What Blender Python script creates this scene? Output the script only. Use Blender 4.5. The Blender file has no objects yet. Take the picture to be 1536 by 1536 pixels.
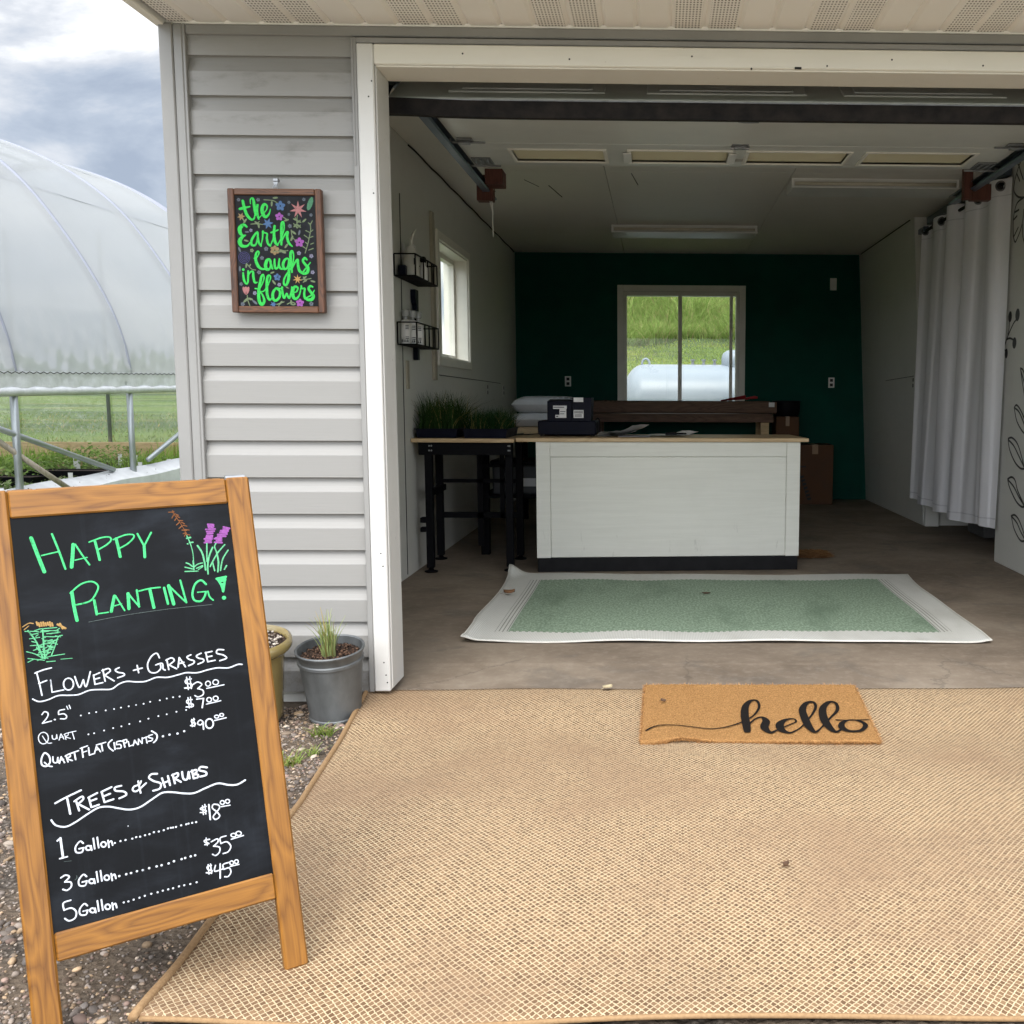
import bpy, math, random
import numpy as np
from mathutils import Matrix, Vector
R = math.radians
rnd = random.Random(7)
S = bpy.context.scene
COL = S.collection

# ---------------------------------------------------------------- camera
cam_d = bpy.data.cameras.new('camera')
cam = bpy.data.objects.new('camera', cam_d); COL.objects.link(cam)
S.camera = cam
cam_d.sensor_width = 36.0
cam_d.lens = 36.0 * 1538 / 1536
cam_d.shift_x = -256 / 1536
cam_d.clip_start = 0.05
cam_d.clip_end = 3000
cam.matrix_world = Matrix(((0.999720, -0.001876, -0.023609, 0.0000), (-0.023257, 0.110473, -0.993607, -4.1000), (0.004472, 0.993877, 0.110398, 1.1500), (0, 0, 0, 1)))
# ---------------------------------------------------------------- sky and sun
SUN_EL, SUN_AZ = R(50), R(190)          # azimuth clockwise from +Y: behind the camera, to the left
W = bpy.data.worlds.new('World'); S.world = W; W.use_nodes = True
wt = W.node_tree; wt.nodes.clear()
def wn(t, **k):
    n = wt.nodes.new(t)
    for a, b in k.items(): setattr(n, a, b)
    return n
wo = wn('ShaderNodeOutputWorld'); bg = wn('ShaderNodeBackground'); bg.inputs[1].default_value = 0.1
sky = wn('ShaderNodeTexSky', sky_type='NISHITA', sun_disc=False, sun_elevation=SUN_EL, sun_rotation=SUN_AZ, air_density=1.0, dust_density=1.5)
tc = wn('ShaderNodeTexCoord'); mp = wn('ShaderNodeMapping'); mp.inputs['Scale'].default_value = (1.3, 1.3, 2.1); mp.inputs['Location'].default_value = (0.35, 0.2, 0.20)
n1 = wn('ShaderNodeTexNoise'); n1.inputs['Scale'].default_value = 3.1; n1.inputs['Detail'].default_value = 9; n1.inputs['Roughness'].default_value = .56; n1.inputs['Distortion'].default_value = .35
r1 = wn('ShaderNodeValToRGB')
e = r1.color_ramp.elements
e[0].position = .37; e[0].color = (4.8, 5.6, 7.0, 1)
e[1].position = .565; e[1].color = (15, 15, 15, 1)
for pos, c in ((.43, (6.2, 7.0, 8.3, 1)), (.495, (9.2, 9.6, 10.3, 1))):
    q = e.new(pos); q.color = c
mx = wn('ShaderNodeMix', data_type='RGBA'); mx.inputs[0].default_value = .88
wl = wt.links
wl.new(tc.outputs['Generated'], mp.inputs[0]); wl.new(mp.outputs[0], n1.inputs['Vector']); wl.new(n1.outputs['Fac'], r1.inputs[0])
# the cloud deck is brighter round the hidden sun (behind the camera) and darker ahead
vd_ = wn('ShaderNodeVectorMath', operation='DOT_PRODUCT'); vd_.inputs[1].default_value = (math.sin(SUN_AZ) * math.cos(SUN_EL), math.cos(SUN_AZ) * math.cos(SUN_EL), math.sin(SUN_EL))
mr_ = wn('ShaderNodeMapRange', interpolation_type='SMOOTHSTEP'); mr_.inputs[1].default_value = .05; mr_.inputs[2].default_value = .95; mr_.inputs[3].default_value = .47; mr_.inputs[4].default_value = 1.85
vs_ = wn('ShaderNodeVectorMath', operation='SCALE')
wl.new(tc.outputs['Generated'], vd_.inputs[0]); wl.new(vd_.outputs['Value'], mr_.inputs[0]); wl.new(mr_.outputs[0], vs_.inputs['Scale']); wl.new(mx.outputs[2], vs_.inputs[0])
wl.new(sky.outputs[0], mx.inputs[6]); wl.new(r1.outputs[0], mx.inputs[7]); wl.new(vs_.outputs[0], bg.inputs[0]); wl.new(bg.outputs[0], wo.inputs[0])
sd = bpy.data.lights.new('sun', 'SUN'); sd.energy = 1.2; sd.angle = R(30); sd.color = (1, .95, .88)
so = bpy.data.objects.new('sun', sd); COL.objects.link(so)
so.rotation_euler = (R(90) - SUN_EL, 0, math.pi - SUN_AZ)
S.view_settings.view_transform = 'Standard'; S.view_settings.look = 'None'
S.view_settings.exposure = 1.0; S.view_settings.gamma = 1.0
S.cycles.use_denoising = True
S.cycles.max_bounces = 10; S.cycles.diffuse_bounces = 6; S.cycles.transparent_max_bounces = 16
S.cycles.caustics_reflective = False; S.cycles.caustics_refractive = False; S.cycles.sample_clamp_indirect = 6

# ---------------------------------------------------------------- mesh helper
class MB:
    def __init__(s): s.v = []; s.f = []; s.m = []
    def add(s, vs, fs, m=0):
        b = len(s.v); s.v += [tuple(float(c) for c in p) for p in vs]
        s.f += [tuple(b + i for i in f) for f in fs]; s.m += [m] * len(fs); return s
    def box(s, a, b, m=0, bev=0.0):
        lo = [min(a[i], b[i]) for i in range(3)]; hi = [max(a[i], b[i]) for i in range(3)]
        bev = min(bev, .49 * min(hi[i] - lo[i] for i in range(3)))
        if bev <= 0:
            vs = [(x, y, z) for x in (lo[0], hi[0]) for y in (lo[1], hi[1]) for z in (lo[2], hi[2])]
            return s.add(vs, [(0, 1, 3, 2), (4, 6, 7, 5), (0, 4, 5, 1), (2, 3, 7, 6), (0, 2, 6, 4), (1, 5, 7, 3)], m)
        vs = []; idx = {}
        for cx in (0, 1):
            for cy in (0, 1):
                for cz in (0, 1):
                    c = [(lo, hi)[k][i] for i, k in enumerate((cx, cy, cz))]
                    sg = [1 if k == 0 else -1 for k in (cx, cy, cz)]
                    for ax in range(3):
                        p = [c[i] + (0 if i == ax else sg[i] * bev) for i in range(3)]
                        idx[(cx, cy, cz, ax)] = len(vs); vs.append(p)
        fs = []
        for ax in range(3):
            o = [i for i in range(3) if i != ax]
            for k in (0, 1):
                q = []
                for a_, b_ in ((0, 0), (1, 0), (1, 1), (0, 1)):
                    c = [0, 0, 0]; c[ax] = k; c[o[0]] = a_; c[o[1]] = b_
                    q.append(idx[(*c, ax)])
                fs.append(q)
        for ax in range(3):
            o = [i for i in range(3) if i != ax]
            for a_ in (0, 1):
                for b_ in (0, 1):
                    c0 = [0, 0, 0]; c0[o[0]] = a_; c0[o[1]] = b_; c1 = list(c0); c1[ax] = 1
                    fs.append([idx[(*c0, o[0])], idx[(*c1, o[0])], idx[(*c1, o[1])], idx[(*c0, o[1])]])
        for c in ((x, y, z) for x in (0, 1) for y in (0, 1) for z in (0, 1)):
            fs.append([idx[(*c, 0)], idx[(*c, 1)], idx[(*c, 2)]])
        s.add(vs, fs, m); s.fix = True; return s
    def obox(s, c, ux, uy, uz, hx, hy, hz, m=0, bev=0.0):
        t = MB().box((-hx, -hy, -hz), (hx, hy, hz), m, bev)
        c, ux, uy, uz = Vector(c), Vector(ux), Vector(uy), Vector(uz)
        s.add([c + ux * p[0] + uy * p[1] + uz * p[2] for p in t.v], t.f, m); s.fix = True; return s
    def bar(s, p, q, w, h, m=0, bev=0.0, up=(0, 0, 1)):
        p, q = Vector(p), Vector(q); d = (q - p); L = d.length; d.normalize()
        sx = d.cross(Vector(up))
        if sx.length < 1e-5: sx = d.cross(Vector((0, 1, 0)))
        sx.normalize(); uz = sx.cross(d)
        return s.obox((p + q) / 2, sx, d, uz, w / 2, L / 2, h / 2, m, bev)
    def tube(s, pts, r, n=10, m=0, cap=True):
        pts = [Vector(p) for p in pts]; rs = r if isinstance(r, (list, tuple)) else [r] * len(pts)
        ref = None; vs = []
        for i, p in enumerate(pts):
            t = (pts[min(i + 1, len(pts) - 1)] - pts[max(i - 1, 0)]).normalized()
            if ref is None:
                ref = t.orthogonal().normalized()
            ref = (ref - t * ref.dot(t)).normalized(); b = t.cross(ref)
            for k in range(n):
                a = 2 * math.pi * k / n; vs.append(p + (ref * math.cos(a) + b * math.sin(a)) * rs[i])
        fs = [(i * n + k, i * n + (k + 1) % n, (i + 1) * n + (k + 1) % n, (i + 1) * n + k) for i in range(len(pts) - 1) for k in range(n)]
        if cap: fs += [tuple(range(n))[::-1], tuple((len(pts) - 1) * n + k for k in range(n))]
        return s.add(vs, fs, m)
    def lathe(s, prof, c=(0, 0, 0), n=32, m=0, axis=2):
        vs = []
        for r, z in prof:
            for k in range(n):
                a = 2 * math.pi * k / n
                p = (r * math.cos(a), r * math.sin(a), z)
                if axis == 0: p = (z, p[0], p[1])
                if axis == 1: p = (p[0], z, p[1])
                vs.append((c[0] + p[0], c[1] + p[1], c[2] + p[2]))
        L = len(prof)
        fs = [(i * n + k, i * n + (k + 1) % n, (i + 1) * n + (k + 1) % n, (i + 1) * n + k) for i in range(L - 1) for k in range(n)]
        return s.add(vs, fs, m)
    def grid(s, xs, ys, fn, m=0):
        nx, ny = len(xs), len(ys)
        return s.add([fn(x, y) for y in ys for x in xs], [(j * nx + i, j * nx + i + 1, (j + 1) * nx + i + 1, (j + 1) * nx + i) for j in range(ny - 1) for i in range(nx - 1)], m)
    def poly(s, pts, d, m=0):
        """flat outline pts (3-D) extruded by vector d"""
        n = len(pts); d = Vector(d); P = [Vector(p) for p in pts]
        return s.add(P + [p + d for p in P], [tuple(range(n))[::-1], tuple(range(n, 2 * n))] + [(i, (i + 1) % n, n + (i + 1) % n, n + i) for i in range(n)], m)
    def move(s, d): s.v = [(a + d[0], b + d[1], c + d[2]) for a, b, c in s.v]; return s

def sel(fn): return fn
def raw(name, v, f, mats, mi=None, smooth=False, fix=True, ang=None):
    me = bpy.data.meshes.new(name)
    me.from_pydata(v, [], f)
    for m in mats: me.materials.append(m)
    if mi is not None: me.polygons.foreach_set('material_index', mi)
    if fix:
        import bmesh
        b = bmesh.new(); b.from_mesh(me); bmesh.ops.recalc_face_normals(b, faces=b.faces); b.to_mesh(me); b.free()
    if smooth:
        me.polygons.foreach_set('use_smooth', [True] * len(me.polygons))
        if ang is not None: me.set_sharp_from_angle(angle=R(ang))
    me.update(); return me
def thing(name, label, cat, loc=(0, 0, 0), group=None, mat=None, kind=None):
    o = bpy.data.objects.new(name, None); COL.objects.link(o); o.empty_display_size = .1
    if mat is not None: o.matrix_world = mat
    else: o.location = loc
    tag(o, label, cat, group, kind); return o
def tag(o, label=None, cat=None, group=None, kind=None):
    if label: o['label'] = label
    if cat: o['category'] = cat
    if group: o['group'] = group
    if kind: o['kind'] = kind
    return o
def base(p):
    while p.parent: p = p.parent
    return p
def part(name, mb, mats, parent=None, smooth=False, local=False, ang=None, fix=True, label=None):
    """mb is in world coordinates unless local; parents are unrotated when it is in world coordinates"""
    if not isinstance(mats, (list, tuple)): mats = [mats]
    v = mb.v
    if parent is not None and not local:
        l = base(parent).location; v = [(a - l[0], b - l[1], c - l[2]) for a, b, c in v]
    me = raw(name, v, mb.f, mats, mb.m, smooth, fix, ang)
    o = bpy.data.objects.new(name, me); COL.objects.link(o)
    if parent is not None: o.parent = parent
    if label: o['label'] = label
    return o
def parts(name, mb, mats, parent, smooth=False, **k):
    """every connected piece of mb becomes a part of its own"""
    lab = list(range(len(mb.v)))
    def root(i):
        while lab[i] != i: lab[i] = lab[lab[i]]; i = lab[i]
        return i
    for f in mb.f:
        a = root(f[0])
        for q in f[1:]: lab[root(q)] = a
    grp = {}
    for f, mi in zip(mb.f, mb.m): grp.setdefault(root(f[0]), []).append((f, mi))
    out = []
    for fs_ in grp.values():
        ids = sorted({i for f, _ in fs_ for i in f}); mp_ = {i: j for j, i in enumerate(ids)}
        m = MB(); m.v = [mb.v[i] for i in ids]; m.f = [tuple(mp_[i] for i in f) for f, _ in fs_]; m.m = [q for _, q in fs_]
        out.append(part(name, m, mats, parent, smooth, **k))
    return out
def solo(name, mb, mats, label, cat, loc, smooth=False, group=None, ang=None, kind=None, fix=True):
    o = part(name, mb.move((-loc[0], -loc[1], -loc[2])), mats, None, smooth, True, ang, fix)
    o.location = loc; tag(o, label, cat, group, kind); return o
def dup(root, loc, label=None):
    def cp(o, par):
        c = o.copy(); COL.objects.link(c)
        if par is not None: c.parent = par; c.matrix_parent_inverse = o.matrix_parent_inverse.copy()
        for ch in list(o.children): cp(ch, c)
        return c
    r = cp(root, None); r.location = loc
    if label: r['label'] = label
    return r
def lin(c):
    return tuple(((x / 255) / 12.92 if x / 255 <= .04045 else ((x / 255 + .055) / 1.055) ** 2.4) for x in c)

# ---------------------------------------------------------------- materials
class NT:
    def __init__(s, name, rough=.6, spec=.4, metal=0.0):
        s.mat = bpy.data.materials.new(name); s.mat.use_nodes = True
        s.t = s.mat.node_tree; s.b = s.t.nodes['Principled BSDF']; s.out = s.t.nodes['Material Output']
        s.b.inputs['Roughness'].default_value = rough; s.b.inputs['Specular IOR Level'].default_value = spec; s.b.inputs['Metallic'].default_value = metal
        s.tc = None
    def n(s, t, ins=None, **k):
        x = s.t.nodes.new('ShaderNode' + t)
        for a, b in k.items(): setattr(x, a, b)
        for a, b in (ins or {}).items(): s.set(x.inputs[a], b)
        return x
    def set(s, sock, v):
        if hasattr(v, 'is_linked') or isinstance(v, bpy.types.NodeSocket): s.t.links.new(v, sock)
        elif isinstance(v, (tuple, list)) and len(v) == 3 and sock.type == 'RGBA': sock.default_value = (*v, 1)
        else: sock.default_value = v
    def obj(s):
        if s.tc is None: s.tc = s.n('TexCoord')
        return s.tc.outputs['Object']
    def map(s, scale=(1, 1, 1), loc=(0, 0, 0), rot=(0, 0, 0), src=None):
        return s.n('Mapping', {'Vector': src or s.obj(), 'Scale': scale, 'Location': loc, 'Rotation': rot}).outputs[0]
    def noise(s, vec, scale, detail=4, rough=.55, dist=0.0, out='Fac'):
        return s.n('TexNoise', {'Vector': vec, 'Scale': scale, 'Detail': detail, 'Roughness': rough, 'Distortion': dist}).outputs[out]
    def math(s, op, a, b=0.0, c=None, clamp=False):
        x = s.n('Math', operation=op, use_clamp=clamp); s.set(x.inputs[0], a); s.set(x.inputs[1], b)
        if c is not None: s.set(x.inputs[2], c)
        return x.outputs[0]
    def mix(s, f, a, b, mode='MIX'):
        x = s.n('Mix', data_type='RGBA', blend_type=mode); s.set(x.inputs[0], f); s.set(x.inputs[6], a); s.set(x.inputs[7], b); return x.outputs[2]
    def ramp(s, f, stops):
        x = s.n('ValToRGB', {0: f}); el = x.color_ramp.elements
        while len(el) < len(stops): el.new(.5)
        for q, (p, c) in zip(el, stops):
            q.position = p; q.color = (c, c, c, 1) if isinstance(c, (int, float)) else (*c, 1)
        return x.outputs[0]
    def sstep(s, v, a, b):
        return s.n('MapRange', {0: v, 1: a, 2: b, 3: 0.0, 4: 1.0}, interpolation_type='SMOOTHSTEP').outputs[0]
    def xyz(s, vec=None):
        x = s.n('SeparateXYZ', {0: vec or s.obj()}); return x.outputs
    def bump(s, h, strength=.3, dist=.01):
        s.set(s.b.inputs['Normal'], s.n('Bump', {'Height': h, 'Strength': strength, 'Distance': dist}).outputs[0])
    def col(s, c): s.set(s.b.inputs['Base Color'], c)
    def rough(s, c): s.set(s.b.inputs['Roughness'], c)
def std(name, c, rough=.6, var=.1, sc=6, bump=.15, bsc=60, metal=0.0, stretch=(1, 1, 1), spec=.4, c2=None, bd=.004, coat=0):
    t = NT(name, rough, spec, metal)
    v = t.map(stretch)
    a = tuple(x * (1 - var) for x in c); b = c2 or tuple(min(1, x * (1 + var)) for x in c)
    f = t.ramp(t.noise(v, sc, 6, .6), [(.32, 0.0), (.68, 1.0)])
    t.col(t.mix(f, a, b))
    t.rough(t.n('MapRange', {0: f, 3: rough * .85, 4: min(1, rough * 1.15)}).outputs[0])
    if bump: t.bump(t.noise(v, bsc, 5, .6), bump, bd)
    if coat: t.b.inputs['Coat Weight'].default_value = coat
    return t.mat
def wood(name, dark, light, axis=2, rough=.45, sc=1.0, coat=0.0, rings=9.0, con=1.0):
    t = NT(name, rough, .4)
    st = [7.0 * sc] * 3; st[axis] = 1.0 * sc
    v = t.map(st)
    n = t.noise(v, 1.6, 2, .4, .2)
    ring = t.math('PINGPONG', t.math('MULTIPLY', n, rings * 2.4), 1.0)
    fs = [160.0] * 3; fs[axis] = 3.5
    fib = t.sstep(t.noise(t.map(fs), 1.0, 5, .7), .3, .7)
    big = t.noise(t.map((3, 3, 3)), 1.0, 2)
    f = t.math('ADD', t.math('MULTIPLY', t.math('POWER', ring, .8), .40 * con), t.math('ADD', t.math('MULTIPLY', fib, .30), t.math('MULTIPLY', big, .45)))
    cr = t.ramp(f, [(.2, dark), (.55, tuple((a + b) / 2 for a, b in zip(dark, light))), (.95, light)])
    t.col(cr); t.bump(f, .12, .002)
    if coat: t.b.inputs['Coat Weight'].default_value = coat; t.b.inputs['Coat Roughness'].default_value = .25
    return t.mat

M = {}
M['siding'] = None
def mk_siding():
    t = NT('grey vinyl siding', .42, .35)
    x = t.xyz()
    v = t.map((2.5, 2.5, 90))
    f = t.noise(v, 2, 6, .65)
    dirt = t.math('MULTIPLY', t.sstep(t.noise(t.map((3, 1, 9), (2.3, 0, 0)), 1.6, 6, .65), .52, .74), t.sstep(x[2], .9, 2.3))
    c = t.mix(f, (.248, .243, .230), (.272, .268, .255))
    spl = t.math('MULTIPLY', t.sstep(t.noise(t.map((30, 30, 30)), 1.0, 6, .75), .42, .62), t.math('SUBTRACT', 1.0, t.sstep(x[2], .0, .32)))
    c = t.mix(t.math('MULTIPLY', spl, .4), c, (.13, .105, .08))
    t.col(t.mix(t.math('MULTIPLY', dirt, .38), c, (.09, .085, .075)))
    t.bump(f, .22, .002); return t.mat
M['siding'] = mk_siding()
M['trimgrey'] = std('grey aluminium trim', (.25, .247, .237), .4, .05, 5, .04, 40)
def mk_white(name, c, rough=.5, dirt=.25):
    t = NT(name, rough, .4)
    f = t.noise(t.map((2, 2, 14)), 1.3, 5)
    spots = t.sstep(t.noise(t.obj(), 38, 2, .5), .72, .78)
    d = t.sstep(t.noise(t.map((5, 5, 3)), 1.1, 7, .7), .5, .8)
    cc = t.mix(f, tuple(x * .93 for x in c), c)
    cc = t.mix(t.math('MULTIPLY', d, dirt), cc, tuple(x * .6 for x in (c[0], c[1] * .97, c[2] * .9)))
    t.col(t.mix(t.math('MULTIPLY', spots, .35 * (dirt > 0)), cc, (.22, .19, .15)))
    t.bump(t.noise(t.map((40, 40, 4)), 1.5, 4), .12, .002); return t.mat
M['trimwhite'] = mk_white('chipped white trim paint', (.60, .595, .57), .45)
M['header'] = mk_white('cream header paint', (.70, .68, .61), .5, .12)
M['intwall'] = mk_white('white painted plywood', (.60, .60, .56), .5, .22)
M['ceil'] = mk_white('white painted ceiling board', (.74, .72, .67), .55, .12)
M['dark'] = std('dark gap', (.02, .02, .02), .9, .1, 10, 0)
M['greenwall'] = std('dark green wall paint', (.003, .058, .042), .6, .12, 3, .06, 50, spec=.08)
M['frame'] = std('window vinyl', (.74, .72, .66), .4, .05, 6, .03, 60)
M['doorpaint'] = std('garage door enamel', (.60, .61, .58), .35, .07, 4, .05, 80)
M['rubber'] = std('black rubber', (.010, .009, .010), .7, .35, 14, .2, 90, c2=(.028, .024, .022), spec=.15)
M['steel'] = std('galvanised steel', (.27, .28, .29), .35, .25, 24, .06, 50, metal=.6)
M['darksteel'] = std('dark blue steel track', (.10, .13, .17), .4, .2, 9, .06, 50, metal=.6)
M['blackmetal'] = std('black powder coated metal', (.003, .003, .004), .6, .2, 20, .05, 100, spec=.08)
M['redwood'] = wood('reddish brown block', (.05, .016, .011), (.12, .04, .028), 2, .6)
M['white'] = std('plain white plastic', (.72, .72, .70), .4, .04, 8, .02, 60)
M['paper'] = std('white paper', (.74, .74, .73), .7, .05, 20, .05, 60)
M['ink'] = std('dark print', (.03, .03, .035), .7, .2, 30, 0)
M['blackplastic'] = std('black plastic', (.006, .006, .008), .5, .2, 20, .08, 140, spec=.1)
M['navy'] = std('dark navy plastic', (.004, .005, .012), .5, .2, 20, .06, 140, spec=.1)
M['concrete'] = None
def mk_conc():
    t = NT('worn concrete', .75, .3)
    a = t.noise(t.map((1, 1, 1)), 1.4, 7, .65, .3); b = t.noise(t.obj(), 22, 6, .7)
    st = t.sstep(t.noise(t.map((1, 1, 1), (3.7, 1.2, 0)), 2.6, 5, .6, .6), .54, .66)
    c = t.ramp(a, [(.3, (.128, .098, .072)), (.5, (.20, .158, .118)), (.7, (.285, .235, .18))])
    c = t.mix(t.math('MULTIPLY', st, .45), c, (.115, .10, .085))
    c = t.mix(t.math('MULTIPLY', t.sstep(b, .45, .7), .25), c, (.36, .31, .25))
    y = t.xyz()[1]
    vo = t.n('TexVoronoi', {'Vector': t.n('VectorMath', {0: t.map((.55, .42, 0), (.13, .3, 0)), 1: t.n('VectorMath', {0: t.noise(t.obj(), 5, 5, .7, out='Color'), 'Scale': .09}, operation='SCALE').outputs[0]}, operation='ADD').outputs[0], 'Scale': 1.0}, feature='DISTANCE_TO_EDGE').outputs['Distance']
    crack = t.math('SUBTRACT', 1.0, t.sstep(vo, .001, .0035), clamp=True)
    c = t.mix(t.math('MULTIPLY', crack, t.math('MULTIPLY', t.sstep(t.math('MULTIPLY', y, -1.0), -.55, -.25), .3)), c, (.05, .045, .04))
    t.col(c); t.bump(b, .25, .004); return t.mat
M['concrete'] = mk_conc()
def mk_jute():
    t = NT('woven jute lattice', .8, .25)
    wob = t.noise(t.obj(), 3.2, 3, .5, out='Color'); wo2 = t.noise(t.obj(), 120, 2, .5, out='Color')
    sv = t.n('VectorMath', {0: wob, 'Scale': .020}, operation='SCALE').outputs[0]; sv2 = t.n('VectorMath', {0: wo2, 'Scale': .0050}, operation='SCALE').outputs[0]
    v = t.n('VectorMath', {0: t.n('VectorMath', {0: t.obj(), 1: sv}, operation='ADD').outputs[0], 1: sv2}, operation='ADD').outputs[0]
    x = t.xyz(v)
    u = t.math('DIVIDE', x[0], .0168); w = t.math('DIVIDE', x[1], .0205)
    p = t.math('ADD', u, w); q = t.math('SUBTRACT', u, w)
    dp = t.math('PINGPONG', p, .5); dq = t.math('PINGPONG', q, .5)
    d = t.math('MINIMUM', dp, dq)
    cid = t.n('CombineXYZ', {0: t.math('FLOOR', p), 1: t.math('FLOOR', q), 2: 0.0}).outputs[0]
    wn_ = t.n('TexWhiteNoise', {'Vector': cid}, noise_dimensions='3D').outputs['Value']
    fib = t.noise(t.map((60, 500, 1)), 1.0, 3, .6)
    big = t.noise(t.obj(), 1.7, 4, .6, .3)
    cell = t.mix(wn_, (.115, .066, .033), (.32, .205, .110))
    cell = t.mix(t.math('MULTIPLY', fib, .7), cell, (.15, .08, .042))
    line = t.mix(t.noise(t.obj(), 190, 3, .6), (.45, .335, .19), (.76, .63, .42))
    rag = t.noise(t.obj(), 260, 3, .6)
    k = t.sstep(t.math('ADD', d, t.math('MULTIPLY', t.math('SUBTRACT', rag, .5), .16)), .05, .125)
    c = t.mix(k, line, cell)
    c = t.mix(t.math('MULTIPLY', t.sstep(big, .4, .68), (.5)), c, (.25, .158, .095))
    wear = t.noise(t.map((1, 1, 1), (5.2, 1.1, 0)), .9, 6, .62, .5); c = t.mix(t.math('MULTIPLY', t.sstep(wear, .5, .72), .38), c, (.19, .125, .08))
    grit = t.sstep(t.noise(t.obj(), 210, 2, .5), .76, .82); c = t.mix(t.math('MULTIPLY', grit, .6), c, (.07, .045, .03))
    t.col(c)
    h = t.math('ADD', t.math('MULTIPLY', t.math('SUBTRACT', 1.0, k), .7), t.math('MULTIPLY', fib, .5))
    t.bump(h, .55, .004); return t.mat
M['jute'] = mk_jute()
def mk_hem():
    t = NT('jute binding', .85, .2)
    s_ = t.noise(t.map((140, 140, 140)), 1.0, 2); big = t.noise(t.obj(), 9, 3)
    t.col(t.mix(s_, t.mix(big, (.16, .09, .04), (.24, .14, .07)), (.38, .25, .13))); t.bump(s_, .4, .003); return t.mat
M['hem'] = mk_hem()
def mk_coir():
    t = NT('coir bristles', .9, .15)
    f = t.sstep(t.noise(t.obj(), 190, 5, .75), .28, .74); g = t.noise(t.obj(), 14, 4)
    c = t.mix(f, (.27, .12, .035), (.78, .44, .175)); c = t.mix(t.math('MULTIPLY', g, .35), c, (.44, .225, .075))
    t.col(c); t.bump(f, .9, .006); return t.mat
M['coir'] = mk_coir()
M['coirblack'] = std('black dyed bristles', (.012, .010, .009), .9, .5, 300, .8, 420, spec=.1, bd=.006)
def mk_rug():
    t = NT('green woven mat', .8, .25)
    x = t.xyz()
    wv = t.noise(t.map((260, 260, 1)), 1.0, 2, .6); big = t.noise(t.map((1.2, .5, 1)), 2.2, 5, .6); tw = t.noise(t.map((90, 38, 1)), 1.0, 3, .6)
    g = t.mix(t.sstep(tw, .35, .68), (.13, .195, .125), (.31, .41, .30))
    g = t.mix(t.math('MULTIPLY', t.sstep(wv, .4, .65), .5), g, (.36, .45, .35)); g = t.mix(t.math('MULTIPLY', t.sstep(big, .5, .75), .45), g, (.07, .12, .075))
    chk = t.math('PINGPONG', t.math('MULTIPLY', x[0], 130.0), .5); chk2 = t.math('PINGPONG', t.math('MULTIPLY', x[1], 130.0), .5)
    wh = t.mix(t.sstep(t.math('ADD', chk, chk2), .25, .7), (.48, .48, .44), (.68, .68, .64))
    wh = t.mix(t.math('MULTIPLY', t.sstep(big, .45, .8), .5), wh, (.36, .35, .30))
    sc = t.math('ADD', t.math('MULTIPLY', t.math('SINE', t.math('MULTIPLY', x[0], 11.0)), .014), t.math('MULTIPLY', t.math('GREATER_THAN', t.math('PINGPONG', t.math('MULTIPLY', x[0], 34.0), .5), .25), .014))
    ay = t.math('ABSOLUTE', x[1]); ax = t.math('ABSOLUTE', x[0])
    iny = t.math('LESS_THAN', t.math('ADD', ay, sc), .725); inx = t.math('LESS_THAN', ax, 1.06)
    c = t.mix(t.math('MULTIPLY', iny, inx), wh, g)
    stripe = t.math('MULTIPLY', t.math('GREATER_THAN', t.math('PINGPONG', t.math('MULTIPLY', ax, 52.0), .5), .34), t.math('MULTIPLY', t.math('GREATER_THAN', ax, 1.062), t.math('LESS_THAN', ax, 1.125)))
    c = t.mix(t.math('MULTIPLY', t.math('MULTIPLY', stripe, iny), .8), c, (.19, .20, .17))
    t.col(c); t.bump(t.math('ADD', wv, t.math('MULTIPLY', tw, .6)), .5, .004); return t.mat
M['rug'] = mk_rug()
M['rugedge'] = std('cream stitched edge', (.62, .60, .54), .8, .1, 40, .3, 200)
OAK_D, OAK_L = (.115, .040, .004), (.305, .130, .017)
M['oakv'] = wood('varnished pine upright grain', OAK_D, OAK_L, 2, .40, 1.7, .12)
M['oakh'] = wood('varnished pine level grain', OAK_D, OAK_L, 0, .40, 1.7, .12)
M['plankh'] = wood('light pine top', (.33, .22, .11), (.55, .41, .24), 0, .5, 1.0)
M['planky'] = wood('light pine top lengthwise', (.33, .22, .11), (.52, .38, .22), 1, .5, 1.0)
M['walnuth'] = wood('dark stained frame level grain', (.030, .014, .009), (.15, .062, .026), 0, .5, 3)
M['walnutv'] = wood('dark stained frame upright grain', (.026, .013, .009), (.125, .05, .022), 2, .5, 3)
M['brownwood'] = wood('brown bench boards', (.06, .030, .016), (.17, .09, .05), 0, .6, 1.0)
M['lumber'] = wood('weathered lumber', (.42, .29, .15), (.70, .53, .30), 0, .7, 1.0)
M['stake'] = wood('grey stake', (.26, .22, .17), (.45, .40, .33), 2, .7, 1.0)
def mk_slate(c=(.0042, .0048, .006)):
    t = NT('chalkboard', .42, .35)
    sm = t.noise(t.map((2.0, 1, 4.0)), 2.2, 6, .65, .5); st = t.noise(t.map((70, 1, 1.6)), 1.0, 3)
    f = t.math('ADD', t.math('MULTIPLY', t.sstep(sm, .42, .78), .9), t.math('MULTIPLY', t.sstep(st, .55, .8), .25))
    t.b.inputs['Specular IOR Level'].default_value = .12
    t.col(t.mix(f, c, (.016, .019, .024))); t.rough(t.n('MapRange', {0: sm, 3: .35, 4: .55}).outputs[0]); return t.mat
M['slate'] = mk_slate()
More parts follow.
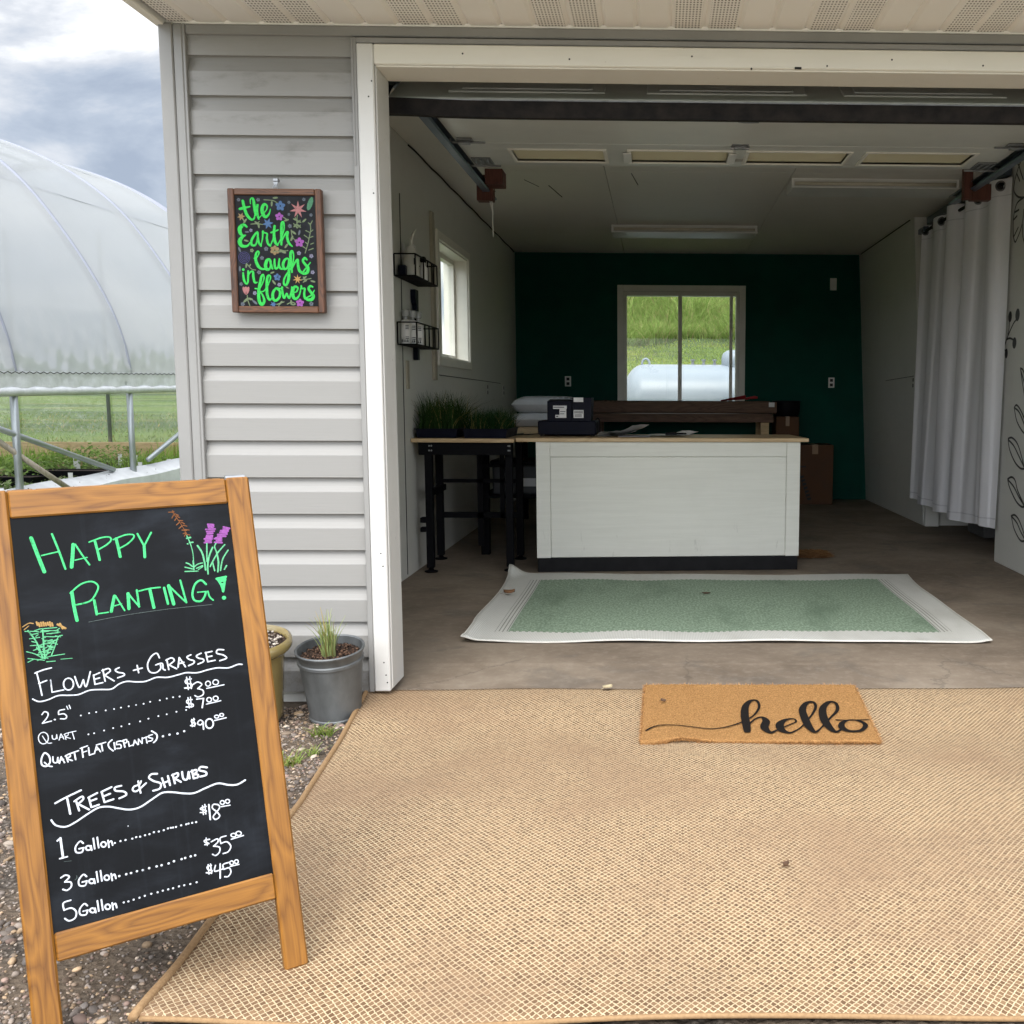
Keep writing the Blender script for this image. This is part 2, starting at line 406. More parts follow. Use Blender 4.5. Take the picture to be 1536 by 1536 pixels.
def chalk(name, c, var=.25):
    t = NT(name, .8, .1)
    f = t.noise(t.map((300, 300, 300)), 1.0, 3, .6)
    c = tuple(x * (.72 if name.startswith(('white', 'bright', 'green', 'pale')) else .52) for x in c)
    stk = t.math('MULTIPLY', t.sstep(t.noise(t.map((150, 150, 40), rot=(0, .35, 0)), 1.0, 4, .65), .56, .70), t.sstep(t.noise(t.obj(), 26, 3), .42, .6))
    cc = t.mix(t.sstep(f, .35, .6), tuple(x * (1 - var) for x in c), c)
    t.col(t.mix(t.math('MULTIPLY', stk, .7), cc, tuple(x * .16 for x in c))); return t.mat
CH = {'green': chalk('green chalk ink', (.10, .72, .26)), 'leaf': chalk('pale green chalk ink', (.17, .60, .30)), 'white': chalk('white chalk ink', (.80, .84, .90), .12), 'faint': chalk('faint chalk', (.16, .20, .19)),
      'orange': chalk('orange chalk', (.38, .15, .06)), 'purple': chalk('purple chalk', (.50, .16, .56)), 'lime': chalk('bright green chalk ink', (.06, .66, .11)),
      'blue': chalk('blue chalk', (.13, .24, .46)), 'pink': chalk('pink chalk', (.62, .28, .28)), 'violet': chalk('violet chalk', (.22, .17, .52)), 'tan': chalk('tan chalk', (.46, .33, .17)),
      'sage': chalk('sage chalk', (.27, .35, .20)), 'grey': chalk('grey chalk', (.20, .23, .27)), 'lilac': chalk('lilac chalk', (.34, .33, .45)), 'navy': chalk('indigo chalk', (.13, .12, .33)), 'fern': chalk('fern chalk', (.14, .38, .22)), 'amber': chalk('amber chalk', (.70, .43, .16))}
CH['orange2'] = CH['amber']
M['line'] = std('black paint line', (.012, .012, .012), .5, .2, 40, 0)
def mk_soffit(perf):
    t = NT('soffit vinyl' + (' perforated' if perf else ''), .5, .35)
    x = t.xyz(); f = t.noise(t.obj(), 3, 5, .6)
    c = t.mix(f, (.84, .82, .755), (.88, .86, .81))
    if perf:
        a = t.math('SUBTRACT', t.math('FRACT', t.math('MULTIPLY', x[0], 84.0)), .5); b = t.math('SUBTRACT', t.math('FRACT', t.math('MULTIPLY', x[1], 46.0)), .5)
        d = t.math('ADD', t.math('MULTIPLY', a, a), t.math('MULTIPLY', b, b))
        c = t.mix(t.sstep(d, .055, .10), (.20, .18, .15), c)
    t.col(c); return t.mat
M['soff'] = mk_soffit(False); M['soffp'] = mk_soffit(True)
def mk_glass(name, tint=(1, 1, 1), gl=.06, painted_sheen=0.0):
    t = NT(name); t.t.nodes.remove(t.b)
    tr = t.n('BsdfTransparent', {0: tint}); g = t.n('BsdfGlossy', {0: (1, 1, 1), 'Roughness': .02})
    m_ = t.n('MixShader', {0: gl, 1: tr.outputs[0], 2: g.outputs[0]}); o_ = m_.outputs[0]
    if painted_sheen:
        df = t.n('BsdfDiffuse', {0: (.80, .74, .54)}); o_ = t.n('MixShader', {0: painted_sheen, 1: o_, 2: df.outputs[0]}).outputs[0]  # cream diffuse stands in for light reflected by the door panes
    t.t.links.new(o_, t.out.inputs[0]); return t.mat
M['glass'] = mk_glass('window glass', (.96, .98, .96), .012); M['oldglass'] = mk_glass('yellowed glass with painted reflection', (.9, .84, .62), .06, .8)
def mk_film(name, trans, streak=0.0):
    t = NT(name); t.t.nodes.remove(t.b)
    f = t.noise(t.map((1.0, 1.0, 1.0)), 1.2, 5, .6)
    wr = t.math('ADD', t.noise(t.map((1.2, .8, .8)), 1.2, 3, .5, .6), t.math('MULTIPLY', t.noise(t.map((5, 2.2, 1.1), rot=(.5, 0, 0)), 1.5, 5, .6, 1.2), .35))
    bp = t.n('Bump', {'Height': wr, 'Strength': .22, 'Distance': .04}).outputs[0]
    df = t.n('BsdfDiffuse', {0: t.mix(f, (.50, .515, .535), (.58, .592, .615)), 'Normal': bp}); tl = t.n('BsdfTranslucent', {0: (.72, .735, .75), 'Normal': bp})
    a = t.n('MixShader', {0: .45, 1: df.outputs[0], 2: tl.outputs[0]})
    tr = t.n('BsdfTransparent', {0: (.96, .97, .98)}); g = t.n('BsdfGlossy', {0: (1, 1, 1), 'Roughness': .11, 'Normal': bp})
    k = trans
    if streak: k = t.math('ADD', trans - streak / 2, t.math('MULTIPLY', t.noise(t.map((40, 40, .6)), 1.0, 3), streak))
    b = t.n('MixShader', {0: k, 1: a.outputs[0], 2: tr.outputs[0]})
    c = t.n('MixShader', {0: .13, 1: b.outputs[0], 2: g.outputs[0]})
    t.t.links.new(c.outputs[0], t.out.inputs[0]); return t.mat
M['film'] = mk_film('milky greenhouse film', .13); M['sidefilm'] = mk_film('clear streaked greenhouse film', .90, .10)
M['filmroll'] = std('rolled film', (.66, .68, .70), .35, .12, 9, .25, 16, bd=.02, stretch=(1, 1, 1))
M['gpost'] = std('greenhouse pipe', (.36, .39, .40), .42, .1, 8, .04, 60, metal=.6)
def mk_vcol(name, rough=.8, spec=.3, bump=0, mult=None):
    t = NT(name, rough, spec)
    a = t.n('Attribute', attribute_name='tint').outputs['Color']
    t.col(a)
    if bump: t.bump(t.noise(t.obj(), 150, 4, .6), bump, .003)
    return t.mat
M['stone'] = mk_vcol('pebbles', .75, .3, .3)
def mk_leaf(name, tr=.35):
    t = NT(name, .6, .1); a = t.n('Attribute', attribute_name='tint').outputs['Color']; t.col(a)
    tl = t.n('BsdfTranslucent', {0: a}); m_ = t.n('MixShader', {0: tr, 1: t.b.outputs[0], 2: tl.outputs[0]}); t.t.links.new(m_.outputs[0], t.out.inputs[0]); return t.mat
M['blade'] = mk_leaf('grass blade')
M['soil'] = std('dark potting soil', (.030, .018, .012), .95, .6, 60, 1.0, 90, bd=.02, c2=(.075, .045, .03))
def mk_ground():
    t = NT('gravel yard and grass', .9, .2)
    x = t.xyz(t.n('NewGeometry').outputs['Position'])
    P = t.n('NewGeometry').outputs['Position']
    a = t.noise(P, 3.0, 6, .65); b = t.noise(P, 55, 6, .7)
    vo = t.n('TexVoronoi', {'Vector': P, 'Scale': 65.0}); vc = vo.outputs['Color']; vd = vo.outputs['Distance']
    dirt = t.mix(a, (.10, .073, .050), (.18, .138, .10))
    gr = t.mix(t.n('SeparateColor', {0: vc}).outputs[0], (.07, .06, .05), (.20, .17, .14))
    gr = t.mix(t.sstep(vd, .25, .6), gr, (.05, .04, .032))
    gv = t.mix(t.sstep(t.noise(P, 5.5, 4, .6), .38, .6), gr, dirt)
    gv = t.mix(t.math('MULTIPLY', b, .5), gv, tuple([.09, .072, .055]))
    # unseen pale ground behind the camera, added to bounce light at the garage
    gv = t.mix(t.sstep(t.math('MULTIPLY', x[1], -1.0), 2.7, 3.6), gv, t.mix(b, (.42, .385, .33), (.54, .50, .44)))
    g1 = t.noise(P, .35, 6, .65); g2 = t.noise(P, 9, 6, .7)
    gs = t.mix(g2, (.055, .10, .018), (.135, .20, .04)); gs = t.mix(t.math('MULTIPLY', t.sstep(g1, .42, .7), .55), gs, (.16, .165, .05))
    gs = t.mix(t.math('MULTIPLY', t.sstep(t.noise(t.map((.10, .35, 1), src=P), 1.0, 5, .6), .46, .62), .85), gs, (.03, .055, .018))
    gs = t.mix(t.math('MULTIPLY', t.sstep(t.noise(t.map((.16, .6, 1), (4, 2, 0), src=P), 1.0, 4), .55, .7), .6), gs, (.17, .16, .055))
    far = t.math('MAXIMUM', t.sstep(x[1], 2.6, 4.0), t.math('MAXIMUM', t.sstep(t.math('MULTIPLY', x[0], -1.0), 9, 13), t.sstep(t.math('MULTIPLY', x[1], -1.0), 12, 20)))
    far = t.math('MAXIMUM', far, t.sstep(x[0], 8, 12))
    t.col(t.mix(far, gv, gs)); t.bump(t.math('ADD', vd, b), .6, .02); return t.mat
M['ground'] = mk_ground()

# ---------------------------------------------------------------- handwriting traced as stroke lists (0.1 mm: u, v, width)
B_GREEN=[[318,409,65,398,764,65,477,1098,65],[673,365,37,758,708,37,836,1083,37],[462,774,26,762,725,26],[1015,609,64,982,842,64,945,1058,64],[1052,612,32,1144,821,32,1259,1046,32],[1017,928,23,1232,894,23],[1396,567,47,1424,762,47,1445,968,47],[1295,589,29,1517,521,30,1662,522,30,1683,595,30,1585,682,30,1444,757,30],[1779,566,54,1799,736,54,1817,944,54],[1729,580,30,1941,507,30,2089,511,30,2099,577,30,1979,689,30,1823,771,30],[2176,500,37,2274,768,37],[2433,498,34,2274,768,34],[2274,768,52,2264,999,52],[903,1561,60,912,1837,60,938,2128,60],[875,1573,32,1073,1419,32,1267,1389,32,1367,1493,32,1314,1639,32,1188,1780,32,932,1821,32],[1271,1772,47,1290,2055,47],[1291,2049,26,1493,2043,27],[1635,1728,56,1594,1866,56,1549,2035,56],[1655,1730,30,1718,1882,30,1786,2045,30],[1587,1935,24,1744,1905,24],[1882,1712,60,1868,2021,60],[1888,1712,33,1974,1868,33,2061,2006,33],[2047,1662,39,2055,2005,39],[2087,1686,30,2284,1659,31,2482,1658,31],[2287,1682,58,2323,2061,58],[2554,1677,46,2592,2016,46],[2643,1645,65,2699,2036,65],[2651,1646,34,2794,1845,34,2941,2036,34],[2875,1561,38,2941,2036,38],[3361,1701,41,3273,1606,41,3150,1675,41,3078,1865,41,3101,2011,41,3225,2044,41,3302,1961,41,3343,1866,41],[3179,1851,25,3384,1858,26],[3384,1858,32,3402,1974,32,3464,2055,32],[3599,1622,45,3660,1754,45,3681,1895,45],[3754,1607,45,3713,1778,45,3681,1895,45],[3582,1610,45,3772,1588,45],[3640,1650,84,3734,1645,84],[3655,1737,45,3723,1745,45],[3681,2034,84,3684,2034,84]]
B_LEAF=[[3102,628,20,3137,749,20,3161,855,20],[3161,855,17,3179,1014,17,3173,1195,17],[3096,686,35,3168,674,35],[3139,782,30,3204,781,30],[3095,803,25,3106,808,25],[3167,1181,30,3165,1272,30,3159,1363,30],[3028,1205,27,3084,1237,27,3137,1295,27],[2995,1292,24,3131,1346,25],[2986,1384,24,3114,1394,25,3237,1404,25],[3183,1300,25,3248,1256,25,3339,1240,25],[3214,1343,25,3338,1298,25],[3247,1373,20,3342,1318,20],[3474,834,28,3448,1068,27,3437,1224,27],[3285,861,35,3357,1019,35,3383,1218,35,3388,1395,35],[3578,930,33,3493,1099,33,3440,1303,32,3426,1485,32],[3653,852,25,3619,915,25,3640,1023,25],[3826,896,28,3681,1040,28,3566,1199,28,3485,1334,27],[3645,1036,35,3658,1249,35,3624,1462,35],[3542,1249,28,3564,1435,28],[3879,1021,28,3748,1206,28,3679,1442,28],[3811,1351,30,3760,1425,30],[106,2208,25,225,2454,25,299,2771,25],[349,2229,25,337,2502,25,336,2792,25],[336,2792,20,434,2579,20,508,2483,20],[444,2749,20,527,2563,20,594,2404,20,662,2384,20],[44,2608,17,179,2675,17,287,2768,17],[54,2215,17,244,2244,17],[286,2204,17,585,2218,17],[347,2244,17,605,2283,17],[406,2314,17,602,2322,17],[136,2295,17,266,2284,17],[117,2368,17,284,2366,17],[337,2356,17,516,2392,17],[150,2427,17,224,2460,17],[330,2431,17,535,2472,17],[117,2504,17,245,2512,17],[323,2506,17,505,2513,17],[160,2602,17,265,2576,17],[398,2542,17,472,2585,17],[361,2659,17,460,2583,17],[217,2544,17,259,2642,17],[58,2743,17,321,2820,17],[51,2814,17,144,2775,17],[206,2807,17,404,2763,17,667,2754,17],[356,2856,17,499,2865,17],[593,2844,11,790,2858,11],[383,2680,17,434,2684,17],[298,2265,17,336,2262,17],[582,2305,17,630,2317,17],[493,2500,17,564,2546,17],[332,2452,17,371,2463,17],[259,2527,17,294,2549,17],[418,2618,17,496,2590,17],[216,2689,17,251,2701,17],[310,2507,17,359,2488,17],[275,2663,17,340,2631,17],[432,2497,17,482,2480,17],[317,2667,17,365,2669,17],[558,2283,17,629,2240,17],[498,2464,17,583,2455,17],[250,2526,17,317,2553,17],[311,2604,17,377,2580,17],[433,2314,17,488,2327,17],[247,2655,17,324,2646,17],[411,2458,17,495,2474,17],[342,2773,17,383,2794,17],[406,2635,17,471,2628,17],[479,2521,17,535,2509,17],[316,2240,17,399,2258,17],[278,2726,17,315,2758,17],[241,2667,17,280,2663,17],[380,2708,17,437,2679,17],[338,2381,17,379,2385,17],[268,2693,17,306,2692,17],[210,2225,17,292,2209,17],[307,2713,17,377,2712,17],[279,2692,17,332,2717,17],[393,2569,17,465,2572,17],[195,2593,17,232,2567,17],[223,2339,17,264,2312,17],[435,2579,17,489,2570,17],[396,2475,17,475,2511,17],[409,2455,17,487,2440,17],[492,2390,17,566,2393,17],[272,2518,17,310,2520,17],[365,2270,17,445,2270,17],[379,2260,17,446,2261,17],[325,2631,17,386,2639,17],[254,2558,17,324,2566,17],[549,2377,17,631,2409,17],[318,2397,17,355,2385,17],[235,2236,17,275,2259,17]]
B_WHITE=[[173,3028,25,202,3270,25,221,3485,25],[146,3042,25,278,3004,25,422,2986,25],[191,3252,25,323,3215,25],[388,3218,22,392,3456,22],[392,3456,25,589,3446,25],[796,3222,26,854,3448,26,934,3309,26],[934,3309,26,969,3454,26,1069,3171,26],[1116,3247,26,1125,3435,26],[1115,3254,26,1227,3220,26],[1121,3335,26,1217,3321,26],[1125,3435,26,1262,3423,26],[1287,3168,26,1305,3405,26],[1271,3187,26,1384,3163,26,1411,3221,26,1303,3286,26],[1311,3288,26,1462,3427,26],[1576,3177,26,1503,3211,26,1545,3266,26,1634,3300,26,1649,3347,27,1529,3376,26],[1824,3276,27,1985,3256,27],[1898,3187,27,1911,3339,27],[2318,3103,27,2276,3000,27,2170,3053,27,2088,3200,27,2110,3351,27,2221,3392,27,2315,3328,27,2323,3249,27],[2237,3235,27,2355,3222,27,2363,3336,27,2398,3368,27],[2449,3157,27,2465,3370,27],[2433,3171,27,2539,3140,28,2585,3203,28,2480,3276,27],[2480,3276,27,2611,3379,28],[2685,3157,28,2643,3352,28],[2685,3157,28,2781,3366,28],[2656,3283,28,2762,3268,28],[2911,3136,28,2832,3169,28,2871,3227,28,2951,3267,28,2945,3318,28,2842,3353,28],[3107,3135,28,3012,3175,28,3051,3231,28,3132,3264,28,3133,3317,28,3023,3351,28],[3199,3133,28,3216,3334,28],[3188,3141,28,3321,3130,28],[3203,3233,28,3310,3227,28],[3216,3334,28,3361,3325,28],[3553,3134,29,3437,3115,29,3411,3184,29,3534,3244,29,3588,3319,29,3451,3350,29],[64,3527,25,160,3594,25,302,3590,25,489,3540,25,670,3568,25,828,3582,26,1020,3534,26,1208,3553,26,1398,3578,26,1544,3501,26,1686,3476,27,1851,3515,27,2020,3533,27,2225,3489,27,2425,3524,27,2633,3506,28,2783,3490,28,2989,3525,28,3204,3500,28,3389,3492,28,3602,3528,29,3794,3488,29,3881,3502,29],[669,3234,25,716,3246,25,751,3293,26,761,3358,26,744,3420,25,705,3458,25,656,3461,25,615,3426,25,595,3366,25,601,3301,25,633,3251,25,680,3233,25],[188,3850,22,233,3805,22,287,3843,22,268,3919,22,180,4017,22],[180,4017,22,330,4004,22],[384,3985,30,391,3989,30],[566,3824,22,473,3833,22,459,3903,22],[459,3903,22,547,3907,22,589,3961,22,561,4005,22,481,3991,22],[607,3770,17,624,3833,17],[650,3759,18,665,3827,18],[826,3995,30],[970,3977,30],[1092,3979,31],[1259,3978,31],[1405,3979,31],[1529,3975,31],[1667,3976,31],[1798,3973,32],[1936,3975,32],[2057,3958,32],[2235,3961,32],[2365,3951,32],[2485,3945,32],[2607,3953,33],[919,4384,30],[1017,4382,30],[1192,4364,31],[1352,4350,31],[1499,4344,31],[1642,4326,31],[1838,4312,32],[1992,4289,32],[2177,4273,32],[2332,4266,32],[2515,4251,32],[2699,4249,33],[2218,4693,43],[2340,4685,43],[2489,4693,43],[2617,4671,43],[2861,3633,30,2759,3641,30,2758,3702,30,2854,3742,30,2842,3804,30,2721,3799,30],[2779,3581,22,2785,3842,22],[2840,3583,22,2845,3833,22],[2885,3754,25,2977,3718,25,3051,3783,25,2962,3854,25],[2962,3854,25,3056,3906,25,3054,3993,25,2957,4027,25,2894,3987,25],[3134,3880,22,3477,3866,23],[2833,4059,25,2741,4056,25,2735,4113,25,2836,4155,25,2826,4205,25,2706,4188,25],[2760,4002,19,2763,4222,19],[2808,4000,19,2803,4215,19],[2920,4067,25,3054,4075,25],[3054,4075,28,3006,4260,28],[3093,4204,22,3378,4185,22],[2834,4471,27,2774,4488,27,2786,4525,27,2841,4553,27,2815,4600,27,2748,4581,27],[2782,4461,22,2779,4610,22],[2823,4446,22,2821,4613,22],[2985,4554,25,2937,4506,25,2883,4562,25,2934,4607,25,2987,4554,25],[2987,4554,30,2984,4704,30],[3215,4571,25,3440,4557,25],[316,4277,17,321,4345,17,371,4356,17,392,4280,17],[392,4280,15,394,4355,15],[461,4281,15,421,4393,15],[466,4282,15,502,4389,15],[436,4348,12,495,4341,12],[522,4299,15,536,4404,15],[515,4300,15,577,4286,15,577,4332,15,529,4349,15,613,4399,15],[589,4283,15,718,4277,15],[652,4280,17,674,4425,17],[158,4258,15,225,4400,15,296,4420,15],[221,4636,29,162,4583,29,103,4684,29,102,4798,29,173,4840,29,236,4775,29,234,4673,29,205,4614,29],[146,4760,24,203,4839,24,262,4866,24],[290,4686,24,292,4787,24,348,4805,25,370,4717,25],[370,4717,20,370,4816,20],[425,4716,25,387,4833,25],[425,4716,25,472,4838,25],[396,4781,20,462,4772,20],[507,4707,25,530,4838,25],[495,4717,25,567,4693,25,576,4743,25,518,4768,25,601,4827,25],[572,4689,25,722,4662,25],[650,4679,27,660,4821,27],[785,4619,28,787,4801,28],[756,4626,23,881,4602,23],[781,4713,20,863,4698,20],[896,4643,25,899,4787,25],[899,4787,23,989,4772,23],[1032,4645,23,984,4776,23],[1032,4645,23,1093,4764,23],[1001,4717,18,1074,4709,18],[1035,4618,23,1198,4598,23],[1120,4609,25,1130,4753,25],[1310,4575,26,1244,4627,26,1244,4704,26,1308,4792,26],[1340,4637,26,1346,4773,26],[1464,4627,23,1390,4631,23,1380,4684,23],[1380,4684,23,1447,4698,23,1450,4765,23,1377,4760,23],[1504,4622,26,1519,4763,26],[1482,4637,23,1558,4619,23,1558,4675,23,1506,4691,23],[1590,4668,23,1598,4764,23],[1598,4764,21,1659,4752,21],[1703,4664,21,1667,4767,21],[1703,4664,21,1750,4763,21],[1677,4719,18,1735,4715,18],[1762,4765,21,1773,4656,21],[1773,4656,21,1830,4758,21],[1830,4758,21,1842,4643,21],[1853,4659,21,1974,4637,21],[1910,4646,24,1918,4765,24],[2029,4620,24,1957,4633,24,1968,4669,24,2021,4694,24,2007,4734,24,1946,4737,24],[2024,4546,29,2109,4637,29,2094,4732,29,2037,4782,29],[3166,3735,22,3193,3742,22,3213,3764,22,3219,3793,22,3210,3821,22,3187,3838,22,3160,3838,22,3136,3821,22,3124,3794,22,3128,3764,22,3146,3742,22,3172,3735,22],[3315,3732,22,3345,3740,22,3368,3762,22,3375,3792,22,3364,3819,22,3340,3836,22,3309,3835,22,3282,3818,22,3268,3790,22,3272,3761,22,3292,3739,22,3321,3733,22],[3151,4076,22,3176,4083,22,3195,4103,22,3201,4129,22,3192,4153,22,3171,4168,22,3145,4167,22,3123,4152,22,3111,4127,22,3115,4101,22,3131,4082,22,3156,4077,22],[3278,4071,22,3306,4078,22,3326,4098,22,3332,4124,22,3323,4149,22,3301,4163,22,3273,4162,22,3249,4147,22,3237,4122,22,3240,4096,22,3258,4077,22,3284,4071,22],[3255,4466,22,3278,4472,22,3295,4486,22,3301,4505,22,3293,4521,22,3275,4530,22,3252,4528,22,3232,4517,22,3222,4499,22,3224,4482,22,3238,4469,22,3260,4466,22],[3356,4451,22,3377,4456,22,3393,4470,22,3398,4489,22,3391,4505,22,3374,4515,22,3352,4513,22,3334,4502,22,3324,4485,22,3326,4467,22,3340,4454,22,3360,4451,22],[3101,4516,30,3143,4528,30,3173,4568,30,3182,4623,30,3166,4675,30,3130,4706,30,3088,4707,30,3051,4676,30,3034,4625,30,3040,4570,30,3069,4529,30,3110,4516,30],[161,4189,17,207,4203,17,241,4248,17,251,4311,17,234,4370,17,196,4406,17,150,4407,17,110,4372,17,90,4314,17,96,4251,17,127,4205,17,171,4189,17],[249,5566,34,438,5499,34,693,5424,34],[450,5508,37,462,5661,36,474,5825,36],[593,5608,34,625,5800,34],[564,5607,34,694,5547,34,713,5603,34,620,5671,34],[620,5671,34,792,5822,34],[810,5590,34,834,5787,34],[802,5593,34,958,5540,35],[820,5669,34,935,5649,35],[838,5788,34,966,5771,35],[1035,5538,35,1065,5747,35],[1030,5537,35,1211,5485,35],[1051,5634,35,1176,5606,35],[1065,5747,35,1221,5727,35],[1381,5499,35,1273,5508,35,1277,5573,35,1417,5624,35,1449,5696,35,1323,5735,35],[1735,5491,33,1698,5550,33,1601,5568,33,1573,5632,33,1644,5666,33,1820,5550,33],[1684,5479,33,1704,5719,33],[2035,5413,36,1932,5398,36,1883,5458,36,1962,5544,36,2076,5616,36,2052,5714,36,1930,5729,36],[2113,5520,36,2148,5707,36],[2224,5501,37,2244,5691,37],[2124,5621,36,2240,5601,37],[2315,5492,37,2336,5677,37],[2300,5504,37,2404,5483,37,2405,5543,37,2339,5576,37],[2339,5576,37,2447,5673,37],[2490,5479,37,2499,5619,37,2566,5647,37,2609,5506,37],[2609,5506,37,2616,5643,37],[2675,5491,37,2690,5660,37],[2658,5511,37,2750,5496,37,2755,5548,37,2685,5578,37],[2685,5578,37,2772,5598,37,2772,5652,37,2690,5660,37],[2961,5495,38,2852,5458,38,2809,5515,38,2924,5578,38,2931,5643,38,2817,5651,38],[156,5865,31,223,5980,31,375,6047,31,539,6005,31,773,5894,32,956,5826,32,1132,5850,32,1304,5927,32,1479,5994,33,1663,5993,33,1886,5895,33,2083,5810,34,2270,5840,34,2481,5915,34,2672,5952,34,2903,5901,35,3134,5865,35,3328,5941,35,3498,5975,36,3666,5921,36],[220,6273,33,272,6236,33],[272,6236,39,281,6610,39],[225,6614,28,351,6610,28],[2794,6244,23,2794,6425,23],[2841,6228,23,2839,6424,23],[2862,6273,23,2759,6283,23,2761,6314,23,2847,6354,23,2838,6387,23,2739,6369,23],[2915,6252,32,2910,6554,32],[3086,6295,26,3004,6268,26,2974,6337,26,3056,6439,26,3094,6534,26,3012,6580,26,2971,6509,26,3058,6424,26,3115,6348,26,3076,6283,26],[3143,6349,23,3315,6361,23],[3170,6231,23,3193,6238,23,3209,6256,23,3214,6279,23,3207,6299,23,3189,6310,23,3166,6308,23,3146,6294,23,3136,6272,23,3139,6250,23,3154,6235,23,3175,6232,23],[3271,6232,23,3294,6238,23,3310,6256,23,3315,6279,23,3308,6299,23,3289,6310,23,3267,6309,23,3247,6294,23,3237,6273,23,3240,6251,23,3254,6235,23,3276,6232,23],[1422,6304,22],[1163,6568,37],[1262,6557,38],[1350,6560,38],[1469,6563,38],[1540,6553,38],[1610,6563,38],[1698,6557,38],[1777,6557,38],[1859,6540,39],[1946,6549,39],[2038,6546,39],[2115,6531,39],[2169,6533,39],[2209,6538,39],[2264,6540,39],[2360,6532,39],[2456,6536,40],[2498,6532,40],[2567,6535,40],[2642,6539,40],[635,6431,29,585,6381,29,503,6466,29,505,6568,29,595,6592,29,631,6523,29],[557,6517,29,637,6516,29],[809,6384,29,815,6584,29],[877,6382,29,883,6583,29],[1052,6488,29,1056,6621,29],[1057,6541,29,1105,6514,29,1122,6599,29],[757,6512,29,763,6599,29],[706,6499,29,729,6507,29,747,6526,29,753,6551,29,745,6573,29,726,6584,29,702,6582,29,681,6566,29,670,6543,29,673,6519,29,688,6503,29,711,6500,29],[965,6495,29,989,6503,29,1007,6525,29,1012,6552,29,1004,6577,29,984,6591,29,960,6589,29,939,6572,29,928,6546,29,931,6519,29,947,6500,29,970,6495,29],[629,7066,29,579,7015,29,497,7098,28,500,7200,28,589,7226,29,625,7158,29],[551,7150,29,630,7151,29],[802,7023,29,808,7222,29],[870,7022,29,876,7222,29],[1044,7131,29,1049,7263,29],[1049,7184,29,1098,7158,29,1115,7242,29],[750,7149,29,757,7235,29],[699,7135,29,723,7144,29,740,7163,29,746,7188,29,738,7209,29,720,7220,29,696,7217,29,675,7202,29,664,7178,29,667,7154,29,682,7139,29,705,7136,29],[958,7136,29,982,7145,29,999,7166,29,1005,7194,29,997,7219,29,977,7232,29,953,7230,29,932,7212,29,921,7186,29,924,7159,29,940,7141,29,963,7137,29],[591,7610,29,542,7559,28,460,7640,28,463,7741,28,551,7768,28,587,7701,29],[514,7693,28,593,7695,29],[764,7570,29,770,7768,29],[832,7570,29,838,7769,29],[1005,7682,29,1010,7813,29],[1010,7734,29,1058,7709,29,1075,7794,29],[712,7695,29,719,7781,29],[662,7680,29,685,7689,29,703,7709,29,708,7733,29,701,7754,29,682,7765,29,658,7762,29,638,7746,29,627,7722,29,629,7699,29,644,7683,29,667,7681,29],[919,7685,29,943,7694,29,960,7716,29,966,7744,29,958,7768,29,938,7781,29,914,7778,29,894,7761,29,883,7734,29,886,7708,29,901,7689,29,924,7686,29],[211,6971,28,291,6944,28,348,6994,28,268,7066,28],[268,7066,28,362,7098,28,362,7182,28,289,7230,28,224,7192,28],[331,7429,28,208,7447,28,208,7580,28],[208,7580,28,329,7575,28,399,7666,28,372,7774,28,272,7799,28,205,7734,28],[2853,6945,26,2757,6943,26,2769,6989,26,2833,7024,26,2754,7029,26],[2790,6898,20,2796,7056,20],[2880,7003,26,2997,6974,26,3004,7036,26,2912,7102,26],[2912,7102,26,3020,7152,26,3009,7249,26,2933,7297,26,2875,7257,26],[3170,6959,26,3054,6974,26,3056,7086,26],[3056,7086,26,3171,7081,26,3236,7189,26,3176,7285,26,3075,7297,26],[3260,7053,23,3503,7038,24],[2829,7469,26,2749,7477,26,2765,7541,26,2828,7574,26,2807,7613,26,2720,7588,26],[2770,7438,23,2766,7628,23],[2815,7438,23,2816,7630,23],[2905,7491,26,2879,7603,26,3027,7600,26],[2997,7486,29,2965,7769,29],[3166,7503,26,3050,7516,26,3053,7614,26],[3053,7614,26,3154,7612,26,3181,7704,26,3121,7777,26,3051,7763,26],[3179,7589,23,3352,7595,23],[3305,6944,23,3332,6953,23,3353,6971,23,3360,6992,23,3351,7010,23,3329,7019,23,3302,7015,23,3278,7000,23,3265,6979,23,3267,6959,23,3284,6946,23,3311,6945,23],[3407,6929,24,3436,6938,24,3458,6958,24,3465,6983,24,3456,7005,24,3432,7015,24,3403,7012,23,3378,6995,23,3364,6971,23,3367,6947,23,3386,6932,23,3414,6929,24],[3211,7487,23,3232,7494,23,3247,7512,23,3252,7534,23,3244,7554,23,3227,7565,23,3206,7563,23,3188,7549,23,3179,7527,23,3182,7505,23,3196,7490,23,3216,7487,23],[3303,7488,23,3324,7495,23,3339,7513,23,3344,7536,23,3337,7556,23,3320,7566,23,3298,7564,23,3280,7550,23,3271,7528,23,3274,7507,23,3288,7492,23,3308,7489,23],[1176,7214,43],[1298,7212,43],[1383,7213,43],[1487,7208,43],[1591,7215,43],[1705,7209,44],[1838,7212,44],[1928,7214,44],[2057,7215,44],[2156,7198,45],[2298,7196,45],[2364,7191,45],[2469,7187,45],[2552,7189,45],[1202,7732,37],[1283,7737,37],[1375,7730,38],[1479,7724,38],[1574,7715,38],[1691,7709,38],[1804,7713,38],[1898,7709,38],[1997,7712,39],[2085,7715,39],[2194,7711,39],[2291,7716,39],[2403,7725,39],[2521,7724,39]]
B_FAINT=[[1136,2190,12,1792,2144,12,2602,2127,12,3430,2147,13],[469,7004,13,470,7046,13,437,7078,13],[291,6688,8,411,6707,8]]
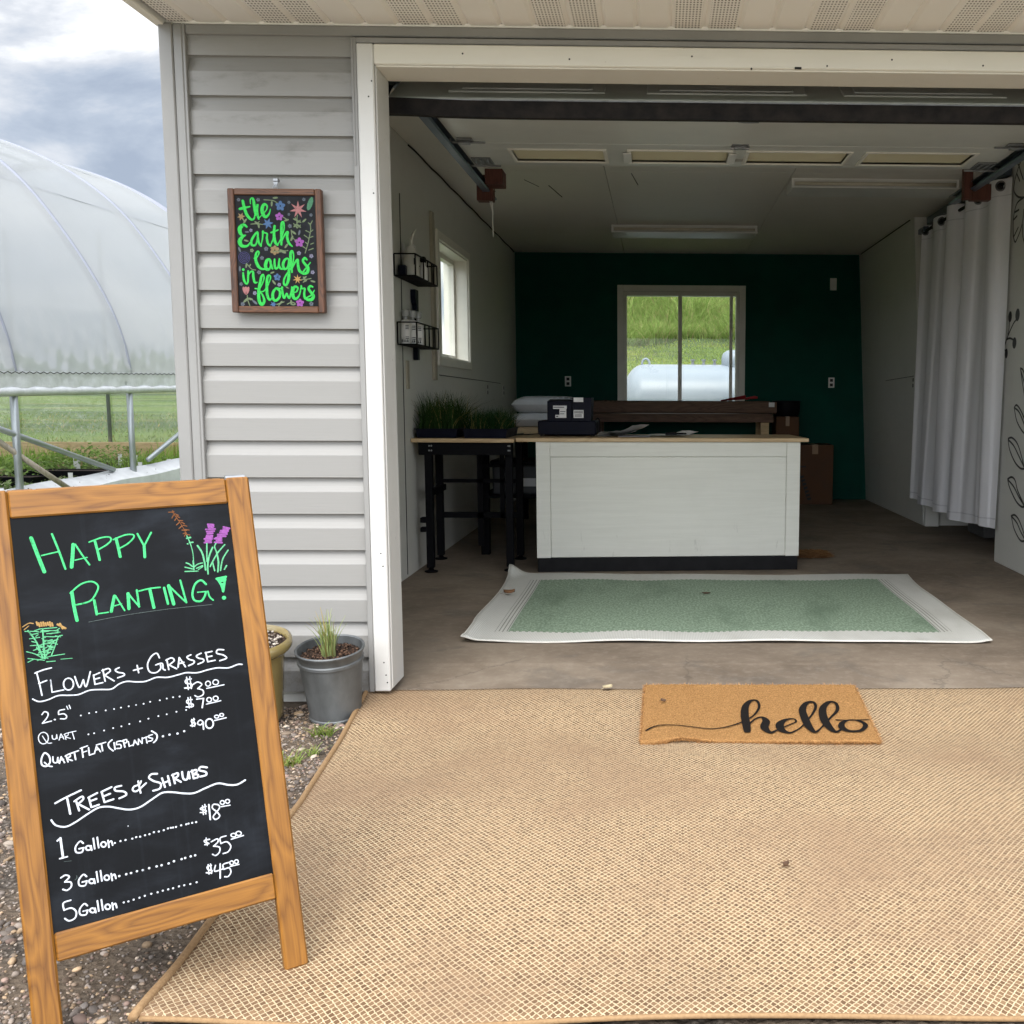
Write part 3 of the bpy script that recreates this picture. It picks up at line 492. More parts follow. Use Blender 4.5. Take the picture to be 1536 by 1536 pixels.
B_ORANGE=[[2877,94,13,2935,210,14,3003,345,14,3059,481,14,3104,615,14],[260,2063,31,270,2126,31],[294,2086,31,304,2155,31],[331,2082,31,340,2154,31],[368,2079,31,376,2153,31],[402,2102,31,413,2153,31],[439,2098,31,449,2152,31],[476,2094,31,483,2181,31],[510,2118,31,520,2181,31],[604,2159,40,727,2254,40],[644,2149,34,682,2254,34],[24,2126,19,131,2069,19,206,2086,19],[44,2184,17,126,2120,17]]
B_BROWN=[[2807,101,20,2900,103,20],[2893,167,20,2857,229,20],[2919,143,20,2985,181,20],[2949,191,20,3003,235,20],[2944,236,20,2904,285,20],[2993,332,20,2928,384,20],[3028,335,20,3083,372,20],[3031,413,20,2967,466,20],[3056,402,20,3124,428,20],[3114,518,20,3021,503,20],[3081,496,20,3156,516,20],[3092,562,20,3036,583,20],[3105,602,20,3162,621,20],[3096,575,20,3054,637,20],[2879,75,20,2911,103,20],[2974,291,20,3054,304,20]]
B_PURPLE=[[3537,425,38,3650,442,38],[3539,459,38,3646,475,38],[3547,492,38,3631,506,38],[3489,531,38,3670,537,38],[3501,580,38,3647,581,38],[3509,621,38,3612,624,38],[3492,663,38,3600,675,38],[3477,697,38,3596,708,38],[3437,732,38,3586,743,38],[3456,774,38,3564,778,38],[3428,811,37,3560,817,38],[3844,510,38,3963,553,38],[3833,554,38,3930,574,38],[3781,583,38,3926,607,38],[3764,621,38,3898,631,38],[3711,662,38,3894,670,38],[3707,701,38,3864,714,38],[3667,732,38,3776,739,38],[3635,745,38,3772,769,38],[3672,791,38,3769,800,38],[3632,824,38,3776,845,38]]
S_GREEN=[[538,448,99,590,716,106,671,949,109,807,1101,85,915,1088,61,969,924,47,988,760,42],[819,539,33,812,411,42,875,336,56,927,398,89,951,620,106,973,830,94,985,947,57],[983,877,47,1026,689,57,1079,567,75,1047,759,85,1056,946,94,1093,1086,66],[419,730,90,587,693,90,791,645,47],[1094,1063,38,1193,968,33,1392,756,42,1410,604,71,1305,565,94,1231,734,127,1267,921,130,1358,1014,99,1482,896,61,1536,732,33],[646,1376,66,537,1307,109,394,1420,151,394,1585,130,485,1690,71,598,1672,38,458,1753,109,363,1914,152,445,2066,123,636,2065,76,749,1934,38],[1027,1556,57,940,1639,76,799,1863,85,804,2028,85,936,2027,66,1016,1815,57,1038,1561,66,1042,1767,71,1070,1955,81,1137,2061,71],[1137,2061,38,1209,1766,52,1230,1536,71,1269,1582,52,1381,1619,57,1363,1788,81,1403,1976,90,1483,2058,66],[1483,2058,43,1589,1810,47,1650,1574,52],[1667,1340,85,1634,1622,99,1661,1904,109,1747,2021,81],[1526,1575,62,1647,1539,62,1788,1479,47],[1747,2021,43,1875,1808,43,2008,1454,47,1998,1208,66,1932,1248,90,1908,1572,99,1891,2008,71],[1908,1878,47,2024,1666,62,2136,1547,85,2112,1735,95,2168,1947,90,2288,2068,47],[868,2515,43,964,2491,38,1055,2318,52,1010,2259,57,938,2366,81,925,2574,105,1000,2786,109,1115,2891,86,1263,2907,52],[1440,2546,62,1343,2582,109,1276,2760,124,1318,2914,110,1432,2877,71,1483,2664,57,1451,2570,71],[1451,2570,71,1484,2759,90,1527,2888,67],[1619,2545,62,1612,2734,86,1647,2876,86,1740,2816,62,1799,2532,62],[1799,2532,62,1768,2733,76,1822,2874,81,1910,2897,52],[2134,2541,62,2014,2546,81,1924,2708,100,1958,2885,91,2075,2844,62,2145,2564,67],[2145,2564,67,2133,2872,91,2113,3228,110,2022,3466,86,1932,3448,76,1951,3253,67,2092,3015,52,2268,2800,48],[2268,2800,43,2324,2445,52,2288,2249,67,2219,2304,90,2215,2611,100,2241,3002,67],[2246,2883,48,2369,2657,67,2468,2555,86,2474,2728,95,2514,2940,100,2618,3039,86],[2618,3039,57,2807,2808,52,2932,2653,38],[2808,2552,62,2734,2489,86,2659,2589,86,2745,2726,95,2841,2843,110,2807,3009,110,2666,3063,81,2548,2992,52],[451,2927,95,454,2932,95],[439,3050,62,460,3287,91,519,3422,72,586,3429,57,611,3215,62,628,2990,62],[629,2978,67,624,3191,67,606,3393,57],[625,3167,43,703,3020,57,804,3005,76,811,3190,91,855,3391,81,944,3390,43],[858,3617,43,1039,3592,43,1195,3282,48,1190,3116,62,1116,3169,86,1046,3425,100,984,3759,110,996,4068,120,1086,4203,110,1180,4067,96,1124,3853,67,1045,3739,53,1178,3710,48,1330,3518,43],[1330,3518,43,1442,3233,52,1398,3126,67,1322,3234,91,1292,3566,100,1303,3875,100,1381,4030,77,1461,3958,43],[1626,3600,72,1517,3755,100,1504,3969,105,1608,4052,91,1746,3920,91,1766,3706,86,1655,3599,76,1793,3615,48,1884,3562,38],[1855,3562,67,1870,3800,86,1924,3955,81,2015,3787,57,2059,3894,77,2117,3946,72,2198,3703,62,2216,3548,53],[2208,3750,38,2377,3725,53,2435,3582,72,2329,3540,91,2241,3702,129,2262,3917,120,2368,3980,91,2494,3820,57,2565,3510,48],[2565,3510,62,2598,3605,53,2694,3604,67,2663,3795,81,2693,3961,86,2781,3989,62],[2989,3543,57,2901,3515,81,2833,3603,91,2917,3745,101,3002,3864,110,2944,3995,120,2800,4013,101,2694,3949,67],[2705,3961,48,2926,3841,53,3045,3668,38]]
S_DOODLE=[('f5',1902,611,190,'blue'),('st7',2547,734,321,'pink'),('f5',1846,998,157,'purple'),('st6',1419,1252,209,'blue'),('st6',454,1009,156,'tan'),('f5',2551,1920,186,'purple'),('f6',1639,2214,181,'tan'),('b',385,403,90,'grey'),('b',1097,396,90,'grey'),('b',2223,480,76,'grey'),('b',2774,370,85,'grey'),('b',2207,913,66,'grey'),('b',3016,929,81,'grey'),('b',2227,1334,100,'grey'),('b',790,1499,85,'lilac'),('b',1323,2165,109,'grey'),('b',796,2228,95,'sage'),('lf',1730,321,104,'sage'),('lf',1591,532,104,'sage'),('lf',590,1160,104,'sage'),('lf',2103,1124,104,'sage'),('lf',2763,1130,100,'sage'),('lf',2564,1567,105,'grey'),('lf',603,1876,95,'sage'),('lf',645,1559,80,'grey'),('lf',2068,2053,105,'sage'),('lf',1929,2255,143,'sage'),('lf',2995,520,262,'fern'),('lf',2361,1568,109,'sage'),('lf',2281,1781,109,'sage'),('lf',1083,1320,104,'sage'),('lf',1015,1239,104,'sage'),('lf',2438,1098,95,'sage'),('lf',2567,1167,95,'sage'),('lf',2430,1309,95,'sage'),('lf',2561,1332,95,'sage'),('rs',505,2494,219,'navy'),('tu',518,3714,167,'pink'),('f5',1689,3195,139,'blue'),('st7',2437,3265,182,'orange'),('f5',2494,4129,158,'purple'),('st6',1506,4195,129,'blue'),('b',1155,2500,95,'grey'),('b',2525,2313,105,'lilac'),('b',2976,2416,105,'lilac'),('b',1026,3022,100,'grey'),('b',3003,3007,100,'lilac'),('b',349,3453,90,'grey'),('b',839,3783,100,'lilac'),('b',1751,3467,95,'lilac'),('b',378,4191,105,'grey'),('b',2914,4162,110,'grey'),('lf',1562,3386,105,'sage'),('lf',1516,3030,86,'sage'),('lf',2046,3572,72,'sage'),('lf',3003,3340,100,'sage'),('lf',825,4116,120,'grey'),('lf',325,2897,105,'grey'),('lf',343,2200,104,'grey'),('lf',492,4047,119,'sage'),('lf',650,3998,119,'sage'),('lf',570,2777,95,'sage'),('lf',701,2776,71,'sage'),('lf',1785,4134,96,'sage'),('lf',2170,4107,96,'sage'),('lf',2215,4191,86,'sage'),('lf',2708,3199,86,'sage'),('lf',2715,3330,86,'sage')]
S_STEM=[[1312,395,33,1643,422,33,1794,507,33],[2516,934,33,2492,1145,33,2491,1408,33],[2369,1240,33,2491,1408,33],[2615,1296,33,2491,1408,33],[2441,1028,33,2495,1192,33],[2616,1120,33,2493,1239,33],[800,1276,33,1015,1263,33,1228,1284,33],[1015,1251,33,1113,1180,33],[498,1091,33,589,1208,33],[2001,1020,33,2163,1124,33],[2970,1235,33,2987,1446,33,2934,1705,33,2860,1988,33,2753,2308,33],[2446,1874,33,2308,1734,33,2269,1475,33],[1809,2280,33,2122,2218,33],[2980,1282,33,3057,1140,33],[2980,1282,33,2911,1212,33],[2971,1540,33,3069,1469,33],[2954,1564,33,2806,1495,33],[2916,1752,33,3061,1704,33],[2903,1776,33,2740,1660,33],[2860,1988,33,2779,1918,33],[2967,1988,33,3077,1940,33],[2806,2154,33,2654,2061,33],[2888,2201,33,3058,2140,33],[574,2694,33,687,2835,33,779,2918,33,910,2940,33],[560,3857,33,565,4023,33,640,4249,34],[2586,3272,33,2730,3271,33,2935,3234,33],[2730,3271,33,2649,3177,33],[2730,3271,33,2642,3379,33],[1639,4195,34,1907,4098,34],[1736,4158,34,1709,4254,34],[2024,4180,34,2195,4108,34,2325,4155,34],[2192,4179,34,2324,4190,34],[1571,2262,33,2110,2229,33]]
M_HELLO=[[180,4608,82,480,4262,71,894,4173,59,1724,4360,59,2431,4459,59,2908,4356,59,3337,4108,72,3685,3811,84],[3685,3811,60,4121,3235,85,4381,2451,100,4343,1835,114,4103,1836,164,3876,2373,262,3785,3236,305,3783,4136,298,3775,4670,247],[3842,4135,72,4155,3570,85,4410,3418,134,4525,3764,277,4420,4352,297,4587,4781,176,4843,4567,83],[4843,4567,59,5304,4131,72,5607,3835,72,5548,3566,85,5236,3657,169,5001,4059,299,5020,4566,271,5289,4793,129,5618,4493,71,5841,4130,60],[5841,4130,60,6259,3228,86,6519,2444,112,6491,1959,126,6228,2041,189,5991,2684,273,5976,3534,303,6031,4275,274,6177,4734,153,6387,4491,71],[6387,4491,71,6886,3531,85,7281,2759,136,7339,2070,126,7091,1956,190,6765,2602,273,6674,3532,316,6745,4273,286,6914,4718,165,7168,4489,83],[7625,3650,85,7299,3904,192,7210,4344,250,7426,4646,189,7849,4588,165,8094,4123,179,7951,3754,133,7594,3650,73],[7110,3651,85,7529,3680,73,8018,3648,73,8344,3587,49]]
P_LINE=[[28457,27326,70,28991,26969,70,29366,26598,70,29731,26107,70,29810,25609,70,29463,25257,70,28753,24923,70,27714,24710,70],[29454,27352,70,28961,26990,70,28612,26551,70,28050,25931,70],[29366,26598,70,29082,26313,70,28709,25966,70],[27877,24718,70,28723,24664,70,29236,24475,70,29567,23964,70,29680,23468,70,29605,22824,70,29470,22401,70,29123,22052,70,28617,22329,70,28165,22710,70,27821,23270,70,27703,23919,70],[29408,24062,70,28656,24088,70],[29526,23614,70,28982,23738,70],[29442,22455,70,28654,22929,70],[27871,22999,70,27702,22245,70,27319,21729,70],[29649,16745,70,29697,16329,70,29878,15888,70],[28390,16813,70,28957,16536,70,30012,15701,70,30798,14825,70],[30004,15636,70,29427,15668,70,28746,15533,70],[30802,14858,70,30311,14901,70],[27132,13565,70,26665,12647,70,26172,11769,70],[27132,13565,70,26671,13459,70,26278,13138,70],[27023,13406,70,26266,12579,70],[28985,8834,70,28294,8929,70,27384,8696,70,26655,8197,70,25750,7193,70],[28977,8766,70,28597,8100,70,27519,7347,70,26419,6983,70,25671,6988,70],[28977,8766,70,27838,8407,70,26798,7790,70,25742,7128,70],[28764,6068,70,27983,6266,70,27274,6084,70,26718,5460,70,25454,4652,70],[28760,6034,70,28296,5523,70,27022,4759,70,25937,4469,70,25384,4528,70],[28760,6034,70,27518,5659,70,26482,5081,70,25450,4620,70],[27775,3626,70,27102,3771,70,26305,3561,70,25485,2996,70,25128,2646,70],[27712,3599,70,27197,2912,70,26363,2412,70,25674,2206,70,25086,2288,70],[27673,3604,70,26661,3317,70,25839,2817,70,25105,2451,70],[28027,10973,70,27581,11136,70,26813,10826,70,25842,10153,70],[28027,10973,70,27462,10118,70,26480,9510,70,25646,9224,70],[27929,10942,70,26972,10635,70,25792,9718,70]]
P_BERRY=[[29558,17124,365,376],[28095,17137,424,425],[28493,15296,393,384],[30027,14660,294,340]]
BO=(-1.26021,-2.09119,0.91193)
BU=(0.817994,0.574924,0.018662)
BD=(0.153456,-0.186838,-0.970331)
BTILT=0.24346
SIGNO=(-1.58880,-0.18500,1.91002)
MATO=(-0.05387,-0.09470,0.01200)
MATU=(0.999912,-0.013248,0.000000)
MATV=(-0.013191,-0.995585,-0.092929)
MATL=(0.84208,0.53805)
# ================================================================ setting
def sm(a, b, x):
    t = np.clip((np.asarray(x, float) - a) / (b - a), 0, 1); return t * t * (3 - 2 * t)
def ground_z(x, y):
    x = np.asarray(x, float); y = np.asarray(y, float)
    left = sm(-2.3, -3.4, x); back = sm(8.0, 9.6, y)
    side = np.maximum(left, sm(3.9, 5.0, x))
    rise = .03 * np.clip(y + .3, 0, 70) * np.maximum(side, back)
    inside = (1 - np.maximum(side, back)) * sm(-.12, .3, y)
    z = -.062 - .14 * inside + rise
    hillx = sm(-9, -3, x)
    z = z + back * hillx * (.10 + .19 * np.clip(y - 13, 0, 9.5) + .40 * np.clip(y - 22.5, 0, 11) + .02 * np.clip(y - 33.5, 0, 200))
    return z
def spaced(lo, hi, step, far, k=1.35):
    a = list(np.arange(lo, hi + 1e-6, step)); d = step
    while a[-1] < far: d *= k; a.append(a[-1] + d)
    d = step
    while a[0] > -far: d *= k; a.insert(0, a[0] - d)
    return np.array(a)
gx = spaced(-14, 9, .35, 1500); gy = spaced(-4, 36, .35, 1500)
GX, GY = np.meshgrid(gx, gy); GZ = ground_z(GX, GY)
nb = len(gx)
gv = np.stack([GX, GY, GZ], -1).reshape(-1, 3).tolist()
gf = [(j * nb + i, j * nb + i + 1, (j + 1) * nb + i + 1, (j + 1) * nb + i) for j in range(len(gy) - 1) for i in range(nb - 1)]
o = bpy.data.objects.new('ground', raw('ground', gv, gf, [M['ground']], None, True, False)); COL.objects.link(o); tag(o, 'gravel yard running into green lawn and the grassy bank', 'ground', kind='structure')

def tinted(name, V, F, tints, mat, smooth=False):
    """V (n,3), F (m,k) arrays, tints per vertex (n,3)"""
    me = bpy.data.meshes.new(name); k = F.shape[1]
    me.vertices.add(len(V)); me.vertices.foreach_set('co', np.asarray(V, np.float32).ravel())
    me.loops.add(F.size); me.loops.foreach_set('vertex_index', F.astype(np.int32).ravel())
    me.polygons.add(len(F)); me.polygons.foreach_set('loop_start', np.arange(0, F.size, k, dtype=np.int32))
    me.update(calc_edges=True)
    at = me.attributes.new('tint', 'FLOAT_COLOR', 'POINT')
    at.data.foreach_set('color', np.concatenate([tints, np.ones((len(V), 1))], 1).astype(np.float32).ravel())
    if smooth: me.polygons.foreach_set('use_smooth', [True] * len(F))
    me.materials.append(mat); me.validate(); me.update(); return me
def link(name, me, parent=None, loc=None):
    o = bpy.data.objects.new(name, me); COL.objects.link(o)
    if parent is not None: o.parent = parent
    if loc is not None: o.location = loc
    return o
G = np.random.default_rng(11)
# ---- loose gravel
def icos():
    p = (1 + 5 ** .5) / 2
    v = np.array([(-1, p, 0), (1, p, 0), (-1, -p, 0), (1, -p, 0), (0, -1, p), (0, 1, p), (0, -1, -p), (0, 1, -p), (p, 0, -1), (p, 0, 1), (-p, 0, -1), (-p, 0, 1)], float)
    f = np.array([(0, 11, 5), (0, 5, 1), (0, 1, 7), (0, 7, 10), (0, 10, 11), (1, 5, 9), (5, 11, 4), (11, 10, 2), (10, 7, 6), (7, 1, 8), (3, 9, 4), (3, 4, 2), (3, 2, 6), (3, 6, 8), (3, 8, 9), (4, 9, 5), (2, 4, 11), (6, 2, 10), (8, 6, 7), (9, 8, 1)])
    v /= np.linalg.norm(v[0])
    e = {}; vl = v.tolist(); nf = []
    def mid(a, b):
        k = (min(a, b), max(a, b))
        if k not in e: q = (np.array(vl[a]) + np.array(vl[b])) / 2; vl.append((q / np.linalg.norm(q)).tolist()); e[k] = len(vl) - 1
        return e[k]
    for a, b, c in f: x, y, z = mid(a, b), mid(b, c), mid(c, a); nf += [(a, x, z), (b, y, x), (c, z, y), (x, y, z)]
    return v, f, np.array(vl), np.array(nf)
iv, if_, iv2, if2 = icos()
def stones(n, xr, yr, smin, smax, pw, keep, seed, hi=False):
    g = np.random.default_rng(seed); bv, bf = (iv2, if2) if hi else (iv, if_)
    x = g.uniform(*xr, n); y = g.uniform(*yr, n); k = keep(x, y); x, y = x[k], y[k]; n = len(x)
    r = smin + (smax - smin) * g.random(n) ** pw
    s = np.stack([r * g.uniform(.7, 1.35, n), r * g.uniform(.6, 1.1, n), r * g.uniform(.35, .75, n)], -1)
    V = bv[None] * (1 + g.normal(0, .15 if not hi else .07, (n, len(bv), 1))) * s[:, None, :]
    a = g.uniform(0, 6.28, n); t1 = g.normal(0, .25, n)
    c, s_ = np.cos(a)[:, None], np.sin(a)[:, None]
    X = V[..., 0] * c - V[..., 1] * s_; Y = V[..., 0] * s_ + V[..., 1] * c; Z = V[..., 2] + X * np.tan(t1)[:, None] * .6
    V = np.stack([X + x[:, None], Y + y[:, None], Z + (ground_z(x, y) + s[:, 2] * .35)[:, None]], -1)
    pal = np.array([(.27, .25, .235), (.20, .195, .195), (.34, .29, .24), (.42, .335, .235), (.30, .235, .215), (.155, .145, .14), (.46, .43, .39), (.24, .20, .165), (.33, .31, .30), (.19, .15, .12)])
    col = pal[g.integers(0, len(pal), n)] * g.uniform(.45, 1.15, (n, 1)) * np.array([1.07, .95, .84])
    F = (bf[None] + (np.arange(n) * len(bv))[:, None, None]).reshape(-1, 3)
    return V.reshape(-1, 3), F, np.repeat(col, len(bv), 0)
def rug_left(y): return np.interp(y, [-2.3, -1.8, -1.15, -.5, -.1, .1], [-.995, -1.026, -1.056, -1.121, -1.15, -1.15])
def kp(x, y): return (x < rug_left(y) + .02) & (y < -.155) & (x > -3.4 - .0 * y)
def kp2(x, y):
    q = np.sin(x * 7.3 + 2 * np.sin(y * 5.1)) + np.sin(y * 8.7 + x * 3.1); g = np.random.default_rng(8)
    return kp(x, y) & (g.random(len(x)) < np.clip(.72 + .30 * q, .3, 1))
bits = [stones(46000, (-2.4, -.9), (-2.7, -.15), .0018, .0060, 1.6, kp2, 1), stones(5200, (-2.4, -.9), (-2.7, -.15), .0055, .0125, 2.0, kp2, 2, True), stones(95, (-2.4, -.9), (-2.7, -.15), .012, .020, 1.6, kp, 3, True), stones(5000, (-6, -1.8), (-.15, 3.2), .006, .022, 1.6, lambda x, y: x < -1.9, 4)]
off = 0; V_, F_, T_ = [], [], []
for v, f, t in bits: V_.append(v); F_.append(f + off); T_.append(t); off += len(v)
o = link('gravel', tinted('gravel', np.concatenate(V_), np.concatenate(F_), np.concatenate(T_), M['stone'], False))
tag(o, 'loose mixed gravel beside the woven rug', 'gravel', kind='stuff')

# ---- blades helper
def blades(x, y, z, h, w, lean, tint, seg=3, seed=5, curl=.6):
    g = np.random.default_rng(seed); n = len(x)
    a = g.uniform(0, 6.28, n); dx, dy = np.cos(a), np.sin(a)
    b = a + g.uniform(-1.2, 1.2, n) + 1.57; wx, wy = np.cos(b), np.sin(b)
    V = np.zeros((n, (seg + 1) * 2, 3)); 
    for i in range(seg + 1):
        t = i / seg; L = lean * h * (t ** (1 + curl)); ww = w * (1 - .85 * t)
        cx, cy, cz = x + dx * L, y + dy * L, z + h * t * (1 - .25 * np.abs(lean) * t)
        V[:, 2 * i] = np.stack([cx - wx * ww, cy - wy * ww, cz], -1); V[:, 2 * i + 1] = np.stack([cx + wx * ww, cy + wy * ww, cz], -1)
    q = np.array([(2 * i, 2 * i + 1, 2 * i + 3, 2 * i + 2) for i in range(seg)])
    F = (q[None] + (np.arange(n) * (seg + 1) * 2)[:, None, None]).reshape(-1, 4)
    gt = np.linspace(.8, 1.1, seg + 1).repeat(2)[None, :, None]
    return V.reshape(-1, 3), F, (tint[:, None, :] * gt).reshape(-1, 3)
def tints(n, a, b, g, dry=0.0, drycol=(.35, .28, .10)):
    t = g.random((n, 1)); c = np.array(a) * (1 - t) + np.array(b) * t
    if dry: k = g.random((n, 1)) < dry; c = np.where(k, np.array(drycol) * (.7 + .5 * t), c)
    return c * g.uniform(.75, 1.2, (n, 1))
# ---- tall grass on the bank and mown lawn behind the garage
n = 46000; x = G.uniform(-3.5, 4.5, n); y = 22.4 + .22 * x + 6.5 * G.random(n) ** 1.3 + .25 * np.sin(x * 2.1)
clump = .6 + .8 * (np.sin(x * 3.1 + np.sin(y * 2)) * .5 + .5) * (np.cos(y * 2.3 + x) * .5 + .5)
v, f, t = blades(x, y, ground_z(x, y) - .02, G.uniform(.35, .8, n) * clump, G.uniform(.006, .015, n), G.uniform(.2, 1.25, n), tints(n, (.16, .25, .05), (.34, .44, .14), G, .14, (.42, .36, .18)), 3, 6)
tag(link('tall_grass', tinted('tall_grass', v, f, t, M['blade'])), 'tall unmown grass on the bank behind the garage', 'grass', kind='stuff')
n = 42000; x = G.uniform(-3.2, 4.2, n); y = G.uniform(11.5, 22.8, n)
pt = sm(-.3, .8, np.sin(x * 1.7 + y * .9) + np.sin(y * 2.2 - x))[:, None]
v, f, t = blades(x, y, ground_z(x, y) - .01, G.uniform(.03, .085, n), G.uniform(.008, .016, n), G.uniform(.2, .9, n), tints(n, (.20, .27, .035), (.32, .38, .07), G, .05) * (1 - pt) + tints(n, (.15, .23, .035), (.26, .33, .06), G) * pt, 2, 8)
tag(link('lawn_grass', tinted('lawn_grass', v, f, t, M['blade'])), 'short mown lawn on the slope behind the garage', 'grass', kind='stuff')

n = 15000; x = G.uniform(-24, -6.5, n); y = G.uniform(10.9, 24, n)
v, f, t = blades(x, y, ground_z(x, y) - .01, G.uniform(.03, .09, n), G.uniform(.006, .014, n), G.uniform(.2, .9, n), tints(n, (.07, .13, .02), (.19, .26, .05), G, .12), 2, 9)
tag(link('field_grass', tinted('field_grass', v, f, t, M['blade'])), 'rough field grass beyond the far end of the greenhouse', 'grass', kind='stuff')
# ---- concrete floor slab
def slab():
    m = MB()
    xs = np.linspace(-1.62, 4.2, 30); ys = np.array([-.09, -.085, -.06, .10, .22, .25, .28, 1, 3, 5, 7.62])
    def z(x, y): return (0.0 if y > .26 else -.003 - .008 * max(0, (.25 - y) / .3)) - (.006 if y < -.087 else 0)
    m.grid(xs, ys, lambda x, y: (x, y, z(x, y)))
    m.add([(-1.62, -.09, -.017), (4.2, -.09, -.017), (4.2, -.09, -.3), (-1.62, -.09, -.3)], [(0, 1, 2, 3)])
    return m
o = part('garage_floor', slab(), M['concrete'], fix=False); tag(o, 'worn concrete garage floor with a hairline crack', 'floor', kind='structure')

# ================================================================ garage building
OX0, OX1, OZ = -1.04, 1.91, 2.354
bld = thing('garage_building', 'single storey garage with grey lap siding and a wide open doorway', 'building', (.4, 3.7, 0))
YF = -.14
def lap_siding(x0, x1, z0, z1, y, d=-1, top=2.392, pitch=.141):
    """Dutch lap courses on a wall facing -Y"""
    m = MB(); prof = []
    zz = top + pitch
    zs = []
    while zz > z0 - pitch: zs.append(zz); zz -= pitch
    pts = []
    for zb in zs:      # zb = bottom of a course face
        pts += [(zb, 0.0), (zb - .0005, .016), (zb - .004, .0205), (zb - .016, .0185), (zb - .034, .0115), (zb - .050, .0035), (zb - .0545, .0008), (zb - .057, 0)]
    pts = [p for p in pts if z0 <= p[0] <= z1]
    pts = [(z1, 0.004)] + pts + [(z0, 0.0), (z0, .02)]
    n = len(pts)
    m.add([(x, y + q, zz) for x in (x0, x1) for zz, q in pts], [(i, i + 1, n + i + 1, n + i) for i in range(n - 1)])
    return m
part('siding', lap_siding(-1.732, -1.128, -.005, 2.496, YF), M['siding'], bld, fix=False)
part('siding', lap_siding(2.0, 4.36, -.005, 2.496, YF), M['siding'], bld, fix=False)
m = MB().box((-1.822, YF - .022, -.03), (-1.772, YF + .06, 2.498), bev=.004).box((-1.772, YF - .018, -.03), (-1.737, YF + .05, 2.498), bev=.004).box((-1.738, YF - .016, -.03), (-1.728, YF + .05, 2.498), bev=.002)
part('corner_post', m, M['trimgrey'], bld)
part('corner_post', MB().box((4.36, YF - .022, -.03), (4.45, YF + .06, 2.498), bev=.004), M['trimgrey'], bld)
# J-channel round the doorway, frieze under the soffit
m = MB().box((-1.130, YF - .020, .0), (-1.108, YF + .03, 2.456), bev=.003).box((-1.108, YF - .020, 2.436), (1.99, YF + .03, 2.456), bev=.003)
m.box((-1.125, YF - .024, 2.0), (-1.120, YF - .019, 2.45)).box((1.97, YF - .02, 0), (1.992, YF + .03, 2.436), bev=.003)
m.box((-1.728, YF - .014, 2.462), (4.36, YF + .03, 2.4975), bev=.004)
part('door_casing', m, M['trimgrey'], bld)
m = MB().box((-1.107, YF - .026, .004), (-1.046, .0, 2.433), bev=.004).box((-1.0455, YF - .012, .012), (OX0, .022, 2.36), bev=.003)
part('door_jamb', m, M['trimwhite'], bld)
m = MB().box((1.916, YF - .026, .004), (1.97, .0, 2.433), bev=.004).box((OX1, YF - .012, .012), (1.9155, .022, 2.36), bev=.003)
part('door_jamb', m, M['trimwhite'], bld)
m = MB().box((-1.0448, YF - .026, OZ + .006), (1.9148, -.002, 2.432), bev=.004).box((-1.04, YF - .014, OZ), (1.91, .022, OZ + .007), bev=.002)
part('door_header', m, M['header'], bld)
# nail holes and paint chips in the header and jamb
m = MB()
for x, z in ((-.33, 2.385), (.12, 2.40), (.62, 2.372), (.86, 2.397), (-.72, 2.40), (1.2, 2.38), (.34, 2.359)):
    m.lathe([(.0001, -.0008), (.0035, -.0008), (.004, .003)], (x, YF - .026, z), 7, axis=1)
for z in (2.30, 2.245, 1.9, .55, .5, .12, .07, .04): m.lathe([(.0001, -.0008), (.003, -.0008), (.0035, .003)], (-1.052 - .02 * ((z * 7) % 1), YF - .026, z), 7, axis=1)
m.box((.50, YF - .0275, OZ + .006), (.525, YF - .02, OZ + .013))
parts('nail_hole', m, M['dark'], bld, label='small dark nail holes and chips in the white trim')
# structural walls
XL, XR = -1.605, 2.40
m = MB().box((XL - .001, -.118, -.05), (-1.109, .02, 2.755)).box((1.972, -.118, -.05), (4.3, .02, 2.755)).box((-1.109, -.116, 2.434), (1.972, .02, 2.755))
part('front_wall', m, M['intwall'], bld)
WY0, WY1, WZ0, WZ1 = 3.52, 4.68, 1.44, 2.285
def pierced(m, axis, a0, a1, z0, z1, h0, h1, hz0, hz1, t0, t1, mi=0):
    for u0, u1, w0, w1 in ((a0, h0, z0, z1), (h1, a1, z0, z1), (h0, h1, z0, hz0), (h0, h1, hz1, z1)):
        if axis == 0: m.box((t0, u0, w0), (t1, u1, w1), mi)
        else: m.box((u0, t0, w0), (u1, t1, w1), mi)
    return m
part('side_wall', pierced(MB(), 0, .021, 7.599, -.05, 2.755, WY0, WY1, WZ0, WZ1, XL, XL - .10), M['intwall'], bld)
part('outer_cladding', pierced(MB(), 0, -.07, 7.75, -.05, 2.86, WY0, WY1, WZ0, WZ1, XL - .101, -1.80), M['siding'], bld)
BW = (-.395, .905, 1.02, 2.335)
part('back_wall', pierced(MB(), 1, XL, 4.3, -.05, 2.755, BW[0], BW[1], BW[2], BW[3], 7.60, 7.70), M['greenwall'], bld, label='dark green back wall round the sliding window')
part('outer_cladding', pierced(MB(), 1, XL - .101, 4.3, -.05, 2.86, BW[0], BW[1], BW[2], BW[3], 7.701, 7.78), M['siding'], bld)
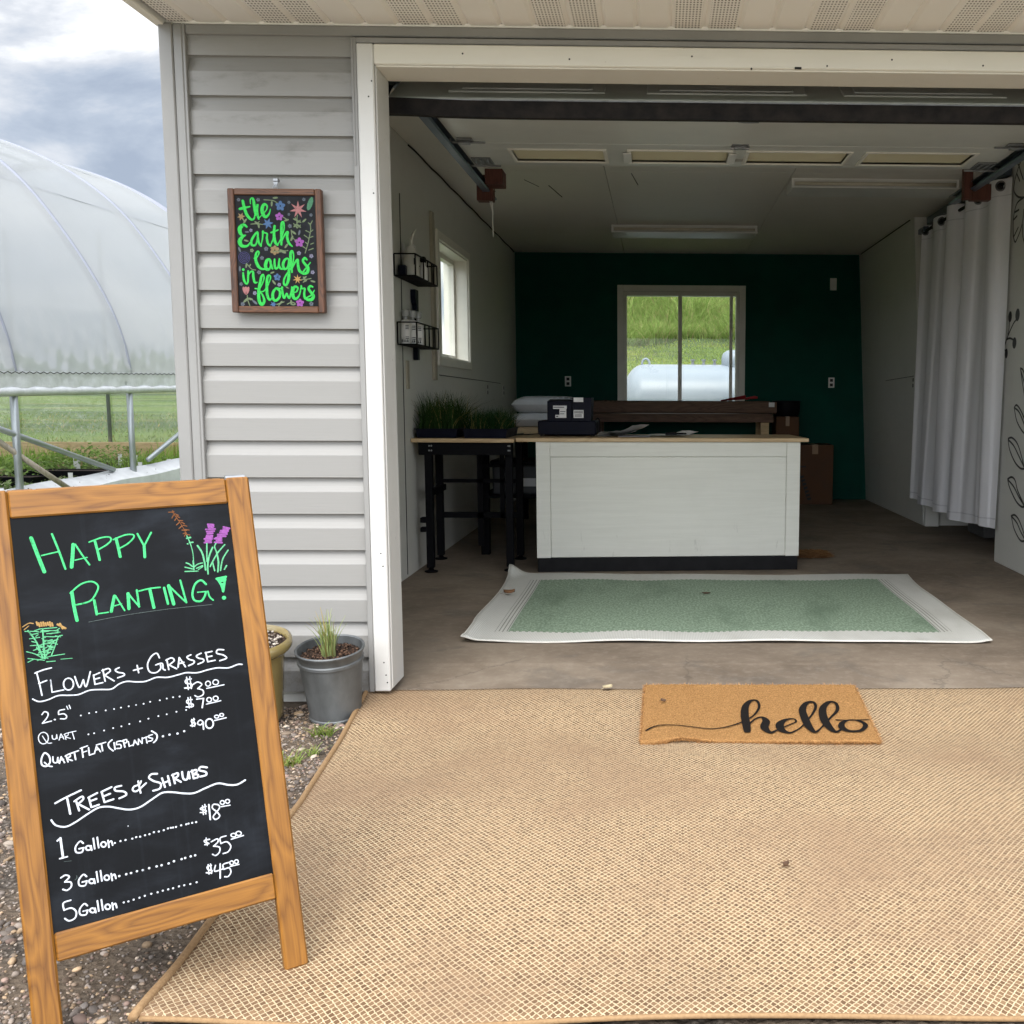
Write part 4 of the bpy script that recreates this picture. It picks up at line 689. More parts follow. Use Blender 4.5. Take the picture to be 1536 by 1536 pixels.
# right wall: panel by the doorway, alcove behind the curtains, leaning far piece
m = MB().box((XR, .021, 0), (XR + .10, 3.10, 2.755), bev=.004)
part('side_wall', m, M['intwall'], bld, label='white panel by the doorway painted with black leaf outlines')
def quadwall(p, th):
    m = MB(); q = [(x + th, y, z) for x, y, z in p]
    return m.add(list(p) + q, [(0, 1, 2, 3), (7, 6, 5, 4), (0, 4, 5, 1), (1, 5, 6, 2), (2, 6, 7, 3), (3, 7, 4, 0)])
part('side_wall', quadwall([(2.425, 5.17, 0), (2.385, 7.60, 0), (2.245, 7.60, 2.755), (2.262, 5.17, 2.755)], .11), M['intwall'], bld)
m = MB().box((2.425, 5.10, .0), (2.55, 5.168, 2.62), bev=.004)
part('wall_post', m, M['intwall'], bld)
m = MB().box((4.2, .021, -.05), (4.3, 7.599, 2.755)).box((2.555, 5.168, 0), (4.199, 5.25, 2.755)).box((2.501, 3.02, 0), (4.199, 3.10, 2.755))
part('alcove_wall', m, M['intwall'], bld)
m = MB().box((2.30, 4.98, 2.60), (2.60, 5.20, 2.645), bev=.003).box((2.33, 3.0, 2.66), (2.39, 5.0, 2.72), bev=.003)
parts('alcove_header', m, M['darksteel'], bld)
# ceiling boards with open seams
m = MB()
for x0, x1 in ((-1.605, -.387), (-.383, .957), (.961, 4.3)):
    for y0, y1 in ((.021, 3.438), (3.442, 5.9), (5.903, 7.6)):
        m.box((x0, y0, 2.755), (x1, y1, 2.775), bev=.001)
part('ceiling', m, M['ceil'], bld)
part('light_block_slab', MB().box((-1.80, -.7, 2.79), (4.45, 7.78, 2.86)), M['dark'], bld)  # unseen slab over the ceiling boards, added to keep light out
# dark crack lines along the wall and ceiling joint, battens
m = MB().tube([(-1.600, y, 2.749 + .004 * math.sin(y * 9)) for y in np.linspace(2.7, 7.5, 30)], .006, 5)
m.tube([(-1.604, 2.42, .02), (-1.604, 2.43, 1.2), (-1.6035, 2.45, 2.4)], .004, 5).tube([(-1.602, 3.5, 1.31), (-1.602, 5.2, 1.30), (-1.602, 6.4, 1.29)], .003, 5)
m.tube([(-.2 + .0, 3.5, 2.7545), (-.16, 3.9, 2.7545)], .003, 4).tube([(-.84, 3.95, 2.7545), (-.78, 4.4, 2.7545)], .004, 4).tube([(-1.0, 3.75, 2.7545), (-.92, 4.0, 2.7545)], .003, 4)
m.tube([(2.33, 5.3, 1.36), (2.34, 6.9, 1.33)], .003, 4).tube([(2.255, 5.3, 2.749), (2.245, 7.5, 2.749)], .005, 4)
parts('wall_crack', m, M['dark'], bld)
m = MB().box((XL, 3.27, 1.27), (XL + .022, 3.34, 2.44), bev=.003).box((XL, 3.344, 1.27), (XL + .012, 3.40, 2.40), bev=.002)
m.box((XL, 2.50, 1.2), (XL + .012, 2.56, 1.38), bev=.002)
parts('batten', m, std('bare wood batten', (.36, .33, .26), .7, .12, 8, .1, 60), bld)
# soffit
m = MB(); sy0, sy1, sz = YF - .004, -.78, 2.505
x = -1.80; k = 0
for k in range(-1, 52):
    a = -1.722 + .1245 * (k - 1) + .02; b = a + .1245
    if b < -1.80 or a > 4.4: continue
    a = max(a, -1.80)
    pf = 1 if ((k + 1) // 2) % 2 == 0 else 0
    m.add([(a + .016, sy0, sz), (b - .012, sy0, sz), (b - .012, sy1, sz), (a + .016, sy1, sz)], [(0, 1, 2, 3)], pf)
    m.add([(b - .012, sy0, sz), (b + .002, sy0, sz + .011), (b + .002, sy1, sz + .011), (b - .012, sy1, sz)], [(0, 1, 2, 3)], 0)
    m.add([(b + .002, sy0, sz + .011), (b + .016, sy0, sz), (b + .016, sy1, sz), (b + .002, sy1, sz + .011)], [(0, 1, 2, 3)], 0)
part('soffit', m, [M['soff'], M['soffp']], bld, fix=False)
m = MB().box((-1.80, YF - .006, 2.499), (4.4, YF + .02, 2.5135), bev=.002).box((-1.835, -.81, 2.490), (-1.80, YF + .02, 2.53), bev=.003)
parts('soffit_trim', m, M['soff'], bld)
m = MB().box((-1.86, -.84, 2.47), (4.5, -.782, 2.66), bev=.004).box((-1.86, -.78, 2.5315), (-1.801, YF + .02, 2.66), bev=.003)
parts('fascia', m, M['trimgrey'], bld)
m = MB(); P = [(-1.87, -.95, 2.665), (-1.87, 3.7, 4.1), (-1.87, 8.4, 2.665), (-1.87, 8.4, 2.60), (-1.87, 3.7, 4.02), (-1.87, -.95, 2.60)]
m.poly(P, (6.4, 0, 0)); part('roof', m, std('dark grey shingles', (.07, .07, .075), .9, .3, 20, .6, 60, bd=.01), bld)
m = MB()
for xx in (-1.79, 4.28): m.poly([(xx, -.1, 2.862), (xx, 3.7, 4.0), (xx, 7.7, 2.862)], (.1, 0, 0))
parts('gable', m, M['siding'], bld)

# ---- windows
def window_casing(m, axis, a0, a1, z0, z1, w, d0, d1, bev=.003, sill=True):
    for u0, u1, w0, w1 in ((a0 - w, a0, z0 - w, z1 + w), (a1, a1 + w, z0 - w, z1 + w), (a0, a1, z1, z1 + w)) + (((a0, a1, z0 - w, z0),) if sill else ()):
        if axis == 0: m.box((d0, u0, w0), (d1, u1, w1), bev=bev)
        else: m.box((u0, d0, w0), (u1, d1, w1), bev=bev)
    return m
win = part('window', window_casing(MB(), 1, BW[0], BW[1], BW[2], BW[3], .07, 7.578, 7.5995), M['frame'], bld)
m = MB()
for u0, u1, w0, w1 in ((BW[0], BW[0] + .035, BW[2], BW[3]), (BW[1] - .035, BW[1], BW[2], BW[3]), (BW[0] + .035, BW[1] - .035, BW[2], BW[2] + .04), (BW[0] + .035, BW[1] - .035, BW[3] - .045, BW[3])): m.box((u0, 7.605, w0), (u1, 7.72, w1), bev=.003)
m.box((.218, 7.62, BW[2] + .04), (.262, 7.66, BW[3] - .045), bev=.003).box((.80, 7.63, BW[2] + .04), (.835, 7.66, BW[3] - .045), bev=.003)
part('sash', m, M['frame'], win)
part('pane', MB().box((BW[0] + .035, 7.665, BW[2] + .04), (BW[1] - .035, 7.669, BW[3] - .045)), M['glass'], win)
win = part('window', window_casing(MB(), 0, WY0, WY1, WZ0, WZ1, .062, XL, XL + .018), M['frame'], bld)
m = MB()
for u0, u1, w0, w1 in ((WY0, WY0 + .012, WZ0, WZ1), (WY1 - .012, WY1, WZ0, WZ1), (WY0 + .012, WY1 - .012, WZ0, WZ0 + .012), (WY0 + .012, WY1 - .012, WZ1 - .012, WZ1)): m.box((XL - .195, u0, w0), (XL + .004, u1, w1), bev=.002)
for u0, u1, w0, w1 in ((WY0 + .012, WY0 + .05, WZ0 + .012, WZ1 - .012), (WY1 - .05, WY1 - .012, WZ0 + .012, WZ1 - .012), (WY0 + .05, WY1 - .05, WZ0 + .012, WZ0 + .05), (WY0 + .05, WY1 - .05, WZ1 - .05, WZ1 - .012), (4.08, 4.12, WZ0 + .05, WZ1 - .05)): m.box((XL - .15, u0, w0), (XL - .10, u1, w1), bev=.002)
part('sash', m, M['frame'], win)
part('pane', MB().box((XL - .128, WY0 + .05, WZ0 + .05), (XL - .124, WY1 - .05, WZ1 - .05)), M['glass'], win)
# ---- outlets
def outlet(c, n, w=.07, h=.115, slots=True):
    ax = 0 if abs(n[0]) else 1
    def bx(u, z, hu, hz, d0, d1, mi):
        if ax: return ((c[0] + u - hu, c[1] + n[1] * d0, c[2] + z - hz), (c[0] + u + hu, c[1] + n[1] * d1, c[2] + z + hz), mi)
        return ((c[0] + n[0] * d0, c[1] + u - hu, c[2] + z - hz), (c[0] + n[0] * d1, c[1] + u + hu, c[2] + z + hz), mi)
    m = MB(); a = bx(0, 0, w / 2, h / 2, 0, .006, 0); m.box(*a, bev=.002)
    if slots:
        for z in (-.026, .026): a = bx(0, z, .017, .016, .006, .008, 1); m.box(*a, bev=.0005)
    return m
for c in ((-1.024, 7.6, 1.333), (1.961, 7.6, 1.332)): part('outlet', outlet(c, (0, -1)), [M['white'], M['ink']], bld)
part('wall_plate', outlet((1.961, 7.6, 2.43), (0, -1), .075, .135, False), M['white'], bld)
for c in ((XL, 5.6, 1.22), (XL, 6.6, 1.22)): part('outlet', outlet(c, (1, 0)), [M['intwall'], M['ink']], bld)
for y in (5.35, 7.0): part('outlet', outlet((2.345, y, 1.30), (-1, 0)), [M['intwall'], M['ink']], bld)

# ---- sectional overhead door, rolled open
DX0, DX1 = -1.075, 1.945
dz = 2.50
gd = None
m = MB()
wins = [(-.81, -.31), (-.155, .385), (.50, 1.05), (1.16, 1.75)]
def pierce_row(m, y0, y1, hy0, hy1, z0, z1):
    m.box((DX0, y0, z0), (DX1, hy0, z1), bev=.002).box((DX0, hy1, z0), (DX1, y1, z1), bev=.002)
    xs = [DX0] + [q for w_ in wins for q in w_] + [DX1]
    for i in range(0, len(xs), 2): m.box((xs[i], hy0, z0), (xs[i + 1], hy1, z1))
pierce_row(m, 1.585, 2.10, 1.72, 2.0, dz, dz + .03)
for y0, y1 in ((.50, 1.05), (1.055, 1.58)): m.box((DX0, y0, dz), (DX1, y1, dz + .03), bev=.003)
gd = part('garage_door', m, M['doorpaint'], bld, label='white sectional overhead door rolled up under the ceiling')
# bottom section tips down on the curve of the track
p0, p1 = Vector((0, .145, 2.315)), Vector((0, .49, 2.508)); dv = (p1 - p0).normalized(); nv = Vector((0, -dv.z, dv.y))
mid_ = (p0 + p1) / 2; L_ = (p1 - p0).length / 2
m = MB().obox(((DX0 + DX1) / 2, mid_.y, mid_.z), (1, 0, 0), dv, nv, (DX1 - DX0) / 2, L_, .016, 0, .003)
for x0, x1 in ((-.85, -.22), (-.05, .60), (.75, 1.42)):
    c = ((x0 + x1) / 2, mid_.y, mid_.z)
    cc = Vector(c) + nv * .0165; m.obox(cc, (1, 0, 0), dv, nv, (x1 - x0) / 2, L_ * .55, .004, 0, .003)
    m.obox(cc + nv * .003, (1, 0, 0), dv, nv, (x1 - x0) / 2 - .05, L_ * .36, .004, 0, .003)
part('bottom_section', m, M['doorpaint'], gd)
xs = np.linspace(DX0 - .005, DX1, 40)
m = MB()
def seal(x, k):
    sag = .010 * math.exp(-((x - DX0) / .22) ** 2)
    a = [(.118, 2.313), (.150, 2.313), (.158, 2.285), (.150, 2.250), (.118, 2.250)][k]
    return (x, a[0], a[1] + sag)
m.grid(list(xs), [0, 1, 2, 3, 4, 0], lambda x, k: seal(x, int(k)))
part('bottom_seal', m, M['rubber'], gd, fix=True)
part('seal_strip', MB().box((DX0, .119, 2.3145), (DX1, .152, 2.319)), M['steel'], gd)
for x0, x1 in wins:
    m = MB()
    for a, b in (((x0 - .022, 1.698), (x1 + .022, 1.72)), ((x0 - .022, 2.0), (x1 + .022, 2.022)), ((x0 - .022, 1.72), (x0, 2.0)), ((x1, 1.72), (x1 + .022, 2.0))): m.box((a[0], a[1], dz - .006), (b[0], b[1], dz + .036), bev=.003)
    part('window_frame', m, M['frame'], gd)
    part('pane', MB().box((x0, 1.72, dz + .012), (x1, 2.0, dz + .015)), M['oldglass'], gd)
for x, y in ((.435, .52), (.435, 1.06), (.435, 1.60)):
    m = MB().box((x - .045, y - .05, dz - .004), (x + .045, y + .05, dz - .0005), bev=.001).tube([(x - .05, y, dz - .010), (x + .05, y, dz - .010)], .009, 8)
    m.box((x - .03, y - .03, dz - .022), (x + .03, y - .006, dz - .004), bev=.002)
    part('hinge', m, M['steel'], gd)
m = MB().box((-.20, 1.75, dz - .012), (-.155, 1.97, dz - .006), bev=.001).box((.385, 1.75, dz - .012), (.43, 1.97, dz - .006), bev=.001)
parts('bracket', m, M['white'], gd)
part('sticker', MB().box((.42, 1.90, dz - .002), (.49, 1.95, dz - .0006)), std('faded sticker', (.38, .37, .34), .6), gd)
# tracks
for sx, tx in ((1, -1.115), (-1, 1.985)):
    m = MB()
    path = [(.055, .02), (.055, 1.2), (.055, 2.05)] + [(.055 + .40 * (1 - math.cos(a)), 2.05 + .40 * math.sin(a)) for a in np.linspace(.15, math.pi / 2, 8)] + [(1.2, 2.45), (2.95, 2.452)]
    for u, w_ in ((0, 0), (.052, 0)): pass
    prof = [(-.012, -.028), (-.012, .028), (.030, .028), (.036, .020)], 
    pr = [(.036 * sx, -.018), (.030 * sx, -.028), (-.010 * sx, -.028), (-.012 * sx, .028), (.030 * sx, .028), (.036 * sx, .018)]
    nV = len(pr); vs = []
    for i, (y, z) in enumerate(path):
        a = path[max(i - 1, 0)]; b = path[min(i + 1, len(path) - 1)]
        t = Vector((0, b[0] - a[0], b[1] - a[1])).normalized(); nn = Vector((0, -t.z, t.y))
        for q, w_ in pr: vs.append(Vector((tx + q, y, z + .03)) + nn * w_)
    m.add(vs, [(i * nV + k, i * nV + k + 1, (i + 1) * nV + k + 1, (i + 1) * nV + k) for i in range(len(path) - 1) for k in range(nV - 1)])
    tr = part('door_track', m, M['darksteel'], bld, fix=False)
    for y in (.75, 1.50, 2.05):
        m = MB()
        m.tube([(tx + .01 * sx, y, 2.482), (tx + .20 * sx, y, 2.482)], .006, 8)
        m.lathe([(.001, -.012), (.021, -.012), (.023, 0), (.021, .012), (.001, .012)], (tx + .008 * sx, y, 2.482), 14, axis=0)
        if y < 2: m.box((tx + .055 * sx, y - .035, 2.486), (tx + .135 * sx, y + .035, 2.4985), bev=.002).box((tx + .06 * sx, y - .02, 2.472), (tx + .12 * sx, y + .02, 2.4855), bev=.003)
        else:
            m.box((tx + .05 * sx, y - .14, 2.4925), (tx + .16 * sx, y + .02, 2.4985), bev=.001)
            for q in (.065, .10, .135): m.box((tx + (q - .008) * sx, y - .13, 2.484), (tx + (q + .008) * sx, y + .01, 2.4925), bev=.003)
        part('roller', m, M['steel'], tr)
    m = MB()
    if sx > 0: m.box((tx - .05, 2.66, 2.40), (tx + .055, 2.74, 2.56), bev=.003).box((tx + .03, 2.50, 2.47), (tx + .14, 2.655, 2.565), bev=.003)
    else: m.box((tx - .075, 2.46, 2.40), (tx - .02, 2.52, 2.70), bev=.003).box((tx - .019, 2.50, 2.40), (tx + .11, 2.56, 2.50), bev=.003).box((tx - .115, 2.44, 2.70), (tx - .02, 2.54, 2.712))
    parts('hanger_block', m, M['redwood'], tr)
m = MB().tube([(-1.06, 2.68, 2.48), (-1.075, 2.69, 2.42), (-1.07, 2.70, 2.33), (-1.072, 2.70, 2.28), (-1.068, 2.70, 2.18)], .004, 6).tube([(-1.095, 2.68, 2.47), (-1.085, 2.69, 2.40), (-1.07, 2.70, 2.33)], .003, 6)
parts('pull_cord', m, M['white'], bld)
# curved spring drum piece in the top left corner
m = MB().lathe([(.03, -.05), (.07, -.05), (.07, -.04), (.05, -.03), (.05, .03), (.07, .04), (.07, .05), (.03, .05)], (-1.0, .16, 2.60), 20, axis=0).tube([(-1.1, .16, 2.60), (2.0, .16, 2.60)], .0127, 10)
part('torsion_bar', m, M['darksteel'], bld)

# ---- painted leaf drawings on the panel
INK_N = [0]
def ribbon(m, flat, fn, mi=0, lift=.0006, sub=6, scale=1e-4):
    """flat [u,v,w,...] -> a raised ink stroke; fn(u,v,h) gives the 3-D point"""
    P = [(flat[i] * scale, flat[i + 1] * scale, flat[i + 2] * scale) for i in range(0, len(flat), 3)]
    INK_N[0] += 1; bump_ = (INK_N[0] % 60) * 6e-6
    def disc(u, v, r, a0=0, a1=2 * math.pi, n=10):
        h = lift + bump_
        vs = [fn(u, v, h * 1.35)] + [fn(u + r * math.cos(a), v + r * math.sin(a), h) for a in np.linspace(a0, a1, n)]
        m.add(vs, [(0, i, i + 1) for i in range(1, n)], mi)
    if len(P) == 1: disc(P[0][0], P[0][1], P[0][2] / 2, n=13); return
    if len(P) == 2: pts = [tuple(np.array(P[0]) * (1 - t) + np.array(P[1]) * t) for t in np.linspace(0, 1, 5)]
    else:
        pts = []; Q = [P[0]] + P + [P[-1]]
        if abs(P[0][0] - P[-1][0]) + abs(P[0][1] - P[-1][1]) < P[0][2] * .7: Q = [P[-2]] + P + [P[1]]
        for i in range(1, len(Q) - 2):
            a, b, c, d = (np.array(q) for q in Q[i - 1:i + 3])
            for t in np.linspace(0, 1, sub, endpoint=False):
                pts.append(tuple(.5 * ((2 * b) + (c - a) * t + (2 * a - 5 * b + 4 * c - d) * t * t + (3 * b - a - 3 * c + d) * t ** 3)))
        pts.append(P[-1])
    vs = []; n = len(pts)
    for i, (u, v, w) in enumerate(pts):
        a = pts[max(i - 1, 0)]; b = pts[min(i + 1, n - 1)]; dx, dy = b[0] - a[0], b[1] - a[1]; l = math.hypot(dx, dy) or 1
        nx, ny = -dy / l * w / 2, dx / l * w / 2; h = lift + bump_ + i * 1.2e-6
        vs += [fn(u + nx, v + ny, h), fn(u, v, h * 1.35), fn(u - nx, v - ny, h)]
    m.add(vs, [q for i in range(n - 1) for q in ((3 * i, 3 * i + 1, 3 * i + 4, 3 * i + 3), (3 * i + 1, 3 * i + 2, 3 * i + 5, 3 * i + 4))], mi)
    for j, k in ((0, 1), (n - 1, n - 2)):
        a = math.atan2(pts[j][1] - pts[k][1], pts[j][0] - pts[k][0]); disc(pts[j][0], pts[j][1], pts[j][2] / 2, a - math.pi / 2, a + math.pi / 2, 7)
pw = [c for c in bld.children if 'leaf' in (c.get('label') or '')][0]
m = MB(); fnp = lambda u, v, h: (XR - h, u, v)
for s_ in P_LINE: ribbon(m, [q * 2 if i % 3 == 2 else q for i, q in enumerate(s_)], fnp)
for s_ in P_BERRY:
    n = 20; m.add([(XR - .0012, s_[0] * 1e-4, s_[1] * 1e-4)] + [(XR - .0009, s_[0] * 1e-4 + s_[2] * 1e-4 * math.cos(a), s_[1] * 1e-4 + s_[3] * 1e-4 * math.sin(a)) for a in np.linspace(0, 2 * math.pi, n)], [(0, i, i + 1) for i in range(1, n)])
ribbon(m, [25100, 4000, 80, 25050, 7500, 80, 24950, 11000, 80, 25200, 14000, 80, 24900, 17000, 80], fnp)
part('leaf_drawing', m, M['line'], pw, fix=False)
# ================================================================ objects
# ---- pavement chalkboard (A-frame)
O_ = Vector(BO); U_ = Vector(BU); D_ = Vector(BD); N_ = U_.cross(D_)
bw, bh = .3994, .7948
org = O_ + U_ * (bw / 2) + D_ * 1.0005
mx4 = Matrix(((U_.x, N_.x, -D_.x, org.x), (U_.y, N_.y, -D_.y, org.y), (U_.z, N_.z, -D_.z, org.z), (0, 0, 0, 1)))
sb = thing('pavement_sign', 'tall wooden A-frame chalkboard listing plant prices, standing half on the woven rug', 'sign', mat=mx4)
def bl(u, v, y=0.0): return (u - bw / 2, y, 1.0005 - v)
def bbox(u0, u1, v0, v1, y0, y1, bev=.003): return MB().box(bl(u0, v0, y0), bl(u1, v1, y1), 0, bev)
st_w = .0475
part('stile', bbox(-st_w, 0, -.056, 1.0, 0, .024, .004), M['oakv'], sb, local=True)
part('stile', bbox(bw, bw + st_w, -.056, 1.0, 0, .024, .004), M['oakv'], sb, local=True)
part('rail', bbox(.0008, bw - .0008, -.0545, 0, .0006, .0235, .003), M['oakh'], sb, local=True)
part('rail', bbox(.0008, bw - .0008, bh, bh + .0535, .0006, .0235, .003), M['oakh'], sb, local=True)
cb = part('chalkboard', bbox(-.004, bw + .004, -.004, bh + .004, .0065, .014, 0), M['slate'], sb, local=True)
fb = lambda u, v, h: bl(u, v, .0065 - h)
def inkpart(name, strokes, mat, parent, fn, label=None):
    m = MB()
    for s_ in strokes: ribbon(m, s_, fn)
    return part(name, m, mat, parent, local=True, fix=False, label=label)
inkpart('lettering', B_GREEN, CH['green'], cb, fb, 'HAPPY PLANTING! written in green chalk')
inkpart('lettering', B_WHITE, CH['white'], cb, fb, 'price list written in white chalk')
for q in B_FAINT: inkpart('chalk_smudge', [q], CH['faint'], cb, fb)
lo_ = lambda S_: [q for q in S_ if q[0] < 1800]
hi_ = lambda S_: [q for q in S_ if q[0] >= 1800]
inkpart('flower_drawing', lo_(B_LEAF), CH['leaf'], cb, fb, 'scribbled green chalk bush at the left edge'); inkpart('flower_drawing', hi_(B_LEAF), CH['leaf'], cb, fb, 'green chalk stems and leaves in the top right corner')
inkpart('flower_drawing', lo_(B_ORANGE), CH['amber'], cb, fb, 'orange chalk blossoms on the bush'); inkpart('flower_drawing', hi_(B_ORANGE + B_BROWN), CH['orange'], cb, fb, 'rust chalk flower spike')
inkpart('flower_drawing', B_PURPLE[:11], CH['purple'], cb, fb, 'purple chalk flower head, upright'); inkpart('flower_drawing', B_PURPLE[11:], CH['purple'], cb, fb, 'purple chalk flower head, tilted')
th = .34
def rear(u0, u1, s0, s1, t0, t1):
    c, s_ = math.cos(th), math.sin(th)
    return MB().obox((lambda u, s, t: (u - bw / 2, .026 + s * s_ + t * c, 1.0565 - s * c + t * s_))((u0 + u1) / 2, (s0 + s1) / 2, (t0 + t1) / 2), (1, 0, 0), (0, s_, -c), (0, c, s_), (u1 - u0) / 2, (s1 - s0) / 2, (t1 - t0) / 2, 0, .003)
part('rear_stile', rear(0, st_w, 0, 1.03, 0, .024), M['oakv'], sb, local=True); part('rear_stile', rear(bw - st_w, bw, 0, 1.03, 0, .024), M['oakv'], sb, local=True)
part('rear_rail', rear(st_w + .001, bw - st_w - .001, .0, .054, .001, .023), M['oakh'], sb, local=True); part('rear_rail', rear(st_w + .001, bw - st_w - .001, .85, .904, .001, .023), M['oakh'], sb, local=True)
part('rear_panel', rear(st_w - .004, bw - st_w + .004, .05, .855, .008, .016), M['slate'], sb, local=True)
m = MB()
for u in (-st_w / 2, bw + st_w / 2): m.lathe([(.001, -.02), (.007, -.02), (.007, .02), (.001, .02)], bl(u, -.058, .025), 10, axis=0)
parts('hinge', m, M['steel'], sb, local=True)

# ---- small chalkboard on the siding
HX, HY, HZ = SIGNO
hs = thing('wall_sign', 'small dark-framed chalkboard with green script and chalk flowers hung on the grey siding', 'sign', (HX + .171, -.16, HZ - .449))
sw, sh, fr = .343, .450, .0235
y0, y1 = -.185, -.158
L = lambda u, v, y: (HX + u, y, HZ - v)
m = MB().box(L(0, 0, y0), L(fr, sh, y1), bev=.003).box(L(sw - fr, 0, y0), L(sw, sh, y1), bev=.003)
parts('frame_side', m, M['walnutv'], hs)
m = MB().box(L(fr + .0005, 0, y0 + .0005), L(sw - fr - .0005, fr, y1), bev=.003).box(L(fr + .0005, sh - fr, y0 + .0005), L(sw - fr - .0005, sh, y1), bev=.003)
parts('frame_rail', m, M['walnuth'], hs)
sp = part('chalkboard', MB().box(L(fr - .003, fr - .003, y0 + .008), L(sw - fr + .003, sh - fr + .003, y1 - .004)), M['slate'], hs)
l0 = hs.location; fs = lambda u, v, h: (HX + u - l0[0], y0 + .008 - h - l0[1], HZ - v - l0[2])
inkpart('lettering', S_GREEN, CH['lime'], sp, fs, 'the Earth laughs in flowers written in bright green script')
m = MB()
for s_ in S_STEM: ribbon(m, s_, fs)
parts('flower_stem', m, CH['sage'], sp, local=True, fix=False)
byc = {}
def doodle(m, k, u, v, r, h):
    def star(n, ri, ro, rot, hh):
        vs = [fs(u, v, hh)] ; 
        for i in range(2 * n): rr = ro if i % 2 == 0 else ri; a = rot + math.pi * i / n; vs.append(fs(u + rr * math.cos(a), v + rr * math.sin(a), hh))
        m.add(vs, [(0, i, i % (2 * n) + 1) for i in range(1, 2 * n + 1)])
    def disc(x, y, a, b, rot, hh, n=10):
        vs = [fs(x, y, hh)]
        for t in np.linspace(0, 2 * math.pi, n): p, q = a * math.cos(t), b * math.sin(t); vs.append(fs(x + p * math.cos(rot) - q * math.sin(rot), y + p * math.sin(rot) + q * math.cos(rot), hh))
        m.add(vs, [(0, i, i + 1) for i in range(1, n)])
    def ring(x, y, rr, w): ribbon(m, [int(q) for t in np.linspace(0, 6.4, 9) for q in ((x + rr * math.cos(t)) * 1e4, (y + rr * math.sin(t)) * 1e4, w * 1e4)], fs, lift=h)
    if k == 'f5' or k == 'f6':
        n = 5 if k == 'f5' else 6
        for i in range(n): a = i * 2 * math.pi / n - 1.5; disc(u + .55 * r * math.cos(a), v + .55 * r * math.sin(a), .44 * r, .33 * r, a, h + i * 8e-6); ring(u + .55 * r * math.cos(a), v + .55 * r * math.sin(a), .33 * r, .0012)
    elif k == 'st7': star(7, r * .36, r, -1.55, h)
    elif k == 'st6': star(6, r * .45, r, -1.2, h)
    elif k == 'rs':
        for q in (.95, .7, .45, .2): ring(u, v, r * q, .0016)
    elif k == 'tu':
        for i, (dx, a) in enumerate(((-.55, -1.9), (0, -1.57), (.55, -1.2))): disc(u + dx * r * .55, v - .1 * r, r * .95, r * .38, a, h + i * 8e-6)
    elif k == 'b':
        for i in range(5): a = i * 1.257 + u * 900; disc(u + .45 * r * math.cos(a), v + .45 * r * math.sin(a), .33 * r, .30 * r, a, h + i * 8e-6)
        ring(u, v, r * .6, .0008)
    elif k == 'lf': disc(u, v, r, r * .36, (u * 977 + v * 431) % 3.1, h)
for i, (k, u, v, r, c) in enumerate(S_DOODLE):
    m = MB(); doodle(m, k, u * 1e-4, v * 1e-4, r * 1e-4, .0002 + (i % 8) * 4e-5)
    part('leaf_drawing' if k == 'lf' else 'flower_drawing', m, CH['amber' if c == 'orange' else c], sp, local=True, fix=False)
m = MB().box((HX + .163, -.172, HZ + .028), (HX + .183, -.150, HZ + .040), bev=.002).poly([(HX + .164, -.170, HZ + .027), (HX + .182, -.170, HZ + .027), (HX + .177, -.170, HZ + .010), (HX + .169, -.170, HZ + .010)], (0, .004, 0))
m.tube([(HX + .173 + .009 * math.cos(a), -.170, HZ + .006 + .010 * math.sin(a)) for a in np.linspace(0, 6.28, 14)], .002, 6)
part('hanger_clip', m, M['steel'], hs)

# ---- jute rug
def rug_z(x, y):
    z = -.050 + .042 * float(sm(-.62, -.09, y)) + .0035 * math.sin(x * 3.3 + y * 2.1) * math.sin(y * 2.7 - .6) + .0015 * math.sin(x * 9 + 1.3 * y)
    if y < -2.0: z += .016 * float(sm(-2.0, -2.24, y)) * (math.sin(x * 5.5 + 1.2) * .5 + .5)
    return z
ys = list(np.linspace(-2.235, -.095, 110)); us = np.linspace(0, 1, 120)
m = MB()
def rp(u, y):
    x0 = float(rug_left(y)); x = x0 + u * (2.0 - x0)
    yy = y + (.0 if y > -2.2 else .006 * math.sin(x * 4))
    return (x, yy, rug_z(x, y) + (.0 if u > .02 else .004))
m.grid(list(us), ys, rp)
b0 = len(m.v)
rug = solo('woven_rug', m, M['jute'], 'large tan jute rug with a cream diamond weave in front of the garage doorway', 'rug', (.4, -1.2, -.05), smooth=True, fix=False)
mdl = rug.modifiers.new('thickness', 'SOLIDIFY'); mdl.thickness = .007; mdl.offset = -1
m = MB().tube([(float(rug_left(y)) - .002, y, rug_z(float(rug_left(y)), y) + .0035) for y in np.linspace(-2.24, -.10, 60)], .0095, 8)
hem = part('binding', m, M['hem'], rug, smooth=True)
m = MB().tube([(x, -2.238 + .006 * math.sin(x * 4), rug_z(x, -2.235) - .002) for x in np.linspace(-.99, 2.0, 90)], .0055, 8)
part('binding', m, M['hem'], rug, smooth=True)

